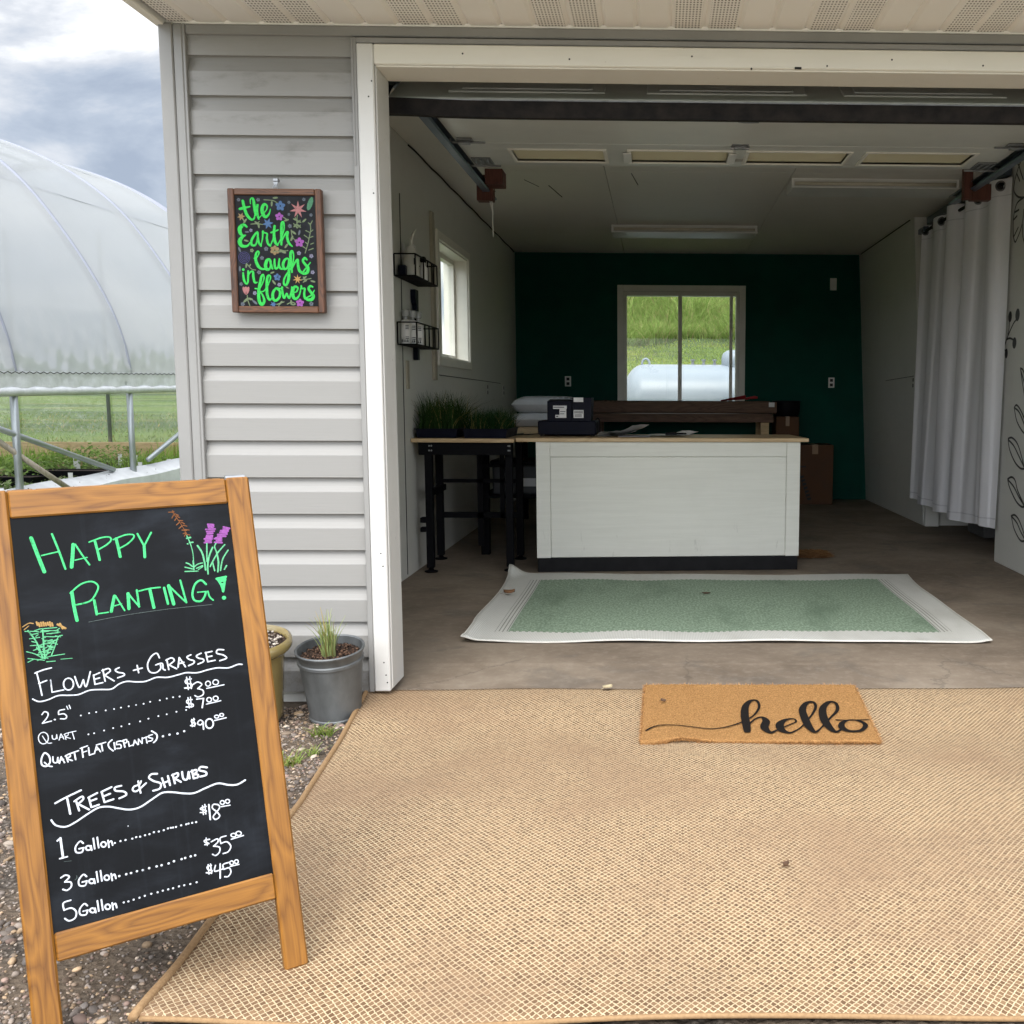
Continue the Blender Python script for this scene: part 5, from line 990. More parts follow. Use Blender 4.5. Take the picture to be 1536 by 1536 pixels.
# ---- hello doormat
MO, MU, MV = Vector(MATO), Vector(MATU), Vector(MATV); ML, MVL = MATL; MN = MU.cross(MV); MN = MN if MN.z > 0 else -MN
m = MB(); nu, nv_ = 150, 90
bt = np.random.default_rng(3)
jit = bt.normal(0, .0011, (nv_ + 1, nu + 1)); je = bt.normal(0, .0016, (4, 200))
def mp_(i, j):
    u = ML * i / nu; v = MVL * j / nv_
    e_ = 0
    if i == 0: u += je[0][int(j)]
    if i == nu: u += je[1][int(j)]
    if j == 0: v += je[2][int(i)]
    if j == nv_: v += je[3][int(i)] + .012 * math.exp(-((i / nu - .05) / .12) ** 2) - .010 * math.exp(-((i / nu - .17) / .07) ** 2)
    edge = min(i, j, nu - i, nv_ - j); h = jit[int(j)][int(i)] - (.006 if edge == 0 else 0) + .012 * math.exp(-((i / nu - .17) / .08) ** 2) * (j / nv_) ** 4
    return MO + MU * u + MV * v + MN * h
m.grid(range(nu + 1), range(nv_ + 1), mp_)
mat_o = solo('doormat', m, M['coir'], 'tan coir doormat with hello in black script lying at the garage threshold', 'doormat', tuple(MO + MU * ML / 2 + MV * MVL / 2), smooth=True, fix=False)
md = mat_o.modifiers.new('thickness', 'SOLIDIFY'); md.thickness = .016; md.offset = 1
m = MB()
lm = mat_o.location
for s_ in M_HELLO: ribbon(m, s_, lambda u, v, h: MO + MU * u + MV * v + MN * (h + .0036 + .012 * math.exp(-((u / ML - .17) / .08) ** 2) * (v / MVL) ** 4), sub=14)
part('lettering', m, M['coirblack'], mat_o, fix=False)

g = np.random.default_rng(15); n = 5200
pe = g.random(n) * 2 * (ML + MVL); V = []
u_ = np.where(pe < ML, pe, np.where(pe < ML + MVL, ML, np.where(pe < 2 * ML + MVL, 2 * ML + MVL - pe, 0))); v_ = np.where(pe < ML, 0, np.where(pe < ML + MVL, pe - ML, np.where(pe < 2 * ML + MVL, MVL, 2 * (ML + MVL) - pe)))
ou = np.where(u_ <= 1e-6, -1, np.where(u_ >= ML - 1e-6, 1, 0)) ; ov = np.where(v_ <= 1e-6, -1, np.where(v_ >= MVL - 1e-6, 1, 0))
v_ = v_ + (ov > 0) * (.012 * np.exp(-((u_ / ML - .05) / .12) ** 2) - .010 * np.exp(-((u_ / ML - .17) / .07) ** 2)); lift_ = .012 * np.exp(-((u_ / ML - .17) / .08) ** 2) * np.clip(v_ / MVL, 0, 1) ** 4
h0 = g.uniform(-.014, -.001, n) + lift_; ln = g.uniform(.003, .009, n)
b0 = np.array(MO)[None] + np.outer(u_ - ou * .004, MU) + np.outer(v_ - ov * .004, MV) + np.outer(h0, MN)
tp = b0 + np.outer(ou * (ln + .004) + g.normal(0, .002, n), MU) + np.outer(ov * (ln + .004) + g.normal(0, .002, n), MV) + np.outer(g.normal(.001, .003, n), MN)
sd_ = np.cross(tp - b0, np.array([0, 0, 1.0])[None] + g.normal(0, .3, (n, 3))); sd_ /= np.linalg.norm(sd_, axis=1, keepdims=True); sd_ *= .0007
V = np.stack([b0 - sd_, b0 + sd_, tp + sd_ * .4, tp - sd_ * .4], 1).reshape(-1, 3) - np.array(mat_o.location)
o = link('bristles', tinted('bristles', V, np.arange(4 * n).reshape(n, 4), np.repeat(tints(n, (.26, .11, .03), (.66, .36, .14), g), 4, 0), M['stone']), mat_o); o['kind'] = 'stuff'
# ---- green woven mat inside
gc = Vector((.325, 1.555, .004))
m = MB(); nx_, ny_ = 130, 60
def gm(i, j):
    x = -1.27 + 2.54 * i / nx_; y = -.925 + 1.85 * j / ny_
    z = .006 + .0025 * math.sin(x * 7 + 2 * y) + .003 * math.sin(x * 3 + 1) * math.sin(y * 5)
    ex = x + 1.27
    z += .024 * math.exp(-(ex / .05) ** 2) * (.25 + .9 * math.exp(-((y + .72) / .25) ** 2) + .7 * math.exp(-((y - .9) / .16) ** 2))
    z += .042 * math.exp(-(ex / .08) ** 2) * math.exp(-((y - .925) / .08) ** 2)
    if y < -.88: z += .006 * (math.sin(x * 9) * .5 + .5)
    z += .012 * math.exp(-((1.27 - x) / .05) ** 2) * (math.sin(y * 6 + .5) * .5 + .3)
    dx = .03 * math.exp(-(ex / .06) ** 2) * math.exp(-((y + .72) / .25) ** 2)
    dx += .025 * math.sin(y * 3.2 + .6) * (.5 - i / nx_) * 1.0
    return (x + dx + .02 * (y / .92) * (1 if x > 0 else -.5) * abs(x), y - .012 * math.sin(x * 1.2), z)
m.grid(range(nx_ + 1), range(ny_ + 1), gm)
gr = part('floor_mat', m, M['rug'], None, True, True, fix=False); gr.location = gc
tag(gr, 'sage green woven mat with a white border on the concrete floor before the counter', 'rug')
md = gr.modifiers.new('thickness', 'SOLIDIFY'); md.thickness = .004; md.offset = 0
m = MB()
for path in ([gm(i, 0) for i in range(nx_ + 1)], [gm(i, ny_) for i in range(nx_ + 1)], [gm(0, j) for j in range(ny_ + 1)], [gm(nx_, j) for j in range(ny_ + 1)]): m.tube(path, .0035, 6)
part('edging', m, M['rugedge'], gr, True, True)

# ---- sales counter
ca = math.atan2(.112, 1.748)
cm = Matrix.Translation((-.802, 2.632, 0)) @ Matrix.Rotation(ca, 4, 'Z')
ctr = thing('sales_counter', 'white panelled sales counter with a pine top and black base', 'counter', mat=cm)
cw, cd = 1.752, .62
def mk_counter():
    t = NT('brushed white counter paint', .5, .35)
    x = t.xyz(); br_ = t.noise(t.map((1.5, 1, 26), rot=(0, .08, 0)), 1.3, 6, .65, .6); bl_ = t.noise(t.map((2, 2, 2)), 1.6, 5, .6)
    c = t.mix(t.sstep(br_, .3, .7), (.665, .665, .60), (.715, .715, .65)); c = t.mix(t.math('MULTIPLY', t.sstep(bl_, .45, .75), .22), c, (.58, .58, .51))
    scuff = t.math('MULTIPLY', t.sstep(t.noise(t.map((9, 9, 2.2), (1, 0, 3)), 2.0, 6, .75, .8), .60, .68), t.math('SUBTRACT', 1.0, t.sstep(x[2], .10, .42)))
    edge = t.math('MULTIPLY', t.sstep(t.noise(t.map((1, 1, 8)), 5, 5, .7), .5, .75), t.sstep(x[2], .74, .86))
    c = t.mix(t.math('MULTIPLY', t.math('ADD', scuff, t.math('MULTIPLY', edge, .6), clamp=True), .32), c, (.26, .25, .21))
    t.col(c); t.bump(br_, .06, .001); return t.mat
M['counter'] = mk_counter()
m = MB().box((0, .004, .095), (cw, cd, .862), bev=.002)
m.box((0, -.012, .095), (.092, .0035, .862), bev=.002).box((cw - .092, -.012, .095), (cw, .0035, .862), bev=.002).box((.0925, -.012, .765), (cw - .0925, .0035, .862), bev=.002)
part('body', m, M['counter'], ctr, local=True)
part('front_panel', MB().box((.094, -.008, .097), (cw - .094, .0038, .762), bev=.0025), M['counter'], ctr, local=True)
part('toe_kick', MB().box((.006, -.006, 0), (cw - .006, cd - .02, .0945), bev=.002), std('black scuffed base paint', (.004, .004, .005), .55, .4, 12, .15, 60, c2=(.010, .010, .011), spec=.15), ctr, local=True)
part('countertop', MB().box((-.128, -.034, .8625), (cw + .052, cd + .04, .888), bev=.003), M['plankh'], ctr, local=True)

# ---- workbench with steel legs
wb = thing('workbench', 'black steel workbench with a pine top carrying grass trays against the left wall', 'workbench', (-1.26, 2.9, 0))
part('bench_top', MB().box((-1.60, 2.565, .858), (-.935, 3.25, .884), bev=.003), M['plankh'], wb)
for x, y in ((-1.50, 2.63), (-.985, 2.68), (-1.55, 3.18), (-.985, 3.18)):
    lg = part('leg', MB().box((x - .024, y - .024, .03), (x + .024, y + .024, .857), bev=.003), M['blackmetal'], wb)
    part('foot', MB().lathe([(.001, 0), (.042, 0), (.044, .008), (.02, .014), (.012, .03), (.001, .03)], (x, y, 0), 16), M['blackmetal'], lg, True)
m = MB().box((-1.56, 2.60, .775), (-.96, 2.625, .856), bev=.002).box((-1.52, 3.15, .30), (-1.0, 3.18, .34)).box((-1.52, 3.15, .55), (-1.0, 3.18, .575)).box((-1.28, 3.15, .10), (-1.24, 3.175, .857)).box((-1.12, 3.15, .3), (-1.09, 3.175, .857)).box((-1.53, 2.65, .5), (-1.50, 3.16, .54)).box((-1.24, 3.15, .66), (-1.0, 3.172, .68))
part('frame', m, M['blackmetal'], wb)
m = MB()
for x in (-1.49, -1.475, -.978, -.968):
    for z in (.835, .805): m.lathe([(.0005, -.004), (.005, -.004), (.006, 0)], (x, 2.5985, z), 8, axis=1)
parts('bolt', m, M['steel'], wb, True)
m = MB().box((-1.56, 2.60, .33), (-1.522, 2.66, .365), bev=.003).box((-1.56, 2.60, .27), (-1.522, 2.66, .30), bev=.003)
part('bracket', m, M['blackmetal'], wb)
# side table that carries the register end and the soil bags
tb = thing('side_table', 'long pine-topped table running back from the workbench behind the register', 'table', (-1.0, 4.4, 0))
part('table_top', MB().box((-1.32, 3.34, .862), (-.66, 5.75, .886), bev=.003), M['planky'], tb)
for x in (-1.27, -.72):
    for y in (3.42, 5.65): part('leg', MB().box((x - .03, y - .03, 0), (x + .03, y + .03, .861), bev=.002), M['blackmetal'], tb)
part('shelf', MB().box((-1.30, 3.36, .42), (-.68, 5.73, .44), bev=.002), M['blackmetal'], tb)
# storage bins on that shelf
bn = thing('storage_bin', 'dim grey tote with a pale label under the side table', 'bin', (-1.02, 3.62, .44))
m = MB().box((-1.22, 3.44, .4405), (-.82, 3.80, .66), bev=.015); part('body', m, std('grey tote', (.07, .075, .08), .5), bn)
part('lid', MB().box((-1.235, 3.43, .6605), (-.805, 3.81, .69), bev=.008), M['blackplastic'], bn); part('sticker', MB().box((-1.0, 3.437, .50), (-.90, 3.4395, .56)), M['paper'], bn)

# ---- grass trays
def tray(x0, x1, y0, y1, z, label, h, n, seed, ta, tb_, w, name='grass_tray'):
    t = thing(name, label, 'plant tray', ((x0 + x1) / 2, (y0 + y1) / 2, z), 'seedling grass trays on the workbench')
    m = MB(); d = .008
    m.add([(x0 + .01, y0 + .01, z + .001), (x1 - .01, y0 + .01, z + .001), (x1 - .01, y1 - .01, z + .001), (x0 + .01, y1 - .01, z + .001), (x0, y0, z + .06), (x1, y0, z + .06), (x1, y1, z + .06), (x0, y1, z + .06)], [(0, 1, 2, 3), (0, 4, 5, 1), (1, 5, 6, 2), (2, 6, 7, 3), (3, 7, 4, 0)])
    for a, b in (((x0 - d, y0 - d), (x1 + d, y0)), ((x0 - d, y1), (x1 + d, y1 + d)), ((x0 - d, y0), (x0, y1)), ((x1, y0), (x1 + d, y1))): m.box((*a, z + .056), (*b, z + .062), bev=.001)
    part('tray', m, M['navy'], t, fix=False)
    part('soil', MB().grid(list(np.linspace(x0, x1, 12)), list(np.linspace(y0, y1, 16)), lambda x, y: (x, y, z + .050 + .003 * math.sin(90 * x + 70 * y))), M['soil'], t, True, fix=False)
    g = np.random.default_rng(seed); x = g.uniform(x0 + .01, x1 - .01, n); y = g.uniform(y0 + .01, y1 - .01, n)
    v, f, c = blades(x, y, np.full(n, z + .048), h * g.uniform(.40, 1.2, n), g.uniform(w * .7, w * 1.3, n), g.uniform(.05, 1.15, n), tints(n, ta, tb_, g, .06), 4, seed + 50, .9)
    v -= np.array(t.location); o = link('grass', tinted('grass', v, f, c, M['blade']), t); o['kind'] = 'stuff'
    return t
tray(-1.58, -1.31, 2.62, 3.16, .884, 'tray of tall coarse grass seedlings nearest the wall on the workbench', .235, 1050, 21, (.014, .042, .009), (.045, .095, .022), .0032)
tray(-1.27, -.985, 2.60, 3.14, .884, 'tray of shorter fine dark grass seedlings beside the register end', .145, 2300, 22, (.008, .032, .009), (.022, .07, .018), .0016)

# ---- register
rg = thing('cash_register', 'dark navy cash drawer and receipt printer with white stickers on the white counter', 'cash register', (-.6, 3.05, .889))
rz = .8885
part('drawer', MB().box((-.815, 2.86, rz + .012), (-.425, 3.24, rz + .105), bev=.006), M['navy'], rg)
m = MB()
for x in (-.79, -.45):
    for y in (2.9, 3.2): m.lathe([(.001, 0), (.014, 0), (.014, .0125), (.001, .0125)], (x, y, rz), 10)
parts('foot', m, M['rubber'], rg)
m = MB().poly([(-.755, 2.90, rz + .1055), (-.755, 2.905, rz + .235), (-.755, 3.10, rz + .25), (-.755, 3.14, rz + .1055)], (.165, 0, 0)); part('printer', m, M['navy'], rg)
m = MB().poly([(-.586, 2.885, rz + .1055), (-.580, 2.90, rz + .262), (-.575, 3.08, rz + .262), (-.586, 3.14, rz + .1055)], (.125, 0, 0)); part('terminal', m, M['navy'], rg)
st_ = lambda x0, x1, z0, z1, y: MB().box((x0, y - .0015, rz + z0), (x1, y, rz + z1))
m = st_(-.715, -.623, .185, .207, 2.9015); m.box((-.672, 2.899, rz + .125), (-.626, 2.9008, rz + .1845)); m.box((-.70, 2.899, rz + .125), (-.6725, 2.9006, rz + .145)); s1 = part('sticker', m, M['paper'], rg)
m = st_(-.575, -.508, .125, .178, 2.8845); m.box((-.575, 2.889, rz + .232), (-.51, 2.8945, rz + .262)); part('sticker', m, M['paper'], rg)
m = MB()
for x0, x1, z0, z1 in ((-.712, -.64, .194, .199), (-.668, -.632, .165, .169), (-.668, -.64, .150, .154), (-.695, -.68, .131, .138)): m.box((x0, 2.8975, rz + z0), (x1, 2.8989, rz + z1))
for k in range(14): m.box((-.570 + k * .0042, 2.8815, rz + .155), (-.568 + k * .0042, 2.8828, rz + .172))
for z in (.132, .139, .146): m.box((-.568, 2.8815, rz + z), (-.52, 2.8828, rz + z + .003))
part('print', m, M['ink'], rg)
part('cable', MB().tube([(-.43, 2.95, rz + .11), (-.415, 2.93, rz + .125), (-.405, 2.92, rz + .115), (-.40, 2.93, rz + .06), (-.41, 3.0, rz + .01)], .004, 6), M['blackplastic'], rg, True)
part('cable', MB().tube([(-.82, 3.1, rz + .01), (-.95, 3.05, rz + .004), (-1.05, 2.95, rz + .004), (-.97, 3.30, rz + .004)], .004, 6), M['blackplastic'], rg, True)

# ---- papers
def sheet(m, c, w, h, a, z, curl=0.0, mi=0):
    ca_, sa = math.cos(a), math.sin(a)
    def p(i, j):
        x, y = (i - .5) * w, (j - .5) * h; zz = z + curl * max(0, i - .35) ** 2 + .002 * math.sin(7 * j + 4 * i)
        return (c[0] + x * ca_ - y * sa, c[1] + x * sa + y * ca_, zz)
    m.grid(list(np.linspace(0, 1, 9)), list(np.linspace(0, 1, 7)), p, mi)
m = MB()
for i in range(7): sheet(m, (-.30 + .010 * i, 2.98 + .01 * i), .26, .29, .15 - .09 * i, .8905 + .004 * i, .04 + .014 * i if i > 1 else 0)
pp = solo('paper_stack', m, M['paper'], 'curled stack of white papers on the counter beside the register', 'papers', (-.33, 2.98, .889), True, fix=False)
m = MB()
for i in range(4): sheet(m, (.02 + .03 * i, 3.0 + .015 * i), .25, .25, -.3 + .25 * i, .8905 + .0022 * i, .06 if i == 3 else .02)
solo('loose_papers', m, M['paper'], 'loose white sheets lying flat at the middle of the counter', 'papers', (.05, 3.0, .889), True, fix=False)
m = MB().box((-.27, 2.80, .8890), (-.06, 2.99, .8965), bev=.002); clip = solo('clipboard', m, std('grey clipboard', (.15, .15, .16), .5), 'thin grey clipboard under the paper edge on the counter', 'clipboard', (-.16, 2.9, .889))
m = MB().tube([(.05, 2.93, .906), (.12, 2.96, .908)], .012, 8).tube([(.12, 2.96, .908), (.19, 3.0, .906)], .006, 8)
solo('stapler', m, M['blackplastic'], 'small black tool lying on the loose sheets', 'stapler', (.12, 2.96, .895), True)

# ---- potting bench under the window
pb = thing('potting_bench', 'brown timber potting bench with a raised board edge under the green-wall window', 'bench', (.25, 6.9, 0))
m = MB().box((-.78, 6.78, 1.0), (1.25, 6.82, 1.112), bev=.003); part('front_board', m, M['brownwood'], pb)
part('lower_board', MB().box((-.76, 6.822, .895), (1.22, 6.86, .965), bev=.003), M['brownwood'], pb)
part('bench_top', MB().box((-.76, 6.865, .955), (1.22, 7.45, .985), bev=.002), M['brownwood'], pb)
part('back_board', MB().box((-.78, 7.46, .955), (1.25, 7.50, 1.12), bev=.003), M['brownwood'], pb)
for x in (-.78, 1.215): part('side_board', MB().box((x, 6.825, .99), (x + .035, 7.455, 1.11), bev=.003), M['brownwood'], pb)
for x in (-.70, 1.09):
    for y in (6.865, 7.36): part('leg', MB().box((x, y, 0), (x + .09, y + .09, .954), bev=.003), M['lumber'] if x > 0 else M['brownwood'], pb)
part('bench_shelf', MB().box((-.74, 6.90, .30), (1.2, 7.40, .325)), M['brownwood'], pb)
part('sticker', MB().box((1.165, 6.777, 1.06), (1.225, 6.7795, 1.108)), M['paper'], pb)
m = MB().tube([(-.56, 6.79, 1.112), (-.56, 6.79, 1.13)], .012, 8)
for x in np.linspace(-.52, -.15, 9): m.box((x, 6.785, 1.1125), (x + .03, 6.80, 1.119), bev=.002)
solo('soil_crumbs', m, M['soil'], 'dark crumbs of soil along the top edge of the potting bench', 'soil', (-.4, 6.79, 1.112))
rs = thing('hand_scoop', 'red plastic hand scoop resting on the right end of the potting bench', 'scoop', (.9, 6.8, 1.113))
rm = std('red plastic', (.30, .015, .02), .35, .1, 10, .02)
m = MB(); prof = []
m.grid(list(np.linspace(0, 1, 10)), list(np.linspace(-1, 1, 9)), lambda t, s_: (.66 + .26 * t, 6.83 + s_ * .055 * (1 - .35 * (1 - t)), 1.118 + .045 * s_ * s_ * (.3 + .7 * t) + .022 * t)); part('blade', m, rm, rs, True, fix=False)
part('handle', MB().tube([(.92, 6.83, 1.145), (.97, 6.83, 1.155), (1.02, 6.83, 1.162), (1.05, 6.83, 1.158)], [.014, .012, .015, .010], 10), rm, rs, True)
# ---- soil bags
def bag(c, w, d, h, label, seed, mat):
    g = np.random.default_rng(seed); t = thing('soil_bag', label, 'bag', c, 'plump soil bags on the side table')
    m = MB(); n1, n2 = 28, 18
    vs = []
    for sgn in (1, -1):
        for j in range(n2 + 1):
            for i in range(n1 + 1):
                u, v_ = i / n1 * 2 - 1, j / n2 * 2 - 1
                e_ = max(0, (1 - abs(u) ** 4.5) * (1 - abs(v_) ** 4.5)) ** .5
                wr = .010 * math.sin(u * 9 + v_ * 4 + seed) * (abs(u) ** 2) + .006 * math.sin(v_ * 13 + u * 5)
                vs.append((c[0] + u * w / 2, c[1] + v_ * d / 2, c[2] + h / 2 + sgn * (h / 2 * e_ + wr * e_ * .6) if sgn > 0 else c[2] + h / 2 - h / 2 * min(1, e_ * 1.3)))
    k = (n1 + 1) * (n2 + 1)
    fs_ = []
    for q in (0, k): fs_ += [(q + j * (n1 + 1) + i, q + j * (n1 + 1) + i + 1, q + (j + 1) * (n1 + 1) + i + 1, q + (j + 1) * (n1 + 1) + i) for j in range(n2) for i in range(n1)]
    m.add(vs, fs_); part('sack', m, mat, t, True, fix=False)
    m = MB()
    for i in range(5): m.box((c[0] + .02 + .05 * i, c[1] - d * .37, c[2] + h * .80), (c[0] + .05 + .05 * i, c[1] - d * .33, c[2] + h * .905 + .004))
    part('print', m, M['ink'], t)
    return t
sackm = std('pale plastic sack', (.42, .44, .46), .35, .12, 6, .2, 14, bd=.01)
bag((-1.02, 5.30, .887), .62, .46, .135, 'lower pale soil bag lying flat on the side table', 1, sackm)
bag((-1.01, 5.30, 1.015), .60, .44, .145, 'upper pale soil bag, topmost of the pair behind the register', 2, sackm)

# ---- boxes on the right
cbm = std('brown cardboard', (.10, .048, .024), .85, .12, 8, .1, 70)
def carton(x0, x1, y0, y1, z0, z1, label, marks=True):
    t = thing('cardboard_box', label, 'box', ((x0 + x1) / 2, (y0 + y1) / 2, z0), 'cardboard boxes against the green wall')
    part('body', MB().box((x0, y0, z0), (x1, y1, z1), bev=.004), cbm, t)
    part('tape', MB().box((x0 + (x1 - x0) * .42, y0 - .0015, z1 - .10), (x0 + (x1 - x0) * .58, y1 - .05, z1 + .0015)), std('parcel tape', (.28, .17, .09), .3), t)
    if marks:
        m = MB(); xa = x0 + .03
        for k in range(6): m.box((xa + .012 * k, y0 - .0016, z1 - .245), (xa + .012 * k + .009, y0 - .0004, z1 - .228))
        for k in range(7): m.poly([(xa + .01 + .014 * k, y0 - .0016, z1 - .34 - .040 * k), (xa + .05 + .014 * k, y0 - .0016, z1 - .33 - .040 * k), (xa + .05 + .014 * k, y0 - .0016, z1 - .355 - .040 * k), (xa + .01 + .014 * k, y0 - .0016, z1 - .365 - .040 * k)], (0, .0012, 0))
        m.poly([(xa - .01, y0 - .0016, z1 - .26), (xa - .004, y0 - .0016, z1 - .26), (xa + .10, y0 - .0016, z1 - .60), (xa + .094, y0 - .0016, z1 - .60)], (0, .0012, 0))
        part('print', m, M['ink'], t)
    return t
carton(1.50, 1.90, 7.0, 7.42, .003, .652, 'large cardboard box with a dark slanted print on the floor right of the counter')
carton(1.28, 1.497, 7.02, 7.40, .003, .70, 'narrow dark cardboard box squeezed between the large box and the potting bench leg', False)
carton(1.27, 1.52, 7.0, 7.38, .703, .955, 'small cardboard box on top of the narrow one behind the counter end', False)
m = MB().lathe([(.001, 0), (.13, .0), (.15, .05), (.155, .16), (.16, .165), (.15, .17), (.001, .17)], (1.40, 7.2, .956), 24); solo('plastic_tub', m, M['blackplastic'], 'black round tub standing on the small cardboard box', 'tub', (1.40, 7.2, .956), True, ang=40)
# ---- broom
br = thing('broom', 'brown bristle push broom lying on the concrete at the right end of the counter', 'broom', (1.15, 3.26, 0))
g = np.random.default_rng(9); n = 900
x = g.uniform(.92, 1.20, n); y = g.uniform(3.20, 3.33, n)
dirx = g.uniform(.03, .10, n)
V = np.zeros((n, 4, 3)); z0 = g.uniform(.004, .055, n); zz = np.clip(z0 * (.5 + .5 * g.random(n)), .002, None)
V[:, 0] = np.stack([x, y, z0], -1); V[:, 1] = np.stack([x, y + .003, z0 + .002], -1); V[:, 2] = np.stack([x + dirx, y + g.normal(0, .012, n), zz + .002], -1); V[:, 3] = V[:, 2] - np.array([0, .002, .001])
v = V.reshape(-1, 3) - np.array(br.location); link('bristles', tinted('bristles', v, np.arange(n * 4).reshape(n, 4), np.repeat(tints(n, (.09, .04, .012), (.25, .13, .05), g), 4, 0), M['stone']), br)
part('head', MB().box((.80, 3.20, .006), (.93, 3.335, .058), bev=.006), M['brownwood'], br)
part('handle', MB().tube([(.86, 3.28, .04), (.80, 3.6, .03), (.66, 4.4, .016)], .012, 10), M['lumber'], br, True)

# ---- curtains
def curtain(y0t, y1t, y0b, y1b, ztop, zbot0, zbot1, amp, folds, label, seed, flare=0.0):
    t = thing('curtain', label, 'curtain', (2.33, (y0t + y1t) / 2, zbot0), 'white grommet curtains across the alcove')
    m = MB(); nu_, nv2 = 170, 46; g = np.random.default_rng(seed); ph = g.uniform(0, 6.28, 4)
    def p(u, v_):
        top = 1 - v_
        y = (y0t + (y1t - y0t) * u) * top + (y0b + (y1b - y0b) * u) * v_
        s_ = math.sin(u * folds * 2 * math.pi + ph[0])
        s_ = math.copysign(abs(s_) ** .62, s_)
        a = amp * (1 - .35 * v_) * (.8 + .35 * math.sin(u * 5 + ph[1]))
        x = 2.325 + a * s_ + .016 * v_ * math.sin(u * folds * 3.4 + ph[2] + 1.4 * v_) + .006 * math.sin(u * 31 + v_ * 3 + ph[3]) * v_
        y += .020 * math.cos(u * folds * 2 * math.pi + ph[0]) * (.4 + v_ * .6)
        z = ztop + (zbot0 + (zbot1 - zbot0) * u - ztop) * v_ + (0.006 * math.sin(u * folds * 6.28 + 1) if v_ > .99 else 0)
        return (x, y, z)
    m.grid(list(np.linspace(0, 1, nu_)), list(np.linspace(0, 1, nv2)), p)
    fab = part('fabric', m, M['cloth'], t, True, fix=False)
    m = MB()      # stitched hems
    for v0, v1 in ((.972, .976), (.045, .048)):
        m.grid(list(np.linspace(0, 1, nu_)), [v0, v1], lambda u, v_: (p(u, v_)[0] - .0012, p(u, v_)[1], p(u, v_)[2]))
    part('hem', m, M['hemcloth'], t, True, fix=False)
    gn = 0
    for k in range(int(folds * 2)):
        u = ((k * math.pi) - ph[0] % math.pi + math.pi * 0) / (2 * math.pi * folds)
        u = (k * math.pi + (math.pi - ph[0] % math.pi)) / (2 * math.pi * folds)
        if not .015 < u < .985: continue
        vv = .047 / (ztop - zbot0)
        c = Vector(p(u, vv)); tan = (Vector(p(u + .004, vv)) - Vector(p(u - .004, vv))).normalized(); nn = Vector((tan.y, -tan.x, 0)).normalized()
        if nn.y > 0: nn = -nn
        ring = [c + nn * .003 + tan * .030 * math.cos(a) + Vector((0, 0, .030 * math.sin(a))) for a in np.linspace(0, 2 * math.pi, 21)]
        mm = MB().tube(ring, .0065, 8, 0, False)
        mm.add([c + nn * .0035] + [c + nn * .0035 + tan * .027 * math.cos(a) + Vector((0, 0, .027 * math.sin(a))) for a in np.linspace(0, 2 * math.pi, 21)], [(0, i, i + 1) for i in range(1, 21)], 1)
        part('grommet', mm, [M['nickel'], M['dark']], t, True, fix=False)
    return t
def mk_cloth():
    t = NT('white curtain cloth', .85, .15); f = t.noise(t.map((350, 350, 350)), 1.0, 2); b = t.noise(t.map((6, 6, 1)), 1.0, 4)
    t.col(t.mix(b, (.84, .84, .88), (.89, .89, .925))); t.bump(t.math('ADD', f, b), .12, .002)
    tl = t.n('BsdfTranslucent', {0: (.7, .7, .74)}); m_ = t.n('MixShader', {0: .22, 1: t.b.outputs[0], 2: tl.outputs[0]}); t.t.links.new(m_.outputs[0], t.out.inputs[0]); return t.mat
M['cloth'] = mk_cloth(); M['hemcloth'] = std('hem stitching', (.66, .66, .70), .85, .05, 20); M['nickel'] = std('dark nickel grommet', (.16, .16, .17), .3, .1, 10, 0, metal=.9)
curtain(5.02, 3.80, 5.27, 4.06, 2.652, .235, .215, .065, 2.4, 'far white curtain panel, the one beyond the slit nearer the green wall', 4)
curtain(3.72, 2.955, 3.98, 2.965, 2.640, .205, .255, .06, 1.6, 'near white curtain panel hanging beside the leaf-painted wall', 6)
m = MB().tube([(2.325, 3.0, 2.600), (2.325, 5.10, 2.608)], .0125, 12)
rd = solo('curtain_rod', m, M['blackmetal'], 'thin black rod carrying the two white curtains', 'curtain rod', (2.325, 4.0, 2.60), True, ang=50)
m = MB()
for y in (5.08,): m.box((2.325, y - .012, 2.59), (2.40, y + .012, 2.625), bev=.003)
part('bracket', m, M['blackmetal'], rd)
m = MB().box((2.66, 4.15, .02), (3.1, 4.6, .30), bev=.01); 
sto = thing('storage_crate', 'dark crate showing below the curtain hem in the alcove', 'crate', (2.88, 4.37, 0)); part('body', m, std('dim crate', (.10, .10, .10), .6), sto); part('rim', MB().box((2.645, 4.135, .3005), (3.115, 4.615, .325), bev=.006), M['blackplastic'], sto)

# ---- ceiling lights
def strip(x0, x1, y0, label):
    t = thing('ceiling_light', label, 'ceiling light', ((x0 + x1) / 2, y0 + .15, 2.70), 'white fluorescent fixtures under the garage ceiling')
    m = MB().poly([(x0, y0, 2.754), (x0, y0 + .02, 2.692), (x0, y0 + .30, 2.678), (x0, y0 + .36, 2.754)], (x1 - x0, 0, 0)); part('housing', m, M['doorpaint'], t)
    part('reflector', MB().box((x0 - .006, y0 - .006, 2.686), (x1 + .006, y0 + .014, 2.695), bev=.001).box((x0 - .004, y0 - .004, 2.744), (x1 + .004, y0 + .01, 2.7535), bev=.001), M['white'], t)
    part('tube', MB().tube([(x0 + .02, y0 + .001, 2.716), (x1 - .02, y0 + .001, 2.716)], .013, 10), std('unlit warm tube', (.56, .52, .42), .35), t, True)
    m = MB().box((x0 - .004, y0, 2.685), (x0 + .012, y0 + .34, 2.7535), bev=.002).box((x1 - .012, y0, 2.685), (x1 + .004, y0 + .34, 2.7535), bev=.002); parts('end_cap', m, M['white'], t)
strip(-.44, .917, 5.70, 'unlit white strip light near the green wall, the farther one')
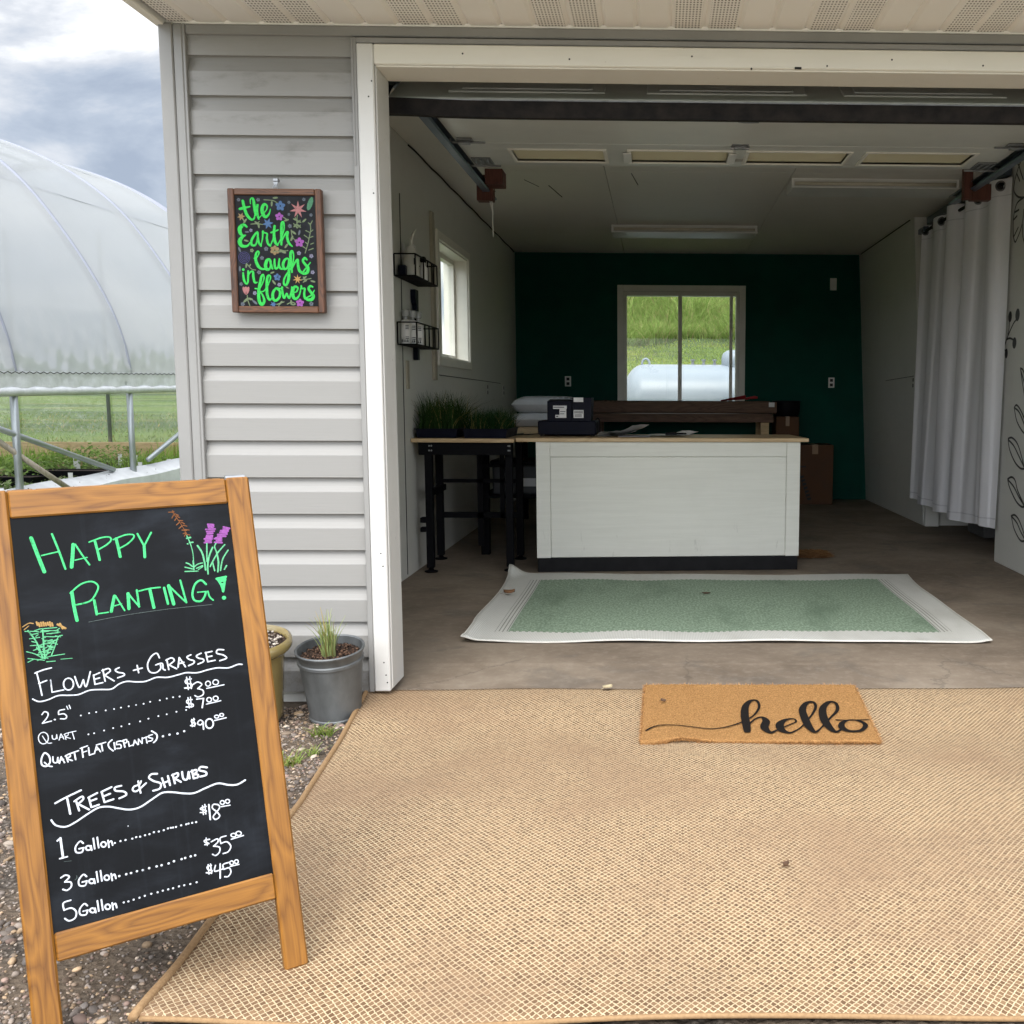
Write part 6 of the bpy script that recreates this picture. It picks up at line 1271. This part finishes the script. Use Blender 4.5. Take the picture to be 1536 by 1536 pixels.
strip(.975, 2.20, 3.60, 'unlit white strip light close to the curtains, the nearer one')

# ---- shelves on the left wall
XW = -1.604
def wshelf(z, y0, y1, dpt, hh, label):
    t = thing('wall_shelf', label, 'shelf', (XW + dpt / 2, (y0 + y1) / 2, z), 'black wire-railed shelves on the left wall')
    part('board', MB().box((XW, y0, z - .008), (XW + dpt, y1, z), bev=.002), M['blackmetal'], t)
    m = MB(); P_ = [(XW + .004, y0 + .004), (XW + dpt - .004, y0 + .004), (XW + dpt - .004, y1 - .004), (XW + .004, y1 - .004)]
    for a, b in zip(P_[:-1], P_[1:]): m.bar((*a, z + hh), (*b, z + hh), .008, .008)
    for a in P_: m.box((a[0] - .004, a[1] - .004, z), (a[0] + .004, a[1] + .004, z + hh))
    for k in (.36, .55, .74, .82): m.box((XW + dpt - .008, y0 + (y1 - y0) * k - .004, z), (XW + dpt, y0 + (y1 - y0) * k + .004, z + hh - .004))
    part('rail', m, M['blackmetal'], t); return t
wshelf(1.885, 2.26, 2.88, .135, .125, 'upper black wire-railed shelf holding white bottles and cards')
wshelf(1.475, 2.30, 2.93, .125, .13, 'lower black wire-railed shelf holding a row of labelled bottles')
# a spouted white bottle, spray bottle, cards on the upper shelf
wc = std('cream ceramic', (.55, .54, .49), .4, .05, 8, .03)
t = thing('spouted_bottle', 'white conical bottle with a long curved spout on the upper wall shelf', 'bottle', (-1.53, 2.40, 1.8855))
part('body', MB().lathe([(.001, 0), (.052, 0), (.054, .01), (.046, .10), (.034, .165), (.022, .185), (.001, .187)], (-1.53, 2.40, 1.8855), 20), wc, t, True, ang=50)
part('spout', MB().tube([(-1.53, 2.40, 2.07), (-1.525, 2.40, 2.11), (-1.512, 2.40, 2.15), (-1.495, 2.40, 2.175)], [.014, .011, .007, .003], 8), wc, t, True)
part('sticker', MB().box((-1.5, 2.341, 1.955), (-1.488, 2.3475, 1.995)), M['ink'], t)
t = thing('spray_bottle', 'small white spray bottle with a dark nozzle on the upper wall shelf', 'bottle', (-1.50, 2.60, 1.8855))
part('body', MB().lathe([(.001, 0), (.026, 0), (.028, .01), (.028, .08), (.012, .10), (.011, .115), (.001, .115)], (-1.50, 2.60, 1.8855), 16), M['white'], t, True, ang=40)
part('nozzle', MB().box((-1.515, 2.57, 1.9995), (-1.485, 2.62, 2.035), bev=.004), M['blackplastic'], t)
m = MB().lathe([(.001, 0), (.030, 0), (.032, .10), (.020, .15), (.014, .16), (.014, .20), (.001, .20)], (-1.55, 2.54, 1.8855), 16); solo('glass_bottle', m, M['navy'], 'dark navy bottle standing among white cards on the upper wall shelf', 'bottle', (-1.55, 2.54, 1.8855), True, ang=40)
for (y, h, w, lbl) in ((2.50, .22, .10, 'plain white card propped behind the dark bottle on the upper shelf'), (2.78, .25, .14, 'round-topped white card at the far end of the upper shelf')):
    m = MB().poly([(-1.595, y - w / 2, 1.8855), (-1.595, y + w / 2, 1.8855), (-1.598, y + w / 2, 1.8855 + h * .8), (-1.598, y + w / 4, 1.8855 + h), (-1.598, y - w / 4, 1.8855 + h), (-1.598, y - w / 2, 1.8855 + h * .8)], (.003, 0, 0))
    cdo = solo('card', m, M['paper'], lbl, 'card', (-1.595, y, 1.8855))
    if w > .12: part('print', MB().tube([(-1.594, y - .03, 2.02), (-1.594, y + .03, 2.02), (-1.594, y + .03, 2.08), (-1.594, y - .03, 2.08), (-1.594, y - .03, 2.02)], .0025, 5), M['ink'], cdo)
m = MB().box((-1.59, 2.31, 1.8855), (-1.545, 2.37, 1.95), bev=.004); solo('soap_block', m, M['navy'], 'dark blue block at the near corner of the upper wall shelf', 'block', (-1.57, 2.34, 1.8855))
bt0 = None
for i, (x, y) in enumerate(((-1.565, 2.37), (-1.54, 2.44), (-1.52, 2.51))):
    lb = ('nearest', 'middle', 'farthest')[i] + ' of three white labelled bottles with clear stoppers on the lower wall shelf'
    if bt0 is None:
        bt0 = thing('label_bottle', lb, 'bottle', (x, y, 1.4755), 'white labelled bottles on the lower wall shelf')
        part('body', MB().lathe([(.001, 0), (.030, 0), (.031, .006), (.031, .13), (.026, .145), (.014, .15), (.001, .15)], (x, y, 1.4755), 18), M['white'], bt0, True, ang=40)
        part('stopper', MB().lathe([(.012, .15), (.012, .165), (.022, .17), (.022, .20), (.024, .205), (.020, .21), (.001, .21)], (x, y, 1.4755), 14), std('cloudy glass', (.34, .35, .34), .2), bt0, True, ang=40)
        m = MB()
        for z in (.03, .04, .09, .10, .11): m.box((x + .005, y - .0325, 1.4755 + z), (x + .024, y - .024, 1.4755 + z + .004))
        for k in range(4): m.poly([(x - .02 + k * .011, y - .0315, 1.4755 + .012), (x - .012 + k * .011, y - .0315, 1.4755 + .012), (x - .016 + k * .011, y - .0315, 1.4755 + .03)], (0, .01, 0))
        part('print', m, M['ink'], bt0)
    else: dup(bt0, (x, y, 1.4755), lb)
# black scrolled bracket ornament
zz = [(2.27, .012), (1.84, .030), (1.79, .034), (1.755, .026), (1.74, .014), (1.715, .016), (1.70, .030), (1.66, .032), (1.62, .020), (1.60, .012), (1.56, .022), (1.55, .034), (1.53, .032), (1.50, .018), (1.47, .012), (1.39, .012)]
m = MB(); Y_ = 2.72
out = [(XW + .004, Y_ - w_ * 1.7, z) for z, w_ in zz[1:]] + [(XW + .004, Y_ + .03, z) for z, w_ in reversed(zz[1:])]
m.poly(out, (.030, 0, 0)); solo('wall_ornament', m, M['navy'], 'black scrolled bracket ornament on the wall between the two shelves', 'ornament', (XW + .02, Y_, 1.6))

# ---- planters by the siding
def grass_tuft(name, label, cat, c, r, n, h, seed, ta, tb_, w=.0028, dry=.15, group=None):
    g = np.random.default_rng(seed); a = g.uniform(0, 6.28, n); rr = r * g.random(n) ** .5
    x, y = c[0] + rr * np.cos(a), c[1] + rr * np.sin(a)
    v, f, t = blades(x, y, np.full(n, c[2] - .004), h * g.uniform(.45, 1.1, n), g.uniform(w * .7, w * 1.3, n), g.uniform(.02, .45, n) if name != 'weed' else g.uniform(.5, 1.3, n), tints(n, ta, tb_, g, dry), 4, seed + 9, .8)
    o = link(name, tinted(name, v - np.array(c), f, t, M['blade']), None, c); tag(o, label, cat, group); return o
bk = thing('planter_bucket', 'galvanised steel bucket planter on the gravel beside the white door jamb', 'planter', (-1.222, -.287, -.058))
c = (-1.222, -.287, -.058)
part('bucket', MB().lathe([(.001, .004), (.086, .004), (.092, 0), (.097, .004), (.097, .012), (.094, .016), (.114, .222), (.119, .226), (.119, .236), (.115, .240), (.119, .262), (.1245, .268), (.1255, .275), (.1215, .279), (.1165, .274), (.108, .20), (.1, .20)], c, 48), M['galv'] if 'galv' in M else None, bk, True, ang=35) if False else None
M['galv'] = std('dull galvanised sheet', (.135, .143, .145), .55, .42, 7, .12, 30, metal=.55, stretch=(1, 1, .5))
part('bucket', MB().lathe([(.001, .004), (.086, .004), (.092, 0), (.097, .004), (.097, .012), (.094, .016), (.114, .222), (.119, .226), (.119, .236), (.115, .240), (.119, .262), (.1245, .268), (.1255, .275), (.1215, .279), (.1165, .274), (.108, .20), (.1, .20)], c, 48), M['galv'], bk, True, ang=35)
def soil_disc(c, r, z, nm_='soil'):
    m = MB(); g = np.random.default_rng(3)
    m.grid(list(np.linspace(-1, 1, 34)), list(np.linspace(-1, 1, 34)), lambda a, b: (c[0] + r * a * math.sqrt(1 - b * b / 2), c[1] + r * b * math.sqrt(1 - a * a / 2), z + .006 * math.sin(40 * a + 17 * b) + g.normal(0, .0028)))
    return m
part('soil', soil_disc(c, .111, c[2] + .243), M['soil'], bk, fix=False)
def perlite(c, r, z, n, seed, ta, tb_, smin, smax):
    g = np.random.default_rng(seed); 
    v, f, t = stones(n, (c[0] - r, c[0] + r), (c[1] - r, c[1] + r), smin, smax, 1.5, lambda x, y: (x - c[0]) ** 2 + (y - c[1]) ** 2 < r * r * .92, seed)
    k = v.reshape(-1, 12, 3); k[..., 2] += z - k[..., 2].mean(1, keepdims=True); n2 = len(k)
    tt = np.repeat(tints(n2, ta, tb_, g), 12, 0); return k.reshape(-1, 3), f, tt
v, f, t = perlite(c, .105, c[2] + .250, 420, 31, (.04, .02, .012), (.16, .09, .055), .002, .006); o = link('mulch', tinted('mulch', v - np.array(c), f, t, M['stone']), bk); o['kind'] = 'stuff'
grass_tuft('ornamental_grass', 'upright tuft of young green grass growing in the galvanised bucket', 'plant', (-1.226, -.29, -.058 + .247), .026, 74, .175, 41, (.17, .24, .06), (.42, .48, .20), .0034, .2)
g = np.random.default_rng(77); n = 30; a = g.uniform(0, 6.28, n)
c2 = (-1.502, -.335, -.058)
gp = thing('glazed_pot', 'olive tan glazed pot half hidden behind the chalkboard', 'planter', c2)
M['glaze'] = std('olive tan glaze', (.215, .165, .065), .22, .22, 5, .05, 20, coat=.5)
part('pot', MB().lathe([(.001, .003), (.082, .003), (.088, 0), (.094, .008), (.098, .03), (.120, .24), (.123, .268), (.140, .274), (.152, .286), (.155, .302), (.150, .316), (.142, .321), (.135, .316), (.130, .30), (.12, .27)], c2, 48), M['glaze'], gp, True, ang=60)
part('soil', soil_disc(c2, .128, c2[2] + .300), M['soil'], gp, fix=False)
v, f, t = perlite(c2, .124, c2[2] + .306, 380, 33, (.10, .07, .05), (.45, .40, .34), .003, .008); o = link('gravel_mulch', tinted('gravel_mulch', v - np.array(c2), f, t, M['stone']), gp); o['kind'] = 'stuff'
grass_tuft('grass_sprout', 'thin pale grass sprout in the olive glazed pot', 'plant', (-1.43, -.40, -.058 + .29), .018, 12, .085, 43, (.20, .28, .06), (.45, .45, .22), .002, .3)
# the planters lean a little towards the yard
for q in COL.objects:
    if q.parent is None and q.get('category') in ('planter', 'plant') and q.name.split('.')[0] in ('planter_bucket', 'glazed_pot', 'ornamental_grass', 'grass_sprout'):
        piv = Vector(c if q.name.startswith(('planter', 'orn')) else c2); rt = Matrix.Rotation(R(9.5), 4, 'X')
        q.matrix_world = Matrix.Translation(piv + Vector((0, 0, .008))) @ rt @ Matrix.Translation(-piv) @ Matrix.Translation(q.location)
# weeds in the gravel
for i, (x, y, s_, n, lb) in enumerate(((-1.205, -.50, .035, 60, 'low green weed in the gravel just in front of the bucket'), (-1.215, -.79, .032, 60, 'low green weed in the gravel halfway along the rug edge'), (-1.17, -.70, .02, 26, 'tiny weed pressed against the rug edge'), (-1.09, -.17, .025, 40, 'low weed at the foot of the white door jamb'), (-1.42, -.62, .016, 18, 'tiny weed in the gravel beside the chalkboard stile'))):
    grass_tuft('weed', lb, 'weed', (x, y, float(ground_z(x, y)) + .004), s_, n, .040 + s_ * .3, 60 + i, (.14, .22, .035), (.34, .42, .12), .0032, .1, 'small weeds in the gravel')
# dry leaves and crumbs
def leaf(x, y, z, s_, a, label, mat, tilt=.2):
    ca_, sa = math.cos(a), math.sin(a); m = MB()
    def p(i, j):
        u = i; w_ = .42 * math.sin(math.pi * min(1, max(0, u)) ** .8) * j
        px_, py_ = (u - .5) * s_, w_ * s_
        return (x + px_ * ca_ - py_ * sa, y + px_ * sa + py_ * ca_, z + s_ * (.10 + .25 * j * j * tilt * 2 + tilt * (u - .5) ** 2))
    m.grid(list(np.linspace(.01, .99, 9)), list(np.linspace(-1, 1, 7)), p)
    o = solo('dry_leaf', m, mat, label, 'leaf', (x, y, z), True, fix=False, group='dry leaves blown onto the mats')
    o.modifiers.new('thickness', 'SOLIDIFY').thickness = .0006
    part('leaf_stalk', MB().tube([(x - ca_ * s_ * .5, y - sa * s_ * .5, z + s_ * .16), (x - ca_ * s_ * .8, y - sa * s_ * .8, z + s_ * .1)], .0008, 5), mat, o)
lfm = std('dry brown leaf', (.22, .11, .05), .8, .3, 30, .2); lfd = std('dark curled leaf', (.10, .055, .03), .8, .3, 30, .2)
leaf(-.86, 1.75, .02, .065, .3, 'curled brown leaf on the left border of the green mat', lfm, .5)
leaf(.02, -.30, -.0, .024, -.6, 'small dark dry leaf near the left end of the hello doormat', lfd, .6)
leaf(.33, -1.585, rug_z(.33, -1.585) + .004, .020, .7, 'dark crumpled leaf on the middle of the jute rug', lfd, .9)
if 0: leaf(-.50, -1.97, rug_z(-.5, -1.97) + .004, .014, .7, 'tiny dark leaf bit on the rug beside the chalkboard foot', lfd, .9)
leaf(.28, 1.78, .016, .05, .1, 'thin dark leaf lying on the green of the mat', lfd, .15)
if 0: leaf(1.62, 1.72, .004, .06, 1.0, 'reddish dry leaf on the concrete beyond the right end of the green mat', lfm, .4)
leaf(-.20, -.115, .0, .05, .9, 'pale straw leaf at the threshold left of the doormat', std('straw', (.45, .38, .24), .8), .2)
# ================================================================ outside behind
# ---- propane tank
tk = thing('propane_tank', 'white horizontal propane tank on the lawn behind the back window', 'tank', (.95, 11.0, .3))
M['tankpaint'] = std('white tank enamel', (.235, .27, .31), .30, .06, 3, .03, 20)
tz, tr_ = 1.12, .52; ty = 11.1
prof = [(.001, -.60)] + [(tr_ * math.sin(a), -.30 - .32 * math.cos(a) + .02) for a in np.linspace(.12, math.pi / 2, 10)] + [(tr_, .1), (tr_, 2.4)] + [(tr_ * math.cos(a), 2.4 + .32 * math.sin(a)) for a in np.linspace(.1, math.pi / 2 - .02, 10)]
part('shell', MB().lathe(prof, (.06, ty, tz), 40, axis=0), M['tankpaint'], tk, True, ang=40)
part('dome', MB().lathe([(.20, -.02), (.21, .0), (.21, .12), (.19, .19), (.13, .235), (.001, .25)], (1.13, ty, tz + tr_ - .03), 28), M['tankpaint'], tk, True, ang=50)
m = MB().tube([(-.19 + .055 * math.cos(a), ty, tz + tr_ + .005 + .075 * math.sin(a)) for a in np.linspace(-.2, math.pi + .2, 12)], .017, 8); part('lifting_lug', m, M['tankpaint'], tk, True)
for x in (.50, .66, .82):
    v_ = part('valve', MB().lathe([(.025, -.03), (.025, .02), (.018, .022), (.018, .05), (.032, .052), (.032, .075), (.001, .078)], (x, ty, tz + tr_), 12), M['steel'], tk, True, ang=40)
part('weld_seam', MB().lathe([(tr_ + .0005, -.006), (tr_ + .004, 0), (tr_ + .0005, .006)], (.12, ty, tz), 40, axis=0), M['tankpaint'], tk, True)
for x in (.4, 2.0): part('saddle', MB().box((x, ty - .4, .15), (x + .12, ty + .4, tz - tr_ + .07), bev=.01), M['concrete'], tk)

# ---- greenhouse
GXN, GXF, GY0, GY1 = -5.42, -11.3, -1.6, 10.55
gh = thing('greenhouse', 'long arched high tunnel covered in milky film beside the garage', 'greenhouse', ((GXN + GXF) / 2, 4.5, 0))
slope = .0235
def gz(y): return -.04 + slope * (y + .3)        # line the tunnel stands on
hipz = 1.225
def hip(y): return 1.165 + slope * (y - 4.7) * .75
half = (GXN - GXF) / 2
pr_ = [(0, 0), (.005, .16), (.07, .48), (.22, .86), (.53, 1.36), (.94, 1.85), (1.36, 2.16), (1.85, 2.40), (2.4, 2.57), (half, 2.66)]
pr_ = [(d, h * (1 + .105 * h / 2.66)) for d, h in pr_]
def arch(y, out=0.0, n=None):
    pts = []
    for d, h in pr_: pts.append((GXN - d + out * (1 - d / half), y, hip(y) + .06 + h + out * (d / half)))
    for d, h in reversed(pr_[:-1]): pts.append((GXF + d - out * (1 - d / half), y, hip(y) + .06 + h + out * (d / half)))
    return pts
def smooth_path(p, sub=4):
    Q = [p[0]] + list(p) + [p[-1]]; o_ = []
    for i in range(1, len(Q) - 2):
        a, b, c, d = (np.array(q) for q in Q[i - 1:i + 3])
        for t in np.linspace(0, 1, sub, endpoint=False): o_.append(tuple(.5 * ((2 * b) + (c - a) * t + (2 * a - 5 * b + 4 * c - d) * t * t + (3 * b - a - 3 * c + d) * t ** 3)))
    return o_ + [tuple(p[-1])]
M['hoopband'] = std('film-wrapped hoop', (.27, .285, .335), .7, .06, 8, .05, 30)
ribs = [2.80 + 1.90 * k for k in range(-2, 5)] + [GY1]
ys = np.linspace(GY0, GY1, 260)
prof = [smooth_path(arch(y, .035)) for y in ys]
m = MB(); nv3 = len(prof[0])
sag = lambda y: min(abs(y - r_) for r_ in ribs)
vs = []
for j, y in enumerate(ys):
    s_ = .018 * math.sin(min(1, sag(y) / .95) * math.pi / 2)
    for i, p in enumerate(prof[j]):
        k = abs(i / (nv3 - 1) * 2 - 1)
        w_ = (.020 * math.sin(y * 13 + i * 1.6 + 2 * math.sin(y * 3)) + .010 * math.sin(y * 29 - i * 1.1)) * max(0, k - .72) * 3.4
        q = Vector(p); c = Vector((GXN - half, y, hip(y) + .5)); d = (q - c).normalized(); q = q - d * (s_ + w_ * .5)
        vs.append(q)
m.add(vs, [(j * nv3 + i, j * nv3 + i + 1, (j + 1) * nv3 + i + 1, (j + 1) * nv3 + i) for j in range(len(ys) - 1) for i in range(nv3 - 1)])
part('roof_film', m, M['film'], gh, True, fix=False)
for y in ribs:
    part('hoop', MB().tube(smooth_path(arch(y, .001)), .0385, 12), M['hoopband'], gh, True)
    for x in (GXN, GXF):
        part('post', MB().tube([(x, y, gz(y) - .1), (x, y, hip(y) + .22)], .031, 10), M['gpost'], gh, True)
m = MB()
for d, h in ((pr_[5]), (pr_[7])):
    m.tube([(GXN - d, y, hip(y) + .06 + h) for y in (GY0, GY1)], .012, 6)
parts('purlin', m, M['gpost'], gh, True)
part('ridge_pipe', MB().tube([(GXN - half, y, hip(y) + .06 + pr_[-1][1] - .05) for y in (GY0, GY1)], .022, 8), M['gpost'], gh, True)
for x, s_ in ((GXN, 1), (GXF, -1)):
    part('hip_board', MB().tube([(x + .02 * s_, y, hip(y) + .015 + .0012 * math.sin(y * 3)) for y in np.linspace(GY0, GY1, 40)], .042, 10), M['filmroll'], gh, True)
    m = MB().grid(list(np.linspace(GY0, GY1, 120)), [0, .33, .66, 1], lambda y, t: (x + s_ * (.045 + .012 * math.sin(y * 17 + 2 * t) * t), y, hip(y) + .185 - .14 * t)); part('film_skirt', m, M['filmroll'], gh, True, fix=False)
    m = MB(); k = 0
    yy = np.arange(GY0, GY1, .05)
    for a, b in zip(yy[:-1], yy[1:]): m.bar((x + s_ * .058, a, hip(a) + (.181 if k % 2 else .165)), (x + s_ * .058, b, hip(b) + (.165 if k % 2 else .181)), .005, .005); k += 1
    part('wiggle_wire', m, M['dark'], gh)
bbm = std('film-covered baseboard', (.60, .61, .62), .4, .12, 7, .15, 20)
m = MB()
m.grid(list(np.linspace(GY0, GY1, 60)), [0, 1, 2, 3], lambda y, k: (GXN + (-.07, -.06, .11, .12)[int(k)], y, gz(y) + (.02, .290, .205, -.02)[int(k)] + .006 * math.sin(y * 5 + k)))
part('baseboard', m, bbm, gh, True, fix=True, ang=30)
g = np.random.default_rng(4); v, f, t = stones(26, (GXN - .05, GXN + .10), (4.5, 8.2), .003, .009, 1.5, lambda x, y: x < 9, 90)
k = v.reshape(-1, 12, 3); cx_ = k[..., 0].mean(1); cy_ = k[..., 1].mean(1); k[..., 2] += (gz(cy_) + .294 - .47 * (cx_ - GXN + .06) - k[..., 2].mean(1))[:, None]
o = link('debris', tinted('debris', k.reshape(-1, 3) - np.array(gh.location), f, t * .35, M['stone']), gh); o['kind'] = 'stuff'
# far end wall
EY = GY1
for x in (-9.0, -7.72, -6.6): part('end_post', MB().tube([(x, EY, gz(EY) - .1), (x, EY, 3.4 if x < -6.5 else 2.6)], .026, 8), M['gpost'], gh, True)
m = MB()
for x0, x1 in ((GXF + .05, -9.35), (-9.345, -7.40), (-7.395, GXN - .05)): m.box((x0, EY - .06, gz(EY) + .01), (x1, EY - .02, gz(EY) + .285), bev=.004)
m.box((-6.86, EY - .10, gz(EY)), (-6.80, EY - .0605, gz(EY) + .25), bev=.003)
parts('end_board', m, M['lumber'], gh)
top = arch(EY, .0); top = smooth_path(top)
m = MB(); pts = [(p[0], EY + .035, p[2]) for p in top]; b = [(p[0], EY + .035, gz(EY) + .25) for p in top]
n = len(pts); m.add(pts + b, [(i, i + 1, n + i + 1, n + i) for i in range(n - 1)]); part('end_film', m, M['sidefilm'], gh, False, fix=False)
m = MB().grid(list(np.linspace(GY0, GY1, 30)), [0, 1], lambda y, k: (GXF - .04, y, gz(y) if k == 0 else hip(y) + .1)); part('side_film', m, M['sidefilm'], gh, False, fix=False)
# braces
part('brace', MB().tube([(GXN, 4.0, gz(4) + .94), (GXN - .02, 6.25, gz(6.25) + .30)], .026, 8), M['gpost'], gh, True)
part('brace', MB().tube([(GXN, 8.7, gz(8) + .92), (GXN - .02, 6.95, gz(6.9) + .34)], .026, 8), M['gpost'], gh, True)
# stake
m = MB().tube([(GXN + .22, 5.05, gz(5) + .24), (GXN + .04, 4.78, gz(5) + .50), (GXN - .12, 4.45, gz(5) + .78), (GXN - .18, 4.30, gz(5) + .79)], .024, 8)
solo('wooden_stake', m, M['stake'], 'bent grey wooden stake leaning on the greenhouse post', 'stake', (GXN + .2, 5.05, gz(5) + .1), True)

# ---- beds and seedlings in the greenhouse
g = np.random.default_rng(51)
def leafmass(n, xr, yr, hz, size, ta, tb_, seed, dens=None):
    g = np.random.default_rng(seed); x = g.uniform(*xr, n); y = g.uniform(*yr, n); 
    cl = .35 + .65 * (np.sin(x * 2.3 + 1.3 * np.sin(y * 1.9)) * .5 + .5)
    z = ground_z(x, y) + g.random(n) * hz * cl
    s_ = g.uniform(size * .5, size * 1.4, n); a = g.uniform(0, 6.28, n); ti = g.uniform(-.8, .8, n); tj = g.uniform(-.8, .8, n)
    ux = np.stack([np.cos(a), np.sin(a), ti], -1) * s_[:, None]; uy = np.stack([-np.sin(a), np.cos(a), tj], -1) * s_[:, None] * .5
    c = np.stack([x, y, z], -1)
    V = np.stack([c - ux, c + uy, c + ux, c - uy], 1).reshape(-1, 3)
    return V, np.arange(4 * n).reshape(n, 4), np.repeat(tints(n, ta, tb_, g, .06, (.3, .24, .12)), 4, 0)
sets = [leafmass(7000, (-10.8, -7.0), (5.0, 10.2), .24, .034, (.14, .26, .05), (.34, .46, .13), 1), leafmass(4200, (-9.2, -5.8), (5.2, 9.9), .17, .026, (.17, .28, .08), (.42, .52, .22), 2),
        leafmass(1700, (-10.6, -8.6), (5.4, 7.6), .26, .035, (.42, .45, .10), (.65, .62, .22), 3), leafmass(2600, (-7.6, -5.6), (4.0, 8.0), .14, .025, (.22, .28, .12), (.46, .50, .30), 4)]
off = 0; V_, F_, T_ = [], [], []
for v, f, t in sets: V_.append(v); F_.append(f + off); T_.append(t); off += len(v)
tag(link('seedlings', tinted('seedlings', np.concatenate(V_), np.concatenate(F_), np.concatenate(T_), M['blade'])), 'mixed leafy seedlings covering the greenhouse beds', 'seedlings', kind='stuff')
def patch(xr, yr, n, h, seed, label, w=.007):
    g = np.random.default_rng(seed); x = g.uniform(*xr, n); y = g.uniform(*yr, n)
    v, f, t = blades(x, y, ground_z(x, y), h * g.uniform(.5, 1.2, n), g.uniform(w * .7, w * 1.3, n), g.uniform(.05, .7, n), tints(n, (.20, .36, .04), (.42, .58, .14), g), 3, seed + 3)
    tag(link('bed_grass', tinted('bed_grass', v, f, t, M['blade'])), label, 'grass', kind='stuff')
patch((-8.5, -7.7), (8.6, 9.8), 300, .27, 71, 'tall green grass clump before the timber board in the greenhouse')
patch((-6.7, -5.9), (8.4, 9.9), 380, .27, 72, 'bright green grass patch at the right of the greenhouse beds')
patch((-10.9, -7.0), (5.0, 8.2), 700, .14, 73, 'low grass between the greenhouse trays')
# black trays and white plant labels
tr0 = None
for i, (x, y, lb) in enumerate(((-8.2, 6.6, 'black seedling tray in the middle of the beds below the brace'), (-9.3, 7.0, 'black seedling tray on the left behind the leaning stake'), (-6.9, 8.0, 'black seedling tray near the right greenhouse post'), (-9.0, 5.6, 'black seedling tray at the front left of the beds'), (-7.3, 7.3, 'black seedling tray between the two near posts'))):
    z = float(ground_z(x, y))
    if tr0 is None:
        tr0 = thing('seedling_tray', lb, 'plant tray', (x, y, z), 'black seedling trays on the greenhouse floor')
        m = MB().add([(x - .5, y - .16, z), (x + .5, y - .16, z), (x + .5, y + .16, z), (x - .5, y + .16, z), (x - .53, y - .18, z + .1), (x + .53, y - .18, z + .1), (x + .53, y + .18, z + .1), (x - .53, y + .18, z + .1)], [(0, 1, 2, 3), (0, 1, 5, 4), (1, 2, 6, 5), (2, 3, 7, 6), (3, 0, 4, 7)]); part('tray', m, M['blackplastic'], tr0)
        part('soil', MB().box((x - .51, y - .165, z + .07), (x + .51, y + .165, z + .09)), M['soil'], tr0)
    else: dup(tr0, (x, y, z), lb)
lb0 = None
def gray(px, py, z):        # plant label spots on the bed, from the photo's sight lines
    pass
spots = [(-8.35, 5.25), (-7.5, 5.55), (-6.95, 6.2), (-6.75, 6.35), (-6.35, 7.1), (-9.0, 5.0), (-7.1, 8.6), (-7.3, 8.9), (-6.9, 9.2), (-6.6, 9.0), (-6.2, 8.3), (-7.9, 6.9), (-6.0, 8.6), (-8.8, 6.9), (-6.1, 7.6)]
for i, (x, y) in enumerate(spots):
    z = float(ground_z(x, y))
    if lb0 is None:
        m = MB().poly([(x - .022, y, z - .02), (x + .022, y, z - .02), (x + .025, y, z + .16), (x - .025, y, z + .16)], (0, .003, 0))
        lb0 = solo('plant_label', m, M['white'], 'small white plastic plant label stuck upright in the greenhouse beds', 'plant label', (x, y, z), group='white plant labels in the greenhouse beds')
    else: dup(lb0, (x, y, z))
